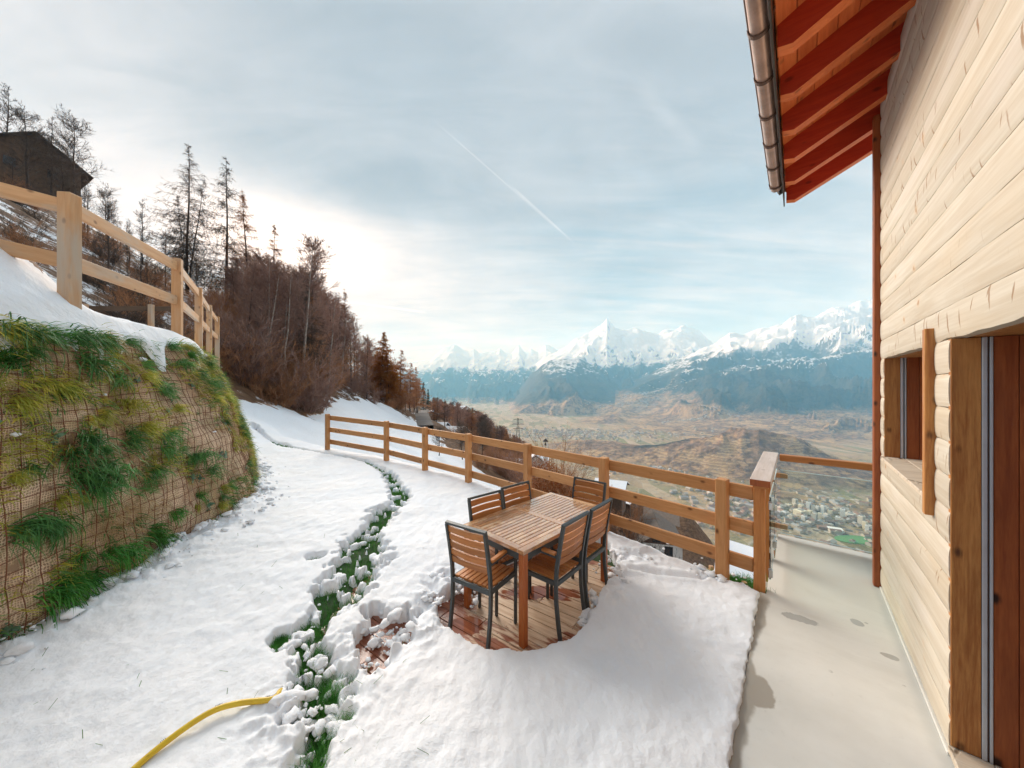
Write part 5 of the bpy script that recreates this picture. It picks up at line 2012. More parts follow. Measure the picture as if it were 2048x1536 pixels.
for sx in (-1, 1):
    tb('apron', (sx * (TL / 2 - 0.035) - 0.014, -TW / 2 + 0.05, z0 - 0.062), (sx * (TL / 2 - 0.035) + 0.014, TW / 2 - 0.05, z0 - 0.001), M_STEEL)
for sx in (-1, 1):
    for sy in (-1, 1):
        cx, cy = sx * (TL / 2 - 0.030), sy * (TW / 2 - 0.030)
        tb('leg', (cx - 0.027, cy - 0.027, 0.002), (cx + 0.027, cy + 0.027, z0 - 0.001), M_TEAKLEG, 0.005, along='z')

# ------------------------------------------------------------------ chairs
CW, CD = 0.40, 0.37      # outer width, seat depth


def make_chair(label):
    ch = thing('garden_chair', label, 'chair', (0, 0, 0), 0, 'slatted garden chairs round the table')
    I = Matrix.Identity(4)

    def pl(name, a, b, W, Hh, mat, up=(0, 0, 1), bev=0.003):
        return plank(name, a, b, W, Hh, mat, ch, up, None, bev)
    ft = 0.021
    hx = CW / 2 - ft / 2
    for s in (-1, 1):     # rear leg runs up into the back upright
        mb = MB()
        path = [(s * hx, -0.02, 0.0), (s * hx, 0.000, 0.13), (s * hx, 0.018, 0.28), (s * hx, 0.022, 0.42), (s * hx, 0.012, 0.56), (s * hx, -0.018, 0.74), (s * hx, -0.048, 0.895)]
        # rectangular tube
        V, Fc = [], []
        for j, p in enumerate(path):
            p = Vector(p)
            t_ = (Vector(path[min(j + 1, 6)]) - Vector(path[max(j - 1, 0)])).normalized()
            yv = Vector((1, 0, 0)).cross(t_) * -1
            for a_, b_ in ((-1, -1), (1, -1), (1, 1), (-1, 1)):
                V.append(p + Vector((1, 0, 0)) * a_ * ft / 2 + yv * b_ * 0.0145)
        for j in range(6):
            for e in range(4):
                e2_ = (e + 1) % 4
                Fc.append((j * 4 + e, j * 4 + e2_, (j + 1) * 4 + e2_, (j + 1) * 4 + e))
        Fc += [(3, 2, 1, 0), (24, 25, 26, 27)]
        mb.add(V, Fc)
        obj('leg', mb.me('leg', M_STEEL), ch)
        pl('leg', (s * hx, CD, 0.0), (s * hx, CD, 0.635), ft, 0.026, M_STEEL, up=(0, 1, 0))
        pl('arm_tube', (s * hx, 0.0, 0.645), (s * hx, CD + 0.013, 0.645), ft, 0.02, M_STEEL)
        pl('armrest', (s * hx, 0.02, 0.667), (s * hx, CD + 0.005, 0.667), 0.042, 0.022, M_TEAK, bev=0.006)
        pl('seat_rail', (s * hx, 0.035, 0.432), (s * hx, CD - 0.013, 0.425), 0.0205, 0.036, M_STEEL)
    pl('seat_rail', (-hx + 0.011, 0.018, 0.428), (hx - 0.011, 0.018, 0.428), 0.022, 0.036, M_STEEL)
    pl('seat_rail', (-hx + 0.011, CD, 0.424), (hx - 0.011, CD, 0.424), 0.02, 0.032, M_STEEL)
    pl('top_rail', (-hx - ft / 2, -0.048, 0.905), (hx + ft / 2, -0.048, 0.905), 0.03, 0.021, M_STEEL, up=(0, -0.3, 1))
    n_ = 8
    for k in range(n_):       # seat slats run front to back? across the seat in the photograph's chairs
        x_ = -hx + ft / 2 + (k + 0.5) * (CW - 2 * ft) / n_
        pl('seat_slat', (x_, 0.032, 0.452), (x_, CD + 0.008, 0.447), (CW - 2 * ft) / n_ - 0.006, 0.017, M_TEAK)
    for k in range(5):
        z = 0.600 + k * 0.064
        y = np.interp(z, [0.56, 0.74, 0.895], [0.012, -0.018, -0.048]) + 0.004
        # gently bowed slat
        V, Fc = [], []
        m_ = 7
        for j in range(m_):
            t = j / (m_ - 1) * 2 - 1
            xx = t * (hx - ft / 2)
            yy = y - 0.016 * (1 - t * t)
            for a_, b_ in ((-1, -1), (1, -1), (1, 1), (-1, 1)):
                V.append((xx, yy + a_ * 0.0075 - b_ * 0.0045, z + b_ * 0.0255))
        for j in range(m_ - 1):
            for e in range(4):
                e2_ = (e + 1) % 4
                Fc.append((j * 4 + e, (j + 1) * 4 + e, (j + 1) * 4 + e2_, j * 4 + e2_))
        Fc += [(0, 1, 2, 3), (27, 26, 25, 24)]
        obj('back_slat', mesh_from('back_slat', V, Fc, M_TEAK), ch)
    return ch


def chair_M(p, wdir, side=0):
    a = math.atan2(wdir[1], wdir[0])
    return Matrix.Translation((p[0], p[1], DZ + 0.001)) @ Matrix.Rotation(a, 4, 'Z')


ch0 = make_chair('slatted teak garden chair at the near end of the table, its back toward us')
CH = [((-0.330, 2.672), (0.84, -0.54), None),
      ((0.485, 2.83), (0.66, 0.75), 'nearer slatted teak chair on the side of the table facing the concrete walk'),
      ((0.777, 3.16), (0.66, 0.75), 'farther slatted teak chair on the walk side of the table, by its far right leg'),
      ((-0.235, 3.375), (-0.75, -0.66), 'nearer slatted teak chair on the lawn side of the table, back toward the snow'),
      ((0.070, 3.705), (-0.75, -0.66), 'farther slatted teak chair on the lawn side of the table, beside the fence post'),
      ((0.850, 3.880), (-0.76, 0.66), 'slatted teak chair at the far end of the table, in front of the fence')]
for i, (p, wd, lab) in enumerate(CH):
    M = chair_M(p, wd)
    if i == 0:
        ch0.matrix_basis = M
        WM[ch0.name] = M
    else:
        copy_tree(ch0, M, lab)

# ------------------------------------------------------------------ yellow hose
hp = [(205, 1600, 0.035), (270, 1536, 0.035), (340, 1478, 0.05), (400, 1436, 0.065), (440, 1416, 0.07), (480, 1406, 0.065), (515, 1402, 0.055), (542, 1399, 0.05), (552, 1393, 0.045), (560, 1383, 0.02), (566, 1376, -0.04)]
hpts = [Vector((*G(u, v, z), z)) for u, v, z in hp]


def catmull(p, n=8):
    o = []
    for i in range(len(p) - 1):
        a, b, c, d = p[max(i - 1, 0)], p[i], p[i + 1], p[min(i + 2, len(p) - 1)]
        for k in range(n):
            t = k / n
            o.append(0.5 * ((2 * b) + (c - a) * t + (2 * a - 5 * b + 4 * c - d) * t * t + (3 * b - a - 3 * c + d) * t ** 3))
    return o + [p[-1]]


hpath = catmull(hpts)
hose = thing('garden_hose', 'thick yellow hose curving out of the trampled snow', 'hose', tuple(hpath[8]))
mb = MB()
mb.tube(hpath, 0.0155, 14)
obj('hose_pipe', mb.me('hose_pipe', M_HOSE, True), hose)
mb = MB()     # worn black print on the pipe
for i in (14, 30, 31, 52, 53, 58):
    p, q = hpath[i], hpath[i + 1]
    d = (q - p).normalized()
    side = d.cross(Vector((0, 0, 1))).normalized()
    up_ = side.cross(d)
    for k in range(4):
        a = p + d * (0.006 * k) + (up_ * 0.0140 - side * 0.0068)
        mb.bar(a, a + up_ * 0.003 - side * 0.004 + d * 0.001, 0.0022, 0.001, up=tuple(up_))
obj('printed_mark', mb.me('printed_mark', M_SLOT), hose)

# ------------------------------------------------------------------ grass in the trodden trench, and crumbs of snow
def blade_patch(n, seed, L=0.075, w=0.0034):
    return blades(n, 0.03, L, w, 0.30, seed, up=0.9)


gsrc = [blade_patch(12, 40 + k) for k in range(6)]
rg = np.random.default_rng(12)
lst = []
trl = np.array(TR)
seg = np.concatenate([[0], np.cumsum(np.hypot(*np.diff(trl, axis=0).T))])
while len(lst) < 5200:
    q = rg.uniform(0, seg[-1])
    x = np.interp(q, seg, trl[:, 0])
    y = np.interp(q, seg, trl[:, 1])
    w_ = np.interp(q, seg, TRW)
    x += rg.uniform(-1, 1) * w_ * 1.6
    y += rg.uniform(-1, 1) * w_ * 1.6
    if y < 0.9:
        continue
    lst.append((gsrc[int(rg.integers(0, 6))], Matrix.Translation((x, y, -0.085)) @ Matrix.Rotation(rg.uniform(0, 6.28), 4, 'Z') @ Matrix.Scale(rg.uniform(0.6, 1.15), 4)))
for (u, v), rx, ry in SPOTS:
    gx, gy = G(u, v, -0.05)
    ax, ay = rx * gy / F, ry * gy * gy / (F * CAMZ)
    for k in range(int(60 + 900 * ax)):
        lst.append((gsrc[k % 6], Matrix.Translation((gx + rg.normal(0, ax * 0.6), gy + rg.normal(0, ay * 0.6), -0.085)) @ Matrix.Rotation(rg.uniform(0, 6.28), 4, 'Z') @ Matrix.Scale(rg.uniform(0.6, 1.1), 4)))
tag(obj('trench_grass', stuff_mesh('trench_grass', None, None, lst, M_GRASS)), kind='stuff')
lst = []
for (u, v, n_, r_) in [(650, 1390, 26, 0.07), (668, 1380, 20, 0.05), (640, 1420, 22, 0.06), (655, 1430, 18, 0.06), (632, 1320, 12, 0.05), (690, 1500, 8, 0.05), (705, 1440, 8, 0.05), (640, 1500, 22, 0.05), (624, 1530, 18, 0.05), (700, 1530, 10, 0.05), (686, 1465, 8, 0.04)]:
    gx, gy = G(u, v, -0.02)
    for k in range(n_):
        lst.append((blades(10, 0.02, 0.16, 0.0034, 0.35, 2000 + k, up=0.9), Matrix.Translation((gx + rg.normal(0, r_), gy + rg.normal(0, r_), -0.09)) @ Matrix.Rotation(rg.uniform(0, 6.28), 4, 'Z')))
tag(obj('tall_grass', stuff_mesh('tall_grass', None, None, lst, M_GRASS)), kind='stuff')
# tufts under the last fence post and the first railing post
for (u, v, z, sc, lab) in [(1425, 1150, -0.02, 0.75, 'grass tuft at the foot of the last garden fence post'), (1462, 1168, -0.05, 0.7, 'grass tuft in the snow between fence end and railing'), (1512, 1186, -0.03, 0.8, 'grass tuft against the first balcony railing post')]:
    gx, gy = G(u, v, z)
    V, Fc = blades(150, 0.07, 0.15, 0.004, 0.35, 3000 + u, up=0.8)
    tag(obj('grass_tuft', mesh_from('grass_tuft', V, Fc, M_GRASSD), None, Matrix.Translation((gx, gy, z - 0.03)) @ Matrix.Rotation(u * 0.7, 4, 'Z') @ Matrix.Scale(sc, 4)), lab, 'grass')


def ico(sub=2):
    import bmesh
    bm = bmesh.new()
    bmesh.ops.create_icosphere(bm, subdivisions=sub, radius=1.0)
    v = np.array([p.co[:] for p in bm.verts])
    f = [tuple(q.index for q in fc.verts) for fc in bm.faces]
    bm.free()
    return v, f


icv, icf = ico(2)
lumps = []
for k in range(10):
    d = 1 + 0.42 * fbm(icv[:, 0] * 1.5 + k * 5 + icv[:, 2], icv[:, 1] * 1.5 - icv[:, 2] * 1.3, 400 + k, 3) + 0.34 * (ridged(icv[:, 0] * 2.3 + k, icv[:, 1] * 2.3 + icv[:, 2] * 1.9, 420, 2) - 0.5)
    lumps.append((icv * d[:, None] * np.array([1.0, 0.72, 0.50]), icf))
lst = []


def crumbs(u, v, n_, r_px, smin, smax, z=0.0):
    for k in range(n_):
        uu, v2 = rg.normal(u, r_px), rg.normal(v, r_px * 0.6)
        gx, gy = G(uu, max(v2, 800), z)
        s_ = smin * (smax / smin) ** (rg.uniform() ** 2.2)
        lst.append((lumps[int(rg.integers(0, 10))], Matrix.Translation((gx, gy, z + s_ * 0.35)) @ Matrix.Rotation(rg.uniform(0, 6.28), 4, 'Z') @ Matrix.Rotation(rg.normal(0, 0.5), 4, 'X') @ Matrix.Scale(s_, 4)))


for (u, v), w_ in TRENCH:
    crumbs(u, v, int(1 + w_ * 0.07), w_ * 0.9, 0.008, 0.045 if v > 960 else 0.025, -0.05)
for u, v, n_, r_, z in [(760, 1300, 34, 34, -0.09), (720, 1340, 22, 24, -0.09), (800, 1270, 34, 26, -0.06), (735, 1275, 14, 24, -0.06), (640, 1330, 24, 22, -0.03), (600, 1430, 40, 34, 0.0), (650, 1450, 26, 30, -0.03), (560, 1385, 16, 18, 0.01),
                        (868, 1200, 26, 18, 0.0), (900, 1165, 34, 22, 0.0), (945, 1190, 18, 14, -0.06), (1175, 1240, 26, 10, -0.07), (1200, 1205, 24, 10, -0.06), (1190, 1225, 14, 9, -0.05), (1225, 1130, 34, 18, 0.0), (1245, 1165, 14, 10, 0.01), (1270, 1120, 24, 26, 0.01),
                        (1010, 1150, 10, 16, -0.09), (1060, 1140, 8, 16, -0.09), (1230, 1150, 5, 5, -0.09), (1430, 1150, 10, 16, 0.02), (1400, 1140, 8, 20, 0.02), (1470, 1165, 8, 14, 0.01)]:
    crumbs(u, v, n_, r_, 0.010, 0.055, z)
for u, v, s_, z in [(1190, 1205, 0.062, -0.05), (1178, 1228, 0.05, -0.06), (1185, 1190, 0.05, -0.03), (716, 1200, 0.05, -0.08), (708, 1218, 0.045, -0.07), (725, 1090, 0.05, -0.06), (745, 1118, 0.06, -0.06), (735, 1150, 0.04, -0.08), (575, 1300, 0.06, -0.06), (590, 1292, 0.05, -0.05),
                    (690, 1240, 0.07, -0.04), (790, 1235, 0.07, 0.0), (822, 1258, 0.06, 0.0), (770, 1250, 0.05, -0.02), (680, 1330, 0.06, -0.05), (660, 1350, 0.05, -0.03), (560, 1405, 0.055, 0.02), (590, 1400, 0.06, 0.01), (620, 1395, 0.05, 0.0), (600, 1480, 0.06, -0.02), (640, 1460, 0.05, -0.03), (780, 1330, 0.045, -0.07)]:
    gx, gy = G(u, v, z)
    lst.append((lumps[int(rg.integers(0, 10))], Matrix.Translation((gx, gy, z + s_ * 0.3)) @ Matrix.Rotation(rg.uniform(0, 6.28), 4, 'Z') @ Matrix.Scale(s_, 4)))
# heaped along the foot of the bank
bb = np.array(BANK_BASE)
for k in range(420):
    s = rg.uniform(2.8, 11)
    p, n = bankP(s, 0.06)
    d = abs(rg.normal(0, 0.20))
    s_ = 0.010 * (7 ** (rg.uniform() ** 1.6))
    q = Vector((p.x, p.y, 0)) + Vector((n.x, n.y, 0)).normalized() * (0.05 + d)
    lst.append((lumps[int(rg.integers(0, 10))], Matrix.Translation((q.x, q.y, 0.09 * math.exp(-(d / 0.2) ** 2) + 0.035 + s_ * 0.1)) @ Matrix.Rotation(rg.uniform(0, 6.28), 4, 'Z') @ Matrix.Scale(s_, 4)))
# flecks caught on the bank
for (u, v, s_) in [(278, 717, 0.05), (322, 728, 0.035), (40, 1062, 0.04), (302, 952, 0.03), (200, 795, 0.025), (408, 725, 0.05), (412, 740, 0.05), (418, 755, 0.045), (422, 772, 0.045), (436, 742, 0.04), (446, 765, 0.04), (450, 795, 0.03), (455, 812, 0.03), (425, 865, 0.025), (28, 872, 0.03), (463, 865, 0.02), (490, 925, 0.02), (433, 812, 0.03), (405, 712, 0.05)]:
    s, t = bank_st(u, v)
    p, n = bankP(s, t, 0.03)
    lst.append((lumps[int(rg.integers(0, 10))], Matrix.Translation(p) @ Matrix.Rotation(rg.uniform(0, 6), 4, 'Z') @ Matrix.Scale(s_, 4)))
me_ = stuff_mesh('snow_crumbs', None, None, lst, M_SNOW)
me_.polygons.foreach_set('use_smooth', np.ones(len(me_.polygons), bool))
tag(obj('snow_crumbs', me_), kind='stuff')
# dead stalks and straws lying on the snow
mb = MB()
for k in range(46):
    u, v = rg.uniform(60, 1000), rg.uniform(1050, 1520)
    gx, gy = G(u, v, 0.03)
    if float(polysd(np.array(gx), np.array(gy), DECKHOLE)) < 0.05 or gx < -3.4:
        continue
    L = rg.uniform(0.02, 0.06)
    a = rg.uniform(0, 6.28)
    zz_ = float(snow_height(np.array([gx]), np.array([gy]))[0][0])
    p = Vector((gx, gy, zz_))
    mb.bar(p, p + Vector((math.cos(a) * L, math.sin(a) * L, rg.uniform(0.0, 0.05))), 0.003, 0.001)
tag(obj('straws', mb.me('straws', M_GRASSD)), kind='stuff')

# ------------------------------------------------------------------ bare winter trees
def seg_dirs(rg, base, ang_lo, ang_hi):
    """unit vectors tilted from base directions by an angle in [lo, hi]"""
    n = len(base)
    r = rg.normal(size=(n, 3))
    r -= (r * base).sum(1, keepdims=True) * base
    r /= np.linalg.norm(r, axis=1, keepdims=True) + 1e-9
    a = rg.uniform(ang_lo, ang_hi, n)[:, None]
    return base * np.cos(a) + r * np.sin(a)


def tris(rg, p, d, L, w):
    """thin tapering twigs, one triangle each"""
    s = np.cross(d, rg.normal(size=p.shape))
    s /= np.linalg.norm(s, axis=1, keepdims=True) + 1e-9
    w = np.broadcast_to(np.asarray(w, float).reshape(-1, 1) if np.ndim(w) else np.full((len(p), 1), w), (len(p), 1))
    return np.stack([p - s * w / 2, p + s * w / 2, p + d * L[:, None]], 1).reshape(-1, 3)


def ribbons(p, q, w0, w1):
    """branches: three-sided tapering prisms between point arrays"""
    d = q - p
    d /= np.linalg.norm(d, axis=1, keepdims=True) + 1e-9
    s = np.cross(d, np.array([0.31, 0.87, 0.38]))
    s /= np.linalg.norm(s, axis=1, keepdims=True) + 1e-9
    t = np.cross(d, s)
    out = []
    ang = [0, 2.094, 4.189]
    P_ = [p + (s * math.cos(a) + t * math.sin(a)) * w0[:, None] / 2 for a in ang]
    Q_ = [q + (s * math.cos(a) + t * math.sin(a)) * w1[:, None] / 2 for a in ang]
    for k in range(3):
        k2 = (k + 1) % 3
        out.append(np.stack([P_[k], P_[k2], Q_[k2]], 1).reshape(-1, 3))
        out.append(np.stack([P_[k], Q_[k2], Q_[k]], 1).reshape(-1, 3))
    return np.concatenate(out)


def soup(name, v, mat):
    f = np.arange(len(v)).reshape(-1, 3)
    return mesh_from(name, v, f, mat)


def trunk_mesh(name, pts, rad, mat, n=7):
    mb = MB()
    mb.tube(pts, rad, n)
    return mb.me(name, mat, True)


def walk_trunk(rg, h, lean, wob, n=9):
    p = np.zeros((n, 3))
    p[:, 2] = np.linspace(0, h, n)
    t = np.linspace(0, 1, n)
    off = np.cumsum(rg.normal(0, wob, (n, 2)), 0)
    p[:, :2] = off * h / n + np.outer(t ** 1.3, lean) * h
    p[0, :2] = 0
    return p


def deciduous(seed, h=10.0, lean=(0.04, 0.0), spread=0.30, nb=38, n2=9, n3=9, tw=0.019, base=0.28, mat_t=None, mat_c=None, L3=0.5):
    rg = np.random.default_rng(seed)
    tp = walk_trunk(rg, h, np.array(lean), 0.05)
    tt = np.linspace(0, 1, len(tp))
    r0 = 0.011 * h
    tr = trunk_mesh('trunk', tp, list(r0 * (1 - tt * 0.92)), mat_t or M_BARKB)
    t = base + (1 - base) * rg.uniform(0, 1, nb) ** 0.85 * 0.97
    P0 = np.stack([np.interp(t, tt, tp[:, k]) for k in range(3)], -1)
    az_ = rg.uniform(0, 2 * np.pi, nb)
    tilt = np.radians(rg.uniform(28, 58, nb))
    d = np.stack([np.cos(az_) * np.sin(tilt), np.sin(az_) * np.sin(tilt), np.cos(tilt)], -1)
    L = h * spread * (1.05 - t * 0.75) * rg.uniform(0.6, 1.15, nb)
    chunks = []
    # three joints per bough, bending up
    p = P0
    w = 0.25 * r0 * 2 * (1.1 - t)
    pts2, dirs2, len2 = [], [], []
    for k in range(3):
        q = p + d * (L / 3)[:, None]
        chunks.append(ribbons(p, q, w * (1 - k * 0.3), w * (1 - (k + 1) * 0.3) + 0.004))
        for m in range(n2 // 3 + (1 if k == 2 else 0)):
            f_ = rg.uniform(0.1, 1.0, nb)[:, None]
            pts2.append(p + (q - p) * f_)
            dirs2.append(seg_dirs(rg, d, 0.35, 0.95))
            len2.append(L * (0.48 - 0.10 * k) * rg.uniform(0.5, 1.2, nb))
        p = q
        d = d + np.array([0, 0, 0.18]) + rg.normal(0, 0.10, d.shape)
        d /= np.linalg.norm(d, axis=1, keepdims=True)
    p2, d2, l2 = np.concatenate(pts2), np.concatenate(dirs2), np.concatenate(len2)
    q2 = p2 + d2 * l2[:, None]
    chunks.append(ribbons(p2, q2, np.full(len(p2), 0.020), np.full(len(p2), 0.008)))
    rep = np.repeat(np.arange(len(p2)), n3)
    f_ = rg.uniform(0.05, 1.0, len(rep))[:, None]
    p3 = p2[rep] + (q2 - p2)[rep] * f_
    d3 = seg_dirs(rg, d2[rep], 0.25, 0.85) + np.array([0, 0, 0.12])
    d3 /= np.linalg.norm(d3, axis=1, keepdims=True)
    l3 = np.clip(l2[rep] * rg.uniform(0.25, 0.7, len(rep)), 0.12, L3)
    chunks.append(tris(rg, p3, d3, l3, tw))
    return tr, soup('crown', np.concatenate(chunks), mat_c or M_TWIGP)


def larch(seed, h=16.0, lean=(0, 0), width=0.27, nb=130, n2=16, n3=9, tw=0.019, base=0.16, mat_c=None, mat_t=None, hang=0.5, stems=1):
    rg = np.random.default_rng(seed)
    chunks = []
    mbt = MB()
    for st in range(stems):
        hh = h * (1 - 0.16 * st)
        ln_ = np.array(lean) + (rg.normal(0, 0.03, 2) if st == 0 else np.array([0.10 * (1 if st == 1 else -1.0), 0.03]))
        tp = walk_trunk(rg, hh, ln_, 0.02)
        tt = np.linspace(0, 1, len(tp))
        r0 = 0.0105 * hh * (1 if st == 0 else 0.7)
        mbt.tube(tp, list(r0 * (1 - tt * 0.95)), 7)
        n_ = nb if st == 0 else nb // 2
        t = base + (1 - base) * rg.uniform(0, 1, n_) ** 1.0 * 0.985
        P0 = np.stack([np.interp(t, tt, tp[:, k]) for k in range(3)], -1)
        az_ = rg.uniform(0, 2 * np.pi, n_)
        d = np.stack([np.cos(az_), np.sin(az_), np.full(n_, 0.05) + 0.6 * t ** 3], -1)
        d /= np.linalg.norm(d, axis=1, keepdims=True)
        shape = np.clip((1 - t) * 1.25, 0.05, 1) * np.clip(0.35 + t * 2.2, 0, 1)
        L = hh * width * shape * rg.uniform(0.5, 1.2, n_)
        p = P0
        w = 0.10 * r0 * 2 * (1.3 - t) + 0.012
        pts2, dirs2, len2 = [], [], []
        for k in range(4):        # sags, then lifts at the tip
            q = p + d * (L / 4)[:, None]
            chunks.append(ribbons(p, q, w * (1 - k * 0.22), w * (1 - (k + 1) * 0.22) + 0.003))
            for m in range(max(1, n2 // 4)):
                f_ = rg.uniform(0, 1, n_)[:, None]
                pts2.append(p + (q - p) * f_)
                sd = seg_dirs(rg, d, 0.5, 1.2)
                sd[:, 2] -= hang
                dirs2.append(sd / np.linalg.norm(sd, axis=1, keepdims=True))
                len2.append((L * 0.30 + 0.15) * rg.uniform(0.4, 1.2, n_))
            p = q
            d = d + np.array([0, 0, [-0.22, -0.05, 0.22, 0.3][k]]) + rg.normal(0, 0.06, d.shape)
            d /= np.linalg.norm(d, axis=1, keepdims=True)
        p2, d2, l2 = np.concatenate(pts2), np.concatenate(dirs2), np.concatenate(len2)
        q2 = p2 + d2 * l2[:, None]
        chunks.append(ribbons(p2, q2, np.full(len(p2), 0.016), np.full(len(p2), 0.007)))
        rep = rg.choice(len(p2), size=len(p2) * n3, p=l2 / l2.sum())
        f_ = rg.uniform(0.0, 1.0, len(rep))[:, None]
        p3 = p2[rep] + (q2 - p2)[rep] * f_
        d3 = seg_dirs(rg, d2[rep], 0.4, 1.2)
        d3[:, 2] -= hang * 0.5
        d3 /= np.linalg.norm(d3, axis=1, keepdims=True)
        chunks.append(tris(rg, p3, d3, rg.uniform(0.10, 0.34, len(rep)) * np.clip(l2[rep] / 0.6, 0.45, 1.2), tw))
    return mbt.me('trunk', mat_t or M_BARKD, True), soup('crown', np.concatenate(chunks), mat_c or M_TWIGB)


def thicket(seed, h=3.2, r=1.5, stems=34, n2=8, n3=12, tw=0.018, mat=None, L3=0.45):
    rg = np.random.default_rng(seed)
    az_ = rg.uniform(0, 2 * np.pi, stems)
    rr_ = r * 0.5 * np.sqrt(rg.uniform(0, 1, stems))
    p = np.stack([rr_ * np.cos(az_), rr_ * np.sin(az_), np.full(stems, -0.2)], -1)
    tilt = np.radians(rg.uniform(4, 34, stems))
    d = np.stack([np.cos(az_) * np.sin(tilt), np.sin(az_) * np.sin(tilt), np.cos(tilt)], -1)
    L = h * rg.uniform(0.55, 1.1, stems)
    chunks, pts2, dirs2, len2 = [], [], [], []
    for k in range(3):
        q = p + d * (L / 3)[:, None]
        w0 = np.full(stems, 0.034 - k * 0.009)
        chunks.append(ribbons(p, q, w0, w0 - 0.009))
        for m in range(n2 // 3 + 1):
            f_ = rg.uniform(0.05, 1, stems)[:, None]
            pts2.append(p + (q - p) * f_)
            dirs2.append(seg_dirs(rg, d, 0.25, 0.9))
            len2.append(L * 0.30 * rg.uniform(0.5, 1.2, stems))
        p = q
        d = d + rg.normal(0, 0.12, d.shape)
        d /= np.linalg.norm(d, axis=1, keepdims=True)
    p2, d2, l2 = np.concatenate(pts2), np.concatenate(dirs2), np.concatenate(len2)
    q2 = p2 + d2 * l2[:, None]
    chunks.append(ribbons(p2, q2, np.full(len(p2), 0.013), np.full(len(p2), 0.006)))
    rep = np.repeat(np.arange(len(p2)), n3)
    f_ = rg.uniform(0, 1, len(rep))[:, None]
    p3 = p2[rep] + (q2 - p2)[rep] * f_
    d3 = seg_dirs(rg, d2[rep], 0.25, 0.9)
    chunks.append(tris(rg, p3, d3, rg.uniform(0.12, L3, len(rep)), tw))
    return soup('thicket', np.concatenate(chunks), mat or M_TWIGP)


def spruce(seed, h=12.0, width=0.2):
    rg = np.random.default_rng(seed)
    n = 150
    t = 0.06 + 0.93 * rg.uniform(0, 1, n)
    P0 = np.stack([np.zeros(n), np.zeros(n), t * h], -1)
    a = rg.uniform(0, 6.28, n)
    d = np.stack([np.cos(a), np.sin(a), np.full(n, -0.25)], -1)
    d /= np.linalg.norm(d, axis=1, keepdims=True)
    L = h * width * (1.03 - t) * rg.uniform(0.7, 1.1, n)
    q = P0 + d * L[:, None]
    rep = np.repeat(np.arange(n), 26)
    f_ = rg.uniform(0.05, 1, len(rep))[:, None]
    p3 = P0[rep] + (q - P0)[rep] * f_
    d3 = seg_dirs(rg, d[rep], 0.3, 1.0)
    d3[:, 2] -= 0.3
    d3 /= np.linalg.norm(d3, axis=1, keepdims=True)
    v = np.concatenate([ribbons(P0, q, np.full(n, 0.03), np.full(n, 0.01)), tris(rg, p3, d3, rg.uniform(0.2, 0.55, len(rep)) * h / 12, 0.10 * h / 12)])
    return trunk_mesh('trunk', [(0, 0, 0), (0, 0, h * 0.6), (0, 0, h)], [0.012 * h, 0.007 * h, 0.01], M_BARKD), soup('crown', v, M_SPRUCE)


KINDS = {
    'birch': [deciduous(1, 10, (0.10, 0.0), 0.24, 40), deciduous(2, 10, (0.05, 0.03), 0.22, 36), deciduous(3, 10, (0.14, -0.02), 0.26, 42)],
    'birchp': [deciduous(4, 10, (0.03, 0.0), 0.34, 52, 12, 12, mat_t=M_BARKD), deciduous(5, 10, (0.07, 0.0), 0.31, 50, 12, 12, mat_t=M_BARKD)],
    'grey': [deciduous(6, 10, (0.0, 0.0), 0.38, 60, 12, 10, 0.016, 0.2, M_BARKD, M_TWIGD), deciduous(7, 10, (0.02, 0.0), 0.24, 44, 9, 9, 0.016, 0.2, M_BARKD, M_TWIGD)],
    'larch': [larch(11, 16, mat_c=M_TWIGD), larch(12, 16, width=0.21, mat_c=M_TWIGB), larch(13, 16, width=0.19, mat_c=M_TWIGB)],
    'larchm': [larch(14, 16, width=0.27, nb=125, mat_c=M_TWIGD, stems=3)],
    'russet': [larch(15, 12, width=0.24, nb=170, n2=16, n3=13, tw=0.045, mat_c=M_TWIGO, hang=0.3), larch(16, 12, width=0.24, nb=140, n2=12, n3=11, tw=0.032, mat_c=M_TWIGB, hang=0.4)],
    'spruce': [spruce(21), spruce(22, 12, 0.16)],
}
HGT = {'birch': 10, 'birchp': 10, 'grey': 10, 'larch': 16, 'larchm': 16, 'russet': 12, 'spruce': 12}
THK = [thicket(31), thicket(32, 3.6, 1.7), thicket(33, 2.8, 1.9), thicket(34, 3.4, 1.5, mat=M_TWIGB), thicket(35, 2.4, 1.8, mat=M_TWIGB), thicket(36, 2.6, 1.6, mat=M_TWIGD)]
_protos = {}
rgt = np.random.default_rng(99)


def gz(x, y):
    return float(hill_func(np.array([[x]]), np.array([[y]]))[0, 0]) - 0.06


def tree(kind, var, x, y, h, label, group, z=None, rz=None, sx=1.0, name=None, cat='tree'):
    key = (kind, var)
    s = h / HGT[kind]
    z = gz(x, y) if z is None else z
    nm = name or {'birch': 'birch_tree', 'birchp': 'bare_tree', 'grey': 'bare_tree', 'larch': 'larch_tree', 'larchm': 'larch_tree', 'russet': 'larch_tree', 'spruce': 'spruce_tree'}[kind]
    M = Matrix.Translation((x, y, z)) @ Matrix.Rotation(rgt.uniform(0, 6.28) if rz is None else rz, 4, 'Z') @ Matrix.Diagonal((s * sx, s * sx, s, 1))
    tr, cr = KINDS[kind][var]
    t = thing(nm, label, cat, group=group, M=M)
    obj('trunk', tr, t, M)
    obj('crown', cr, t, M)
    return t


def tree_px(kind, var, u, D, vtop, label, group=None, **kw):
    """stand a tree so that its tip reaches the photo row vtop"""
    x = (u - 1024) / F * D
    z = gz(x, D)
    h = CAMZ + (768 - vtop) / F * D - z
    return tree(kind, var, x, D, h, label, group, z=z, **kw)


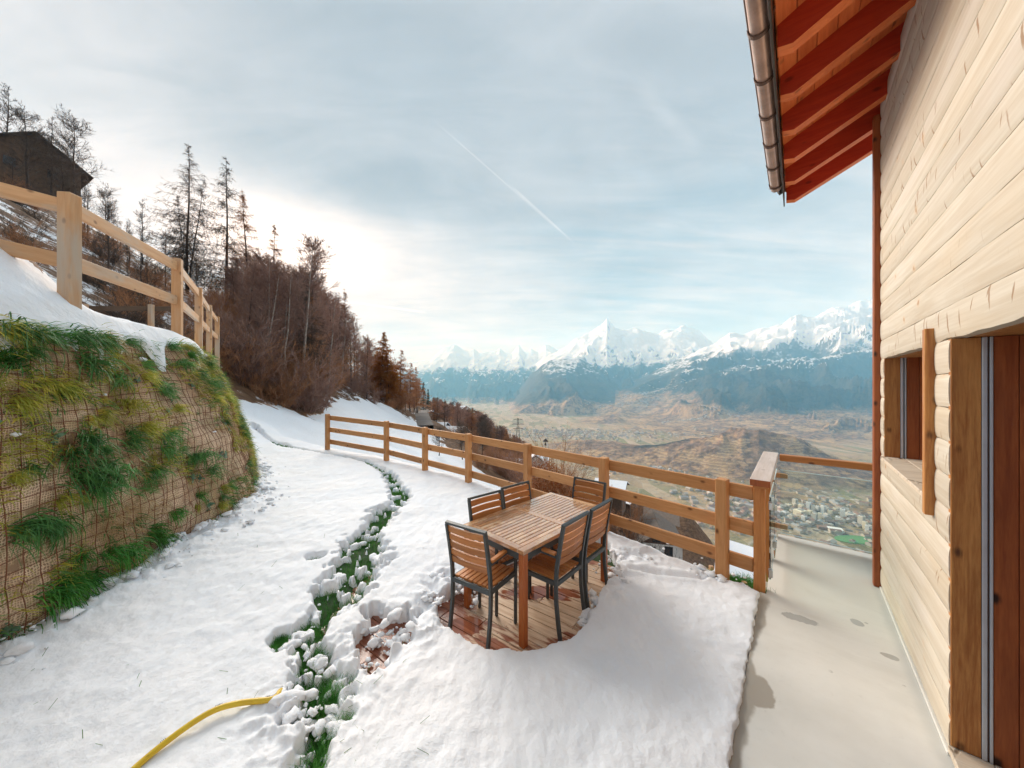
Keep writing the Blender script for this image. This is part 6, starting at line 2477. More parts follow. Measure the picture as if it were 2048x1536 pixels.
# the ones that can be told apart
tree_px('larchm', 0, 375, 40, 292, 'tall dark larch with several stems, leftmost of the three larches on the ridge', rz=0.3)
tree_px('larch', 0, 452, 42, 308, 'slender dark larch in the middle of the three on the ridge', rz=1.0)
tree_px('larch', 1, 497, 42, 380, 'shorter brownish larch on the right of the ridge group', rz=2.0)
tree_px('larch', 2, 550, 44, 436, 'thin larch rising alone out of the wood right of the ridge larches')
tree_px('larch', 1, 690, 44, 578, 'larch tip standing above the purple thicket, left of the russet larch')
tree_px('birch', 0, 602, 23, 486, 'tall leaning birch with a pale trunk at the wood edge above the snow', rz=-0.4)
tree_px('birch', 1, 655, 26, 590, 'smaller pale birch leaning right beside the tall one', rz=0.1)
tree_px('birch', 2, 560, 24, 640, 'thin pale birch stem on the left of the leaning pair', rz=0.2)
tree_px('birch', 1, 578, 25, 600, 'slim white-stemmed birch just left of the tall leaning one', rz=0.5)
tree_px('russet', 0, 760, 53, 664, 'bright russet larch, the most orange tree of the wood', sx=1.35)
tree_px('russet', 0, 779, 52, 706, 'smaller russet larch leaning on the right of the brightest one', sx=1.3)
tree_px('russet', 1, 800, 56, 700, 'dark reddish larch right of the russet pair', sx=1.4)
tree_px('russet', 1, 820, 60, 726, 'reddish brown larch last in the wood before the road', sx=1.4)
tree_px('russet', 1, 834, 66, 734, 'slim brown larch beside the mountain road', sx=1.3)
tree_px('spruce', 0, 847, 108, 764, 'dark green spruce nearer the road bend, taller of the two')
tree_px('spruce', 1, 856, 112, 778, 'dark green spruce on the right of the pair above the road')
tree_px('grey', 0, 150, 41, 245, 'wide bare grey tree right of the brown chalet', sx=1.15)
tree_px('grey', 1, 105, 44, 236, 'upright bare tree behind the roof of the brown chalet')
tree_px('grey', 1, 12, 42, 172, 'bare tree with upright twigs at the left above the chalet')
tree_px('grey', 0, 60, 38, 225, 'bare twiggy tree standing in front of the brown chalet', sx=1.2)
tree_px('grey', 1, 25, 36, 300, 'low bare tree in front of the left end of the brown chalet', sx=1.4)
tree_px('grey', 0, 130, 35, 318, 'low bare tree in front of the right eave of the brown chalet', sx=1.3)
tree_px('grey', 0, 215, 36, 385, 'low bare tree on the snowy slope right of the brown chalet')
tree_px('grey', 1, 285, 40, 400, 'thin bare sapling standing alone left of the ridge larches')
tree_px('grey', 1, 258, 34, 440, 'thin grey sapling low on the slope behind the bank fence')
tree_px('birchp', 0, 620, 33, 486, 'tall bare tree with a broad twiggy top behind the leaning birch')
GW = 'bare trees of the hillside wood'
LW = 'bare brown tree in the dense wood above the snowy slope'
n_ = 0
while n_ < 140:           # the body of the wood
    u = rgt.uniform(455, 838)
    D = rgt.uniform(20, 62) if u < 735 else rgt.uniform(44, 84)
    x = (u - 1024) / F * D
    if float(polysd(np.array([x]), np.array([D]), OPEN)[0]) < 0.9:
        continue
    # the canopy line falls from left to right
    top = np.interp(u, [455, 500, 560, 620, 680, 740, 800, 838], [520, 500, 520, 545, 600, 672, 722, 752]) + abs(rgt.normal(0, 34))
    z = gz(x, D)
    h = CAMZ + (768 - top) / F * D - z
    h = float(np.clip(h, 3.0, 13))
    k = rgt.choice(['birchp', 'birch', 'larch', 'birchp'], p=[0.4, 0.2, 0.2, 0.2])
    where = 'in the left part of the wood, under the ridge larches' if u < 570 else ('in the middle of the wood, behind the leaning birch' if u < 690 else ('right of the middle of the wood, above the snow bank' if u < 745 else 'at the right end of the wood, among the russet larches'))
    far_ = 'farther' if D > 42 else 'nearer'
    kd_ = {'birchp': 'bare brown tree', 'birch': 'bare pale-stemmed birch', 'larch': 'leafless brown larch'}[k]
    tree(k, int(rgt.integers(0, len(KINDS[k]))), x, D, h, far_ + ' ' + kd_ + ' ' + where, GW, z=z, rz=None if k != 'birch' else rgt.normal(0, 0.6))
    n_ += 1
# undergrowth
n_ = 0
while n_ < 170:
    u = rgt.uniform(430, 838)
    D = rgt.uniform(17, 58) if rgt.uniform() < 0.7 else rgt.uniform(17, 30)
    x = (u - 1024) / F * D
    sd_ = float(polysd(np.array([x]), np.array([D]), OPEN)[0])
    if sd_ < 0.7:
        continue
    k = int(rgt.choice([0, 1, 2, 3, 4])) if u > 600 else int(rgt.choice([0, 3, 4, 4]))
    s = rgt.uniform(0.55, 1.15)
    t = obj('shrub', THK[k], None, Matrix.Translation((x, D, gz(x, D))) @ Matrix.Rotation(rgt.uniform(0, 6.28), 4, 'Z') @ Matrix.Diagonal((s * 1.1, s * 1.1, s, 1)))
    tag(t, ('bare purplish shrub ' if k < 3 else 'bare rusty brown shrub ') + ('at the wood edge left of the leaning birch' if u < 590 and D < 30 else 'at the wood edge right of the leaning birch' if D < 30 else 'deep in the wood below the ridge larches' if u < 590 else 'deep in the wood toward the russet larches'), 'shrub', 'undergrowth of the hillside wood')
    n_ += 1
# scrub on the slope behind the bank fence
n_ = 0
while n_ < 56:
    u = rgt.uniform(0, 470)
    D = rgt.uniform(13, 40)
    x = (u - 1024) / F * D
    if x > -13:
        continue
    z = max(gz(x, D), upz(x, D) if D < 20 else -99)
    k = int(rgt.choice([3, 4, 5, 5]))
    s = rgt.uniform(0.3, 0.8)
    t = obj('shrub', THK[k], None, Matrix.Translation((x, D, z)) @ Matrix.Rotation(rgt.uniform(0, 6.28), 4, 'Z') @ Matrix.Scale(s, 4))
    tag(t, 'small bare shrub on the patchy slope behind the bank fence', 'shrub', 'scrub behind the bank fence')
    n_ += 1
n_ = 0
while n_ < 16:
    u, D = rgt.uniform(150, 430), rgt.uniform(24, 44)
    x = (u - 1024) / F * D
    tree('grey', 1, x, D, rgt.uniform(3, 7), 'thin bare sapling on the patchy slope behind the bank fence', 'saplings behind the bank fence', sx=0.8)
    n_ += 1
# trees of the lower slope
n_ = 0
while n_ < 150:
    u = rgt.uniform(858, 1048)
    D = rgt.uniform(75, 240)
    x = (u - 1024) / F * D
    z = gz(x, D)
    top = np.interp(u, [858, 900, 930, 960, 1000, 1048], [792, 800, 808, 824, 848, 880]) + abs(rgt.normal(0, 10))
    h = CAMZ + (768 - top) / F * D - z
    if h < 4:
        continue
    h = min(h, 13)
    k = rgt.choice(['birchp', 'russet', 'larch', 'grey'], p=[0.45, 0.22, 0.23, 0.10])
    v_ = int(rgt.integers(0, len(KINDS[k])))
    if k == 'russet':
        v_ = 1
    tree(k, v_, x, D, h, {'birchp': 'brown bare tree', 'russet': 'reddish brown larch', 'larch': 'dark brown larch', 'grey': 'grey bare tree'}[k] + (' on the lower slope, next to the road' if u < 910 else ' midway down the lower slope' if u < 975 else ' at the valley end of the lower slope, below the pylon'), 'trees of the lower slope', z=z, sx=1.6)
    n_ += 1
n_ = 0
while n_ < 70:           # brown thickets right of the snowy field
    D = rgt.uniform(24, 75)
    u = rgt.uniform(905, 1230)
    x = (u - 1024) / F * D
    if float(polysd(np.array([x]), np.array([D]), OPEN)[0]) < 1.0 or float(polysd(np.array([x]), np.array([D]), OPEN2)[0]) < 0.5:
        continue
    s = rgt.uniform(0.5, 1.0)
    k = int(rgt.choice([0, 3, 4, 5]))
    tag(obj('shrub', THK[k], None, Matrix.Translation((x, D, gz(x, D))) @ Matrix.Rotation(rgt.uniform(0, 6.28), 4, 'Z') @ Matrix.Scale(s, 4)), 'bare brown shrub on the steep slope below the garden fence', 'shrub', 'shrubs below the garden fence')
    n_ += 1
tree('grey', 0, (878 - 1024) / F * 29, 29, 2.5, 'small gnarled fruit tree standing in the snow beyond the fence', None, name='fruit_tree', sx=1.5)
tree('grey', 0, (925 - 1024) / F * 33, 33, 3.6, 'bare dark fruit tree at the edge of the snowy field beyond the fence', None, name='fruit_tree', sx=1.5)
tree('grey', 0, (965 - 1024) / F * 36, 36, 4.5, 'bare dark fruit tree in front of the snowy roofs beyond the fence', None, name='fruit_tree', sx=1.4)
for (u, D, s, k, lab) in [(1245, 16, 0.8, 5, 'bare grey shrub just below the fence, right of the far chairs'), (1275, 18, 0.7, 5, 'bare grey shrub just below the fence near the white house'), (1300, 21, 1.0, 5, 'dark twiggy bush in front of the white house below'), (1235, 26, 1.1, 3, 'brown bush beside the snowy roofs below the fence'),
                          (1460, 30, 1.0, 5, 'grey bush on the slope below the last fence post'), (1495, 34, 1.1, 3, 'brown bush on the slope below the balcony railing')]:
    x = (u - 1024) / F * D
    tag(obj('shrub', THK[k], None, Matrix.Translation((x, D, gz(x, D))) @ Matrix.Scale(s, 4)), lab, 'shrub')

# ------------------------------------------------------------------ houses below and beyond
def house_box(name, label, cat, u, v_ridge, D, W, L, rise, wall_h, rz, wall, roofm, snow=True, group=None, over=0.35, windows=(), chimney=False, gable=None, bare_side=0):
    """small gabled house: ridge along its local y, its gable looking along -y, ridge at the given photo row"""
    p = P(u, v_ridge, D)
    zr = p.z
    M = Matrix.Translation((p.x, p.y, 0)) @ Matrix.Rotation(rz, 4, 'Z')
    ze = zr - rise
    zb_ = ze - wall_h
    t = thing(name, label, cat, group=group, M=M @ Matrix.Translation((0, 0, zb_)))
    hw, hl = W / 2, L / 2
    prof_ = [(-hw, zb_), (hw, zb_), (hw, ze), (0, zr - 0.02), (-hw, ze)]
    V = [(x, -hl, z) for x, z in prof_] + [(x, hl, z) for x, z in prof_]
    Fc = [(0, 1, 2, 3, 4), (9, 8, 7, 6, 5)] + [(q, q + 5, (q + 1) % 5 + 5, (q + 1) % 5) for q in range(5)]
    obj('wall', mesh_from('wall', V, Fc, wall), t, M)
    if gable is not None:
        V = [(-hw, -hl - 0.03, ze - 0.05), (hw, -hl - 0.03, ze - 0.05), (0, -hl - 0.03, zr - 0.04)]
        V += [(x, y + 0.026, z) for x, y, z in V]
        obj('gable_boards', mesh_from('gable_boards', V, [(0, 1, 2), (5, 4, 3), (0, 3, 4, 1), (1, 4, 5, 2), (2, 5, 3, 0)], gable), t, M)
    sl_ = Vector((hw, 0, -rise))
    n_ = Vector((rise, 0, hw)).normalized()
    for s in (-1, 1):
        a = Vector((0, 0, zr + 0.03))
        b = a + Vector((s * (hw + over), 0, -rise * (hw + over) / hw))
        nn = Vector((s * n_.x, 0, n_.z))
        def slab(nm, t0, t1, m, ext, ea=0.0):
            a2 = a + nn * t0 - (b - a).normalized() * 0.0
            b2 = b + nn * t0 - (b - a) * ea
            y0 = hl + ext
            V = [(a2.x, -y0, a2.z), (b2.x, -y0, b2.z), (b2.x, y0, b2.z), (a2.x, y0, a2.z)]
            h = nn * (t1 - t0)
            V += [(x + h.x, y, z + h.z) for x, y, z in V]
            Fc = [(3, 2, 1, 0), (4, 5, 6, 7), (0, 1, 5, 4), (1, 2, 6, 5), (2, 3, 7, 6), (3, 0, 4, 7)]
            return obj(nm, mesh_from(nm, V, Fc, m), t, M)
        slab('roof_slope', 0.0, 0.12, roofm, over)
        if snow and s != bare_side:
            slab('roof_snow', 0.123, 0.30, M_SNOWR, over - 0.04, 0.02)
    for (face, x, z, w_, h_, m) in windows:
        if face == 'g':
            lo, hi = Vector((x - w_ / 2, -hl - 0.05, ze + z)), Vector((x + w_ / 2, -hl + 0.02, ze + z + h_))
        else:
            s = 1 if face == 'r' else -1
            lo, hi = Vector((s * hw - 0.03, x - w_ / 2, ze + z)), Vector((s * hw + 0.03, x + w_ / 2, ze + z + h_))
        v, f = cbox_data(*(hi - lo), 0.01)
        wo = obj('window', mesh_from('window', v, f, M_BROWNW), t, M @ Matrix.Translation((lo + hi) / 2))
        g = (hi - lo) - Vector((0.14, 0.0, 0.14)) if face == 'g' else (hi - lo) - Vector((0, 0.14, 0.14))
        g += Vector((0.02, 0.02, 0)) * 1
        v, f = cbox_data(max(g.x, 0.05), max(g.y, 0.05), g.z, 0.005)
        obj('pane', mesh_from('pane', v, f, m or M_GLASSD), wo, M @ Matrix.Translation((lo + hi) / 2))
    if chimney:
        v, f = cbox_data(0.6, 0.6, 1.5, 0.03)
        c = obj('chimney', mesh_from('chimney', v, f, M_ROOFB), t, M @ Matrix.Translation((hw * 0.35, hl * 0.3, zr + 0.1)))
        v, f = cbox_data(0.75, 0.75, 0.12, 0.03)
        obj('chimney_cap', mesh_from('chimney_cap', v, f, M_SNOWR), c, M @ Matrix.Translation((hw * 0.35, hl * 0.3, zr + 0.92)))
    return t


# brown chalet high on the left
house_box('chalet', 'weathered brown timber chalet with a dark roof on the hillside at upper left', 'house', 48, 300, 46, 7.4, 12, 2.7, 4.4, R(62), M_CHALET, M_ROOFD, snow=False, over=0.9, windows=[('g', -1.8, -2.2, 1.0, 1.2, None), ('g', 1.4, -2.2, 1.0, 1.2, None), ('l', -2, -2.0, 1.1, 1.1, None)], chimney=True)
# houses just below the fence
house_box('white_house', 'white house with a brown boarded gable just below the fence rails', 'house', 1313, 1042, 62, 6.6, 9, 2.1, 7, R(-14), M_WHITE, M_ROOFB, snow=False, over=0.7, gable=M_BROWNW,
          windows=[('g', -1.5, -2.6, 1.3, 2.0, None), ('g', 1.2, -2.6, 1.3, 2.3, None), ('g', -0.7, 0.1, 1.4, 0.9, None), ('l', 0, -2.4, 1.2, 1.6, None)])
house_box('snowy_house', 'long house under a smooth snow roof behind the white gabled house', 'house', 1296, 1012, 84, 11, 12, 1.5, 7, R(66), M_CHALET, M_ROOFB, over=0.8, bare_side=-1, windows=[('g', -2, -2, 1.2, 1.3, None), ('g', 2, -2, 1.2, 1.3, None)])
house_box('snowy_house', 'house with snow roof and a brick chimney, between two fence posts', 'house', 1222, 962, 70, 5.5, 5, 1.1, 5, R(64), M_CHALET, M_ROOFB, over=0.7, chimney=True, windows=[('g', -1.5, -2, 1.1, 1.2, None), ('g', 1.5, -2, 1.1, 1.2, None)])
house_box('snowy_house', 'small white-gabled house beyond the middle rail near the third fence post from the right', 'house', 1256, 984, 80, 4.5, 5, 1.4, 6, R(30), M_CHALET, M_ROOFB, over=0.6, windows=[('g', 0, -1.8, 1.1, 1.2, None)])
house_box('garden_shed', 'pale grey shed with a pointed gable and snow roof seen over the top rail', 'shed', 1074, 908, 60, 3.1, 4, 1.1, 2.8, R(-8), M_WHITE, M_ROOFD, over=0.3, windows=[('g', 0.5, -2.0, 0.5, 1.4, M_RAFTER)])
house_box('dark_shed', 'low dark shed with a flat strip of snow on its roof below the second rail', 'shed', 1040, 936, 50, 3.6, 4, 0.4, 3.0, R(75), M_ROOFD, M_ROOFD, over=0.2)
house_box('snowy_house', 'house under a broad snow roof between the fourth and fifth fence posts', 'house', 1022, 918, 70, 6, 7, 1.3, 4, R(60), M_CHALET, M_ROOFD, over=0.5)
house_box('snowy_house', 'house under a white snow roof beside the mountain road, left one of two', 'house', 862, 846, 88, 6, 8, 1.5, 4, R(80), M_CHALET, M_ROOFD, over=0.5)
house_box('snowy_house', 'house under a white snow roof beside the mountain road, right one of two', 'house', 896, 854, 84, 6, 8, 1.4, 4, R(76), M_CHALET, M_ROOFD, over=0.5)
house_box('hillside_house', 'tiny white house among the brown trees, lowest of the lower slope', 'house', 962, 830, 190, 7, 9, 2, 5, R(30), M_WHITE, M_ROOFD)
house_box('hillside_house', 'tiny snow-roofed house high among the brown trees above the valley', 'house', 920, 812, 210, 8, 9, 2, 5, R(60), M_WHITE, M_ROOFD)
house_box('hillside_house', 'grey house with pale wall at the roadside bend', 'house', 864, 822, 120, 4, 6, 1.2, 6, R(10), M_WHITE, M_ROOFD)
house_box('hillside_house', 'pinkish-roofed house on the slope seen past the last fence post', 'house', 1488, 1092, 75, 5, 6, 1.4, 4, R(40), M_CHALET, M_ROOFB, snow=True)
house_box('hillside_house', 'snow-roofed house below the stub ends of the rails', 'house', 1475, 1128, 60, 5, 6, 1.3, 4, R(55), M_CHALET, M_ROOFB, snow=True)

# slim bell tower
bt = thing('bell_tower', 'slim pale bell turret with an open top rising above the top rail', 'tower', tuple(P(1091, 960, 55)))
c = P(1091, 878, 55)
mb = MB()
mb.cbox((c.x, c.y, c.z - 5.0), (0.62, 0.62, 7.0), 0.02)
obj('shaft', mb.me('shaft', M_WHITE), bt)
for sx in (-1, 1):
    for sy in (-1, 1):
        v, f = cbox_data(0.12, 0.12, 1.1, 0.01)
        obj('pillar', mesh_from('pillar', v, f, M_WHITE), bt, Matrix.Translation((c.x + sx * 0.25, c.y + sy * 0.25, c.z - 0.94)))
mb = MB()
h = 0.45
mb.add([(c.x - h, c.y - h, c.z - 0.385), (c.x + h, c.y - h, c.z - 0.385), (c.x + h, c.y + h, c.z - 0.385), (c.x - h, c.y + h, c.z - 0.385), (c.x, c.y, c.z + 0.1)], [(0, 1, 4), (1, 2, 4), (2, 3, 4), (3, 0, 4), (3, 2, 1, 0)])
obj('roof', mb.me('roof', M_ROOFD), bt)
mb = MB()
mb.tube([(c.x, c.y, c.z - 0.55), (c.x, c.y, c.z - 0.75), (c.x, c.y, c.z - 1.0)], [0.06, 0.12, 0.19], 10)
obj('bell', mb.me('bell', M_STEEL), bt)

# power pylon on the shoulder of the hill
pb = P(1036, 905, 330)
pt = P(1036, 836, 330)
py = thing('pylon', 'thin steel lattice pylon standing on the end of the wooded slope', 'pylon', tuple(pb))
mb = MB()
hh = pt.z - pb.z
for sx in (-1, 1):
    for sy in (-1, 1):
        mb.bar(pb + Vector((sx * 2.6, sy * 2.6, -2)), pt + Vector((sx * 0.25, sy * 0.25, 0)), 0.28, 0.28)
for k in range(9):
    t0, t1 = k / 9, (k + 1) / 9
    r0, r1 = 2.6 + (0.25 - 2.6) * t0, 2.6 + (0.25 - 2.6) * t1
    for (a, b) in (((-1, -1), (1, -1)), ((1, -1), (1, 1)), ((1, 1), (-1, 1)), ((-1, 1), (-1, -1))):
        mb.bar(pb + Vector((a[0] * r0, a[1] * r0, hh * t0)), pb + Vector((b[0] * r1, b[1] * r1, hh * t1)), 0.14, 0.14)
obj('lattice_mast', mb.me('lattice_mast', M_STEEL), py)
for zf, w_ in ((0.95, 4.5), (0.82, 6.0), (0.69, 5.0)):
    mb = MB()
    z = pb.z + hh * zf
    mb.bar((pb.x - w_, pb.y, z), (pb.x + w_, pb.y, z), 0.35, 0.35)
    mb.bar((pb.x - w_, pb.y, z), (pb.x, pb.y, z + 1.6), 0.16, 0.16)
    mb.bar((pb.x + w_, pb.y, z), (pb.x, pb.y, z + 1.6), 0.16, 0.16)
    obj('cross_arm', mb.me('cross_arm', M_STEEL), py)

# mountain road
rp = [(-12.5, 50), (-15.2, 58), (-18.5, 70), (-21.8, 84), (-25.3, 100), (-30, 118)]
V, Fc = [], []
rr_ = resample(rp, 60)
for i, (x, y) in enumerate(rr_):
    a, b = rr_[max(i - 1, 0)], rr_[min(i + 1, 59)]
    d = Vector((b[0] - a[0], b[1] - a[1], 0)).normalized()
    s = Vector((d.y, -d.x, 0)) * 1.25
    z = max(gz(x, y), gz(x + s.x * 0.7, y + s.y * 0.7) , gz(x - s.x * 0.7, y - s.y * 0.7)) + 0.2
    V += [(x - s.x, y - s.y, z), (x + s.x, y + s.y, z), (x - s.x, y - s.y, z - 1.6), (x + s.x, y + s.y, z - 1.6)]
for i in range(59):
    a, b = i * 4, i * 4 + 4
    Fc += [(a, a + 1, b + 1, b), (a + 1, a + 3, b + 3, b + 1), (a + 2, a, b, b + 2)]
M_ASPH = plain('worn_asphalt', (0.13, 0.12, 0.115), 0.85, 0, 0.6, 0.4)
tag(obj('road', mesh_from('road', V, Fc, M_ASPH)), kind='structure')

# beech hedge still in copper leaf, and dry reeds
def leaf_bush(seed, h, r, n, mat, size=0.07):
    rg = np.random.default_rng(seed)
    p = rg.normal(size=(n, 3))
    p /= np.linalg.norm(p, axis=1, keepdims=True)
    p *= (rg.uniform(0.15, 1, n) ** 0.5)[:, None]
    p = p * np.array([r, r, h / 2]) * (1 + 0.35 * fbm(p[:, 0] * 2.2 + p[:, 2], p[:, 1] * 2.2 - p[:, 2], seed, 3))[:, None] + np.array([0, 0, h / 2])
    d = rg.normal(size=(n, 3))
    d /= np.linalg.norm(d, axis=1, keepdims=True)
    return soup('leaves', tris(rg, p, d, rg.uniform(0.6, 1.3, n) * size, size * 0.7), mat)


for (u, D, h, r, lab) in [(1092, 21, 3.6, 1.1, 'copper-leaved beech bush behind the fence, left one behind the far chair'), (1118, 22, 3.0, 1.2, 'copper-leaved beech bush behind the fence, middle of three'), (1150, 20, 2.7, 1.0, 'copper-leaved beech bush behind the fence, right one by the post')]:
    x = (u - 1024) / F * D
    t = thing('beech_bush', lab, 'bush', (x, D, gz(x, D)))
    obj('leaves', leaf_bush(int(u), h, r, 4200, M_HEDGE, 0.11), t, Matrix.Translation((x, D, gz(x, D))))
    obj('twigs', THK[3], t, Matrix.Translation((x, D, gz(x, D))) @ Matrix.Scale(h / 3.6, 4))
x = (1118 - 1024) / F * 24
tag(obj('reeds', thicket(88, 5.2, 1.2, 60, 6, 4, 0.014, M_GRASSY and M_TWIGB), None, Matrix.Translation((x, 24, gz(x, 24) + 0.4))), 'tall dry tawny reeds rising behind the top rail', 'reeds')

# board edging where lawn, fence and walk meet
ed = thing('board_edging', 'pale board edging stepping down beside the last fence post', 'edging', tuple(H(-0.45, 3.95, -0.15)))
pa, pb_ = Vector((2.02, 3.62, -0.10)), H(-0.33, 4.02, -0.16)
plank('edging_board', pa, (pa + pb_) / 2 - (pb_ - pa).normalized() * 0.003, 0.03, 0.15, M_FENCE2, ed)
plank('edging_board', (pa + pb_) / 2 + (pb_ - pa).normalized() * 0.003, pb_, 0.03, 0.15, M_FENCE2, ed)
for k in (0.15, 0.5, 0.85):
    q = pa.lerp(pb_, k) + Vector((0.02, 0.03, -0.06))
    v, f = cbox_data(0.04, 0.04, 0.34, 0.003)
    obj('stake', mesh_from('stake', v, f, M_FENCE2), ed, Matrix.Translation(q))

# ------------------------------------------------------------------ the town in the valley
def ground_far(u, v):
    """where the line of sight of a photo pixel meets the valley"""
    ys_ = np.geomspace(650, 8000, 900)
    z = full(((u - 1024) / F * ys_)[None, :], ys_[None, :])[0]
    ray = CAMZ - (v - 768) / F * ys_
    k = int(np.argmax(ray < z))
    return ((u - 1024) / F * ys_[k], ys_[k], z[k])


def block_mesh(w_, d_, h_, wallm):
    mb = MB()
    mb.cbox((0, 0, h_ / 2 - 4), (w_, d_, h_ + 8), 0.2, mi=0)
    nfl = max(3, int(h_ / 3))
    for k in range(1, nfl):       # balcony bands with dark loggias between
        mb.cbox((0, 0, k * h_ / nfl), (w_ * 0.86, d_ + 1.0, 0.9), 0.1, mi=0)
        mb.cbox((0, 0, (k - 0.45) * h_ / nfl), (w_ * 0.80, d_ + 0.3, 1.2), 0.1, mi=1)
    mb.cbox((w_ * 0.1, 0, h_ + 1.2), (w_ * 0.4, d_ * 0.5, 2.4), 0.1, mi=2)
    return mb.me('block', [wallm, M_GLASSD, M_TOWNG])


M_CREAM = plain('cream_tower_render', (0.80, 0.72, 0.55), 0.8)
TOW = [(1590, 1009, 8, 10), (1602, 1017, 9, 8), (1617, 1021, 8, 16), (1626, 1023, 7, 12), (1620, 1031, 8, 10), (1635, 1022, 6, 9), (1629, 1040, 9, 13), (1640, 1038, 7, 11), (1647, 1027, 8, 15), (1653, 1022, 8, 8), (1660, 1030, 8, 9), (1685, 1034, 9, 15), (1723, 1050, 11, 17), (1730, 1058, 8, 14), (1735, 1065, 8, 13), (1744, 1066, 6, 11), (1600, 1030, 20, 9), (1608, 1041, 9, 9), (1700, 1032, 18, 5),
       (1579, 1014, 7, 5), (1570, 1028, 12, 5), (1583, 1038, 8, 8), (1670, 1022, 7, 6), (1676, 1040, 9, 6), (1338, 951, 7, 8), (1349, 953, 8, 8), (1360, 956, 7, 7), (1415, 962, 6, 9), (1382, 958, 6, 6), (1395, 960, 6, 5)]
for i, (u, v, wp, hp_) in enumerate(TOW):
    x, y, z = ground_far(u, v)
    me_ = block_mesh(wp / F * y * 0.9, wp / F * y * 0.75, hp_ / F * y * 1.05, [M_TOWN, M_CREAM, M_WHITE][i % 3])
    lab = 'pale apartment block in the town seen through the balcony glass' if u > 1500 else 'small pale apartment block in the valley seen under the top fence rail'
    grp = 'apartment blocks of the town' if u > 1500 else 'apartment blocks across the plain'
    if (u, v) == (1685, 1034):
        lab, grp = 'lone cream tower block standing right of the cluster in the town', None
    if (u, v) == (1723, 1050):
        lab, grp = 'tallest cream apartment slab, near the corner board of the chalet', None
    tag(obj('apartment_block', me_, None, Matrix.Translation((x, y, z)) @ Matrix.Rotation(0.3 + (i % 4) * 0.12, 4, 'Z')), lab, 'building', grp)
for (u, v, w_, d_, h_, m, lab) in [(1670, 1062, 40, 26, 8, M_WHITE, 'white flat-roofed hall beside the green pitch in the town'), (1645, 1058, 26, 20, 8, M_TOWNR, 'red roofed hall left of the white hall in the town'), (1660, 1048, 22, 22, 9, M_ROOFB, 'round-shouldered ochre building behind the halls in the town')]:
    x, y, z = ground_far(u, v)
    mb = MB()
    mb.cbox((0, 0, h_ / 2 - 2), (w_, d_, h_ + 4), 0.4)
    mb.cbox((0, 0, h_ + 0.6), (w_ * 0.96, d_ * 0.96, 1.0), 0.3)
    tag(obj('town_hall' if 'hall' in lab else 'town_building', mb.me('hall', m), None, Matrix.Translation((x, y, z)) @ Matrix.Rotation(-0.5, 4, 'Z')), lab, 'building')
x, y, z = ground_far(1712, 1080)
V = [(x + 62 * math.cos(a), y + 30 * math.sin(a), 0) for a in np.linspace(0, 2 * math.pi, 40, endpoint=False)]
zz_ = full(np.array([[p[0] for p in V]]), np.array([[p[1] for p in V]]))[0].max() + 1.5
V = [(a, b, zz_) for a, b, _ in V] + [(a, b, zz_ - 6) for a, b, _ in V]
Fc = [tuple(range(40))] + [(k, k + 40, (k + 1) % 40 + 40, (k + 1) % 40) for k in range(40)]
M_PITCH = plain('sports_turf', (0.11, 0.26, 0.09), 0.9)
tag(obj('sports_pitch', mesh_from('sports_pitch', V, Fc, M_PITCH)), kind='structure')

M_TOWNH = plain('dusty_town_walls', (0.42, 0.38, 0.32), 0.85)
rgh = np.random.default_rng(321)
hv, hf, hmi = [], [], []


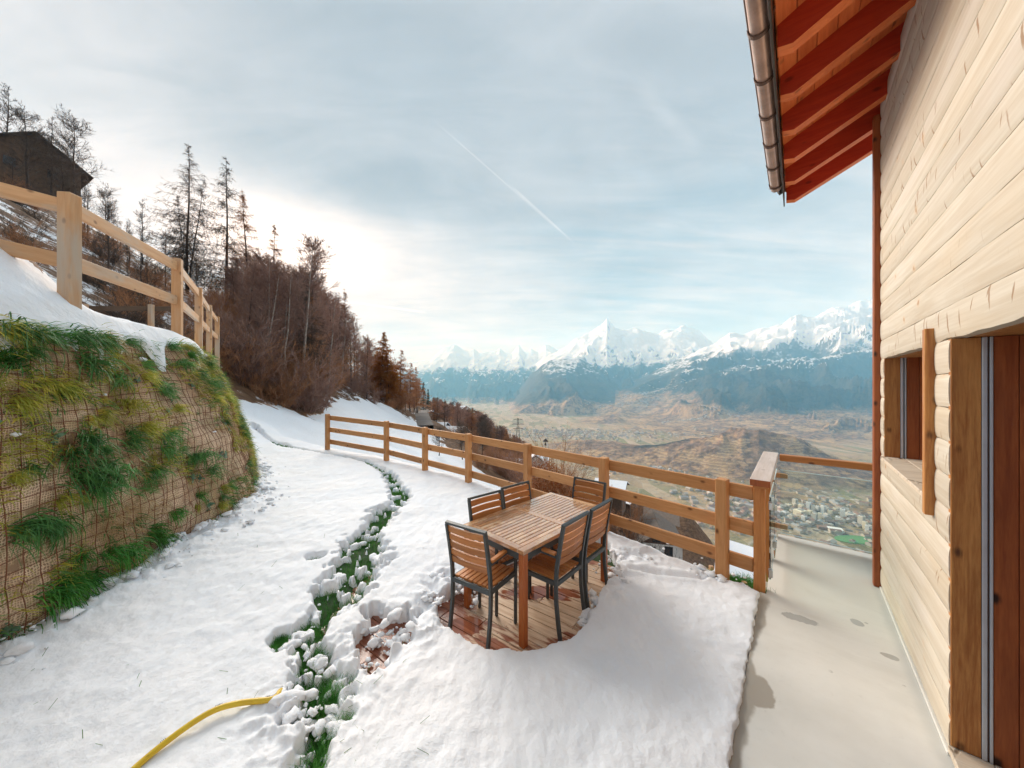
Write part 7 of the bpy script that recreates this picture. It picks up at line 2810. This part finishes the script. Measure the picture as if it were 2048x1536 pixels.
def add_house(x, y, z, s, a, mi):
    o = len(hv)
    c_, s_ = math.cos(a), math.sin(a)
    w_, l_ = s * 0.5, s * rgh.uniform(0.5, 0.8)
    h_ = s * 0.45
    for (px_, py_, pz_) in [(-w_, -l_, -3), (w_, -l_, -3), (w_, l_, -3), (-w_, l_, -3), (-w_, -l_, h_), (w_, -l_, h_), (w_, l_, h_), (-w_, l_, h_), (0, -l_, h_ + s * 0.22), (0, l_, h_ + s * 0.22)]:
        hv.append((x + px_ * c_ - py_ * s_, y + px_ * s_ + py_ * c_, z + pz_))
    for f in [(0, 1, 5, 4), (1, 2, 6, 5), (2, 3, 7, 6), (3, 0, 4, 7), (4, 5, 8), (6, 7, 9)]:
        hf.append(tuple(o + q for q in f))
        hmi.append(0)
    for f in [(5, 6, 9, 8), (7, 4, 8, 9)]:
        hf.append(tuple(o + q for q in f))
        hmi.append(mi)


def scatter(n, cx, cy, sx, sy, smin=9, smax=15):
    xs, ys_ = rgh.normal(cx, sx, n), rgh.normal(cy, sy, n)
    zs = full(xs[None, :], ys_[None, :])[0]
    for x, y, z in zip(xs, ys_, zs):
        if y < 720 or z > 100 or (y < 3000 and z > -478):
            continue
        add_house(x, y, z, rgh.uniform(smin, smax), rgh.uniform(-0.5, 0.6) + (1.57 if rgh.uniform() < 0.5 else 0), int(rgh.choice([1, 1, 2, 0])))


scatter(300, 1190, 1240, 230, 120, 9, 20)
scatter(150, 1560, 1600, 330, 160)
scatter(120, 1000, 1420, 160, 90, 10, 22)
scatter(200, 1050, 1950, 260, 60, 10, 18)
scatter(260, 800, 3300, 480, 190, 10, 20)
scatter(160, 350, 3500, 300, 150, 10, 20)
scatter(160, 2000, 5900, 420, 130, 12, 20)
scatter(220, 2900, 6700, 420, 160, 12, 22)
scatter(120, 2350, 4200, 230, 70, 10, 18)
scatter(200, 3500, 6400, 600, 300, 12, 20)
tag(obj('town_houses', mesh_from('town_houses', hv, hf, [M_TOWNH, M_TOWNR, M_TOWNG], False, hmi)), kind='stuff')

# ------------------------------------------------------------------ the air of the valley
hb = MB()
hb.cbox((0, 9500, 1120), (72000, 25000, 3340), 1.0)
hm = bpy.data.materials.new('valley_air')
hm.use_nodes = True
ht = NT(hm.node_tree)
ht.n.remove(ht.n['Principled BSDF'])
pv = ht.add('ShaderNodeVolumePrincipled')
pv.inputs['Color'].default_value = (0.27, 0.66, 1.0, 1)
pv.inputs['Absorption Color'].default_value = (1, 1, 1, 1)
pv.inputs['Density'].default_value = 8.6e-5
pv.inputs['Anisotropy'].default_value = 0.0
ht.put(ht.n['Material Output'].inputs['Volume'], pv.outputs[0])
haze = tag(obj('haze', hb.me('haze', hm)), kind='stuff')
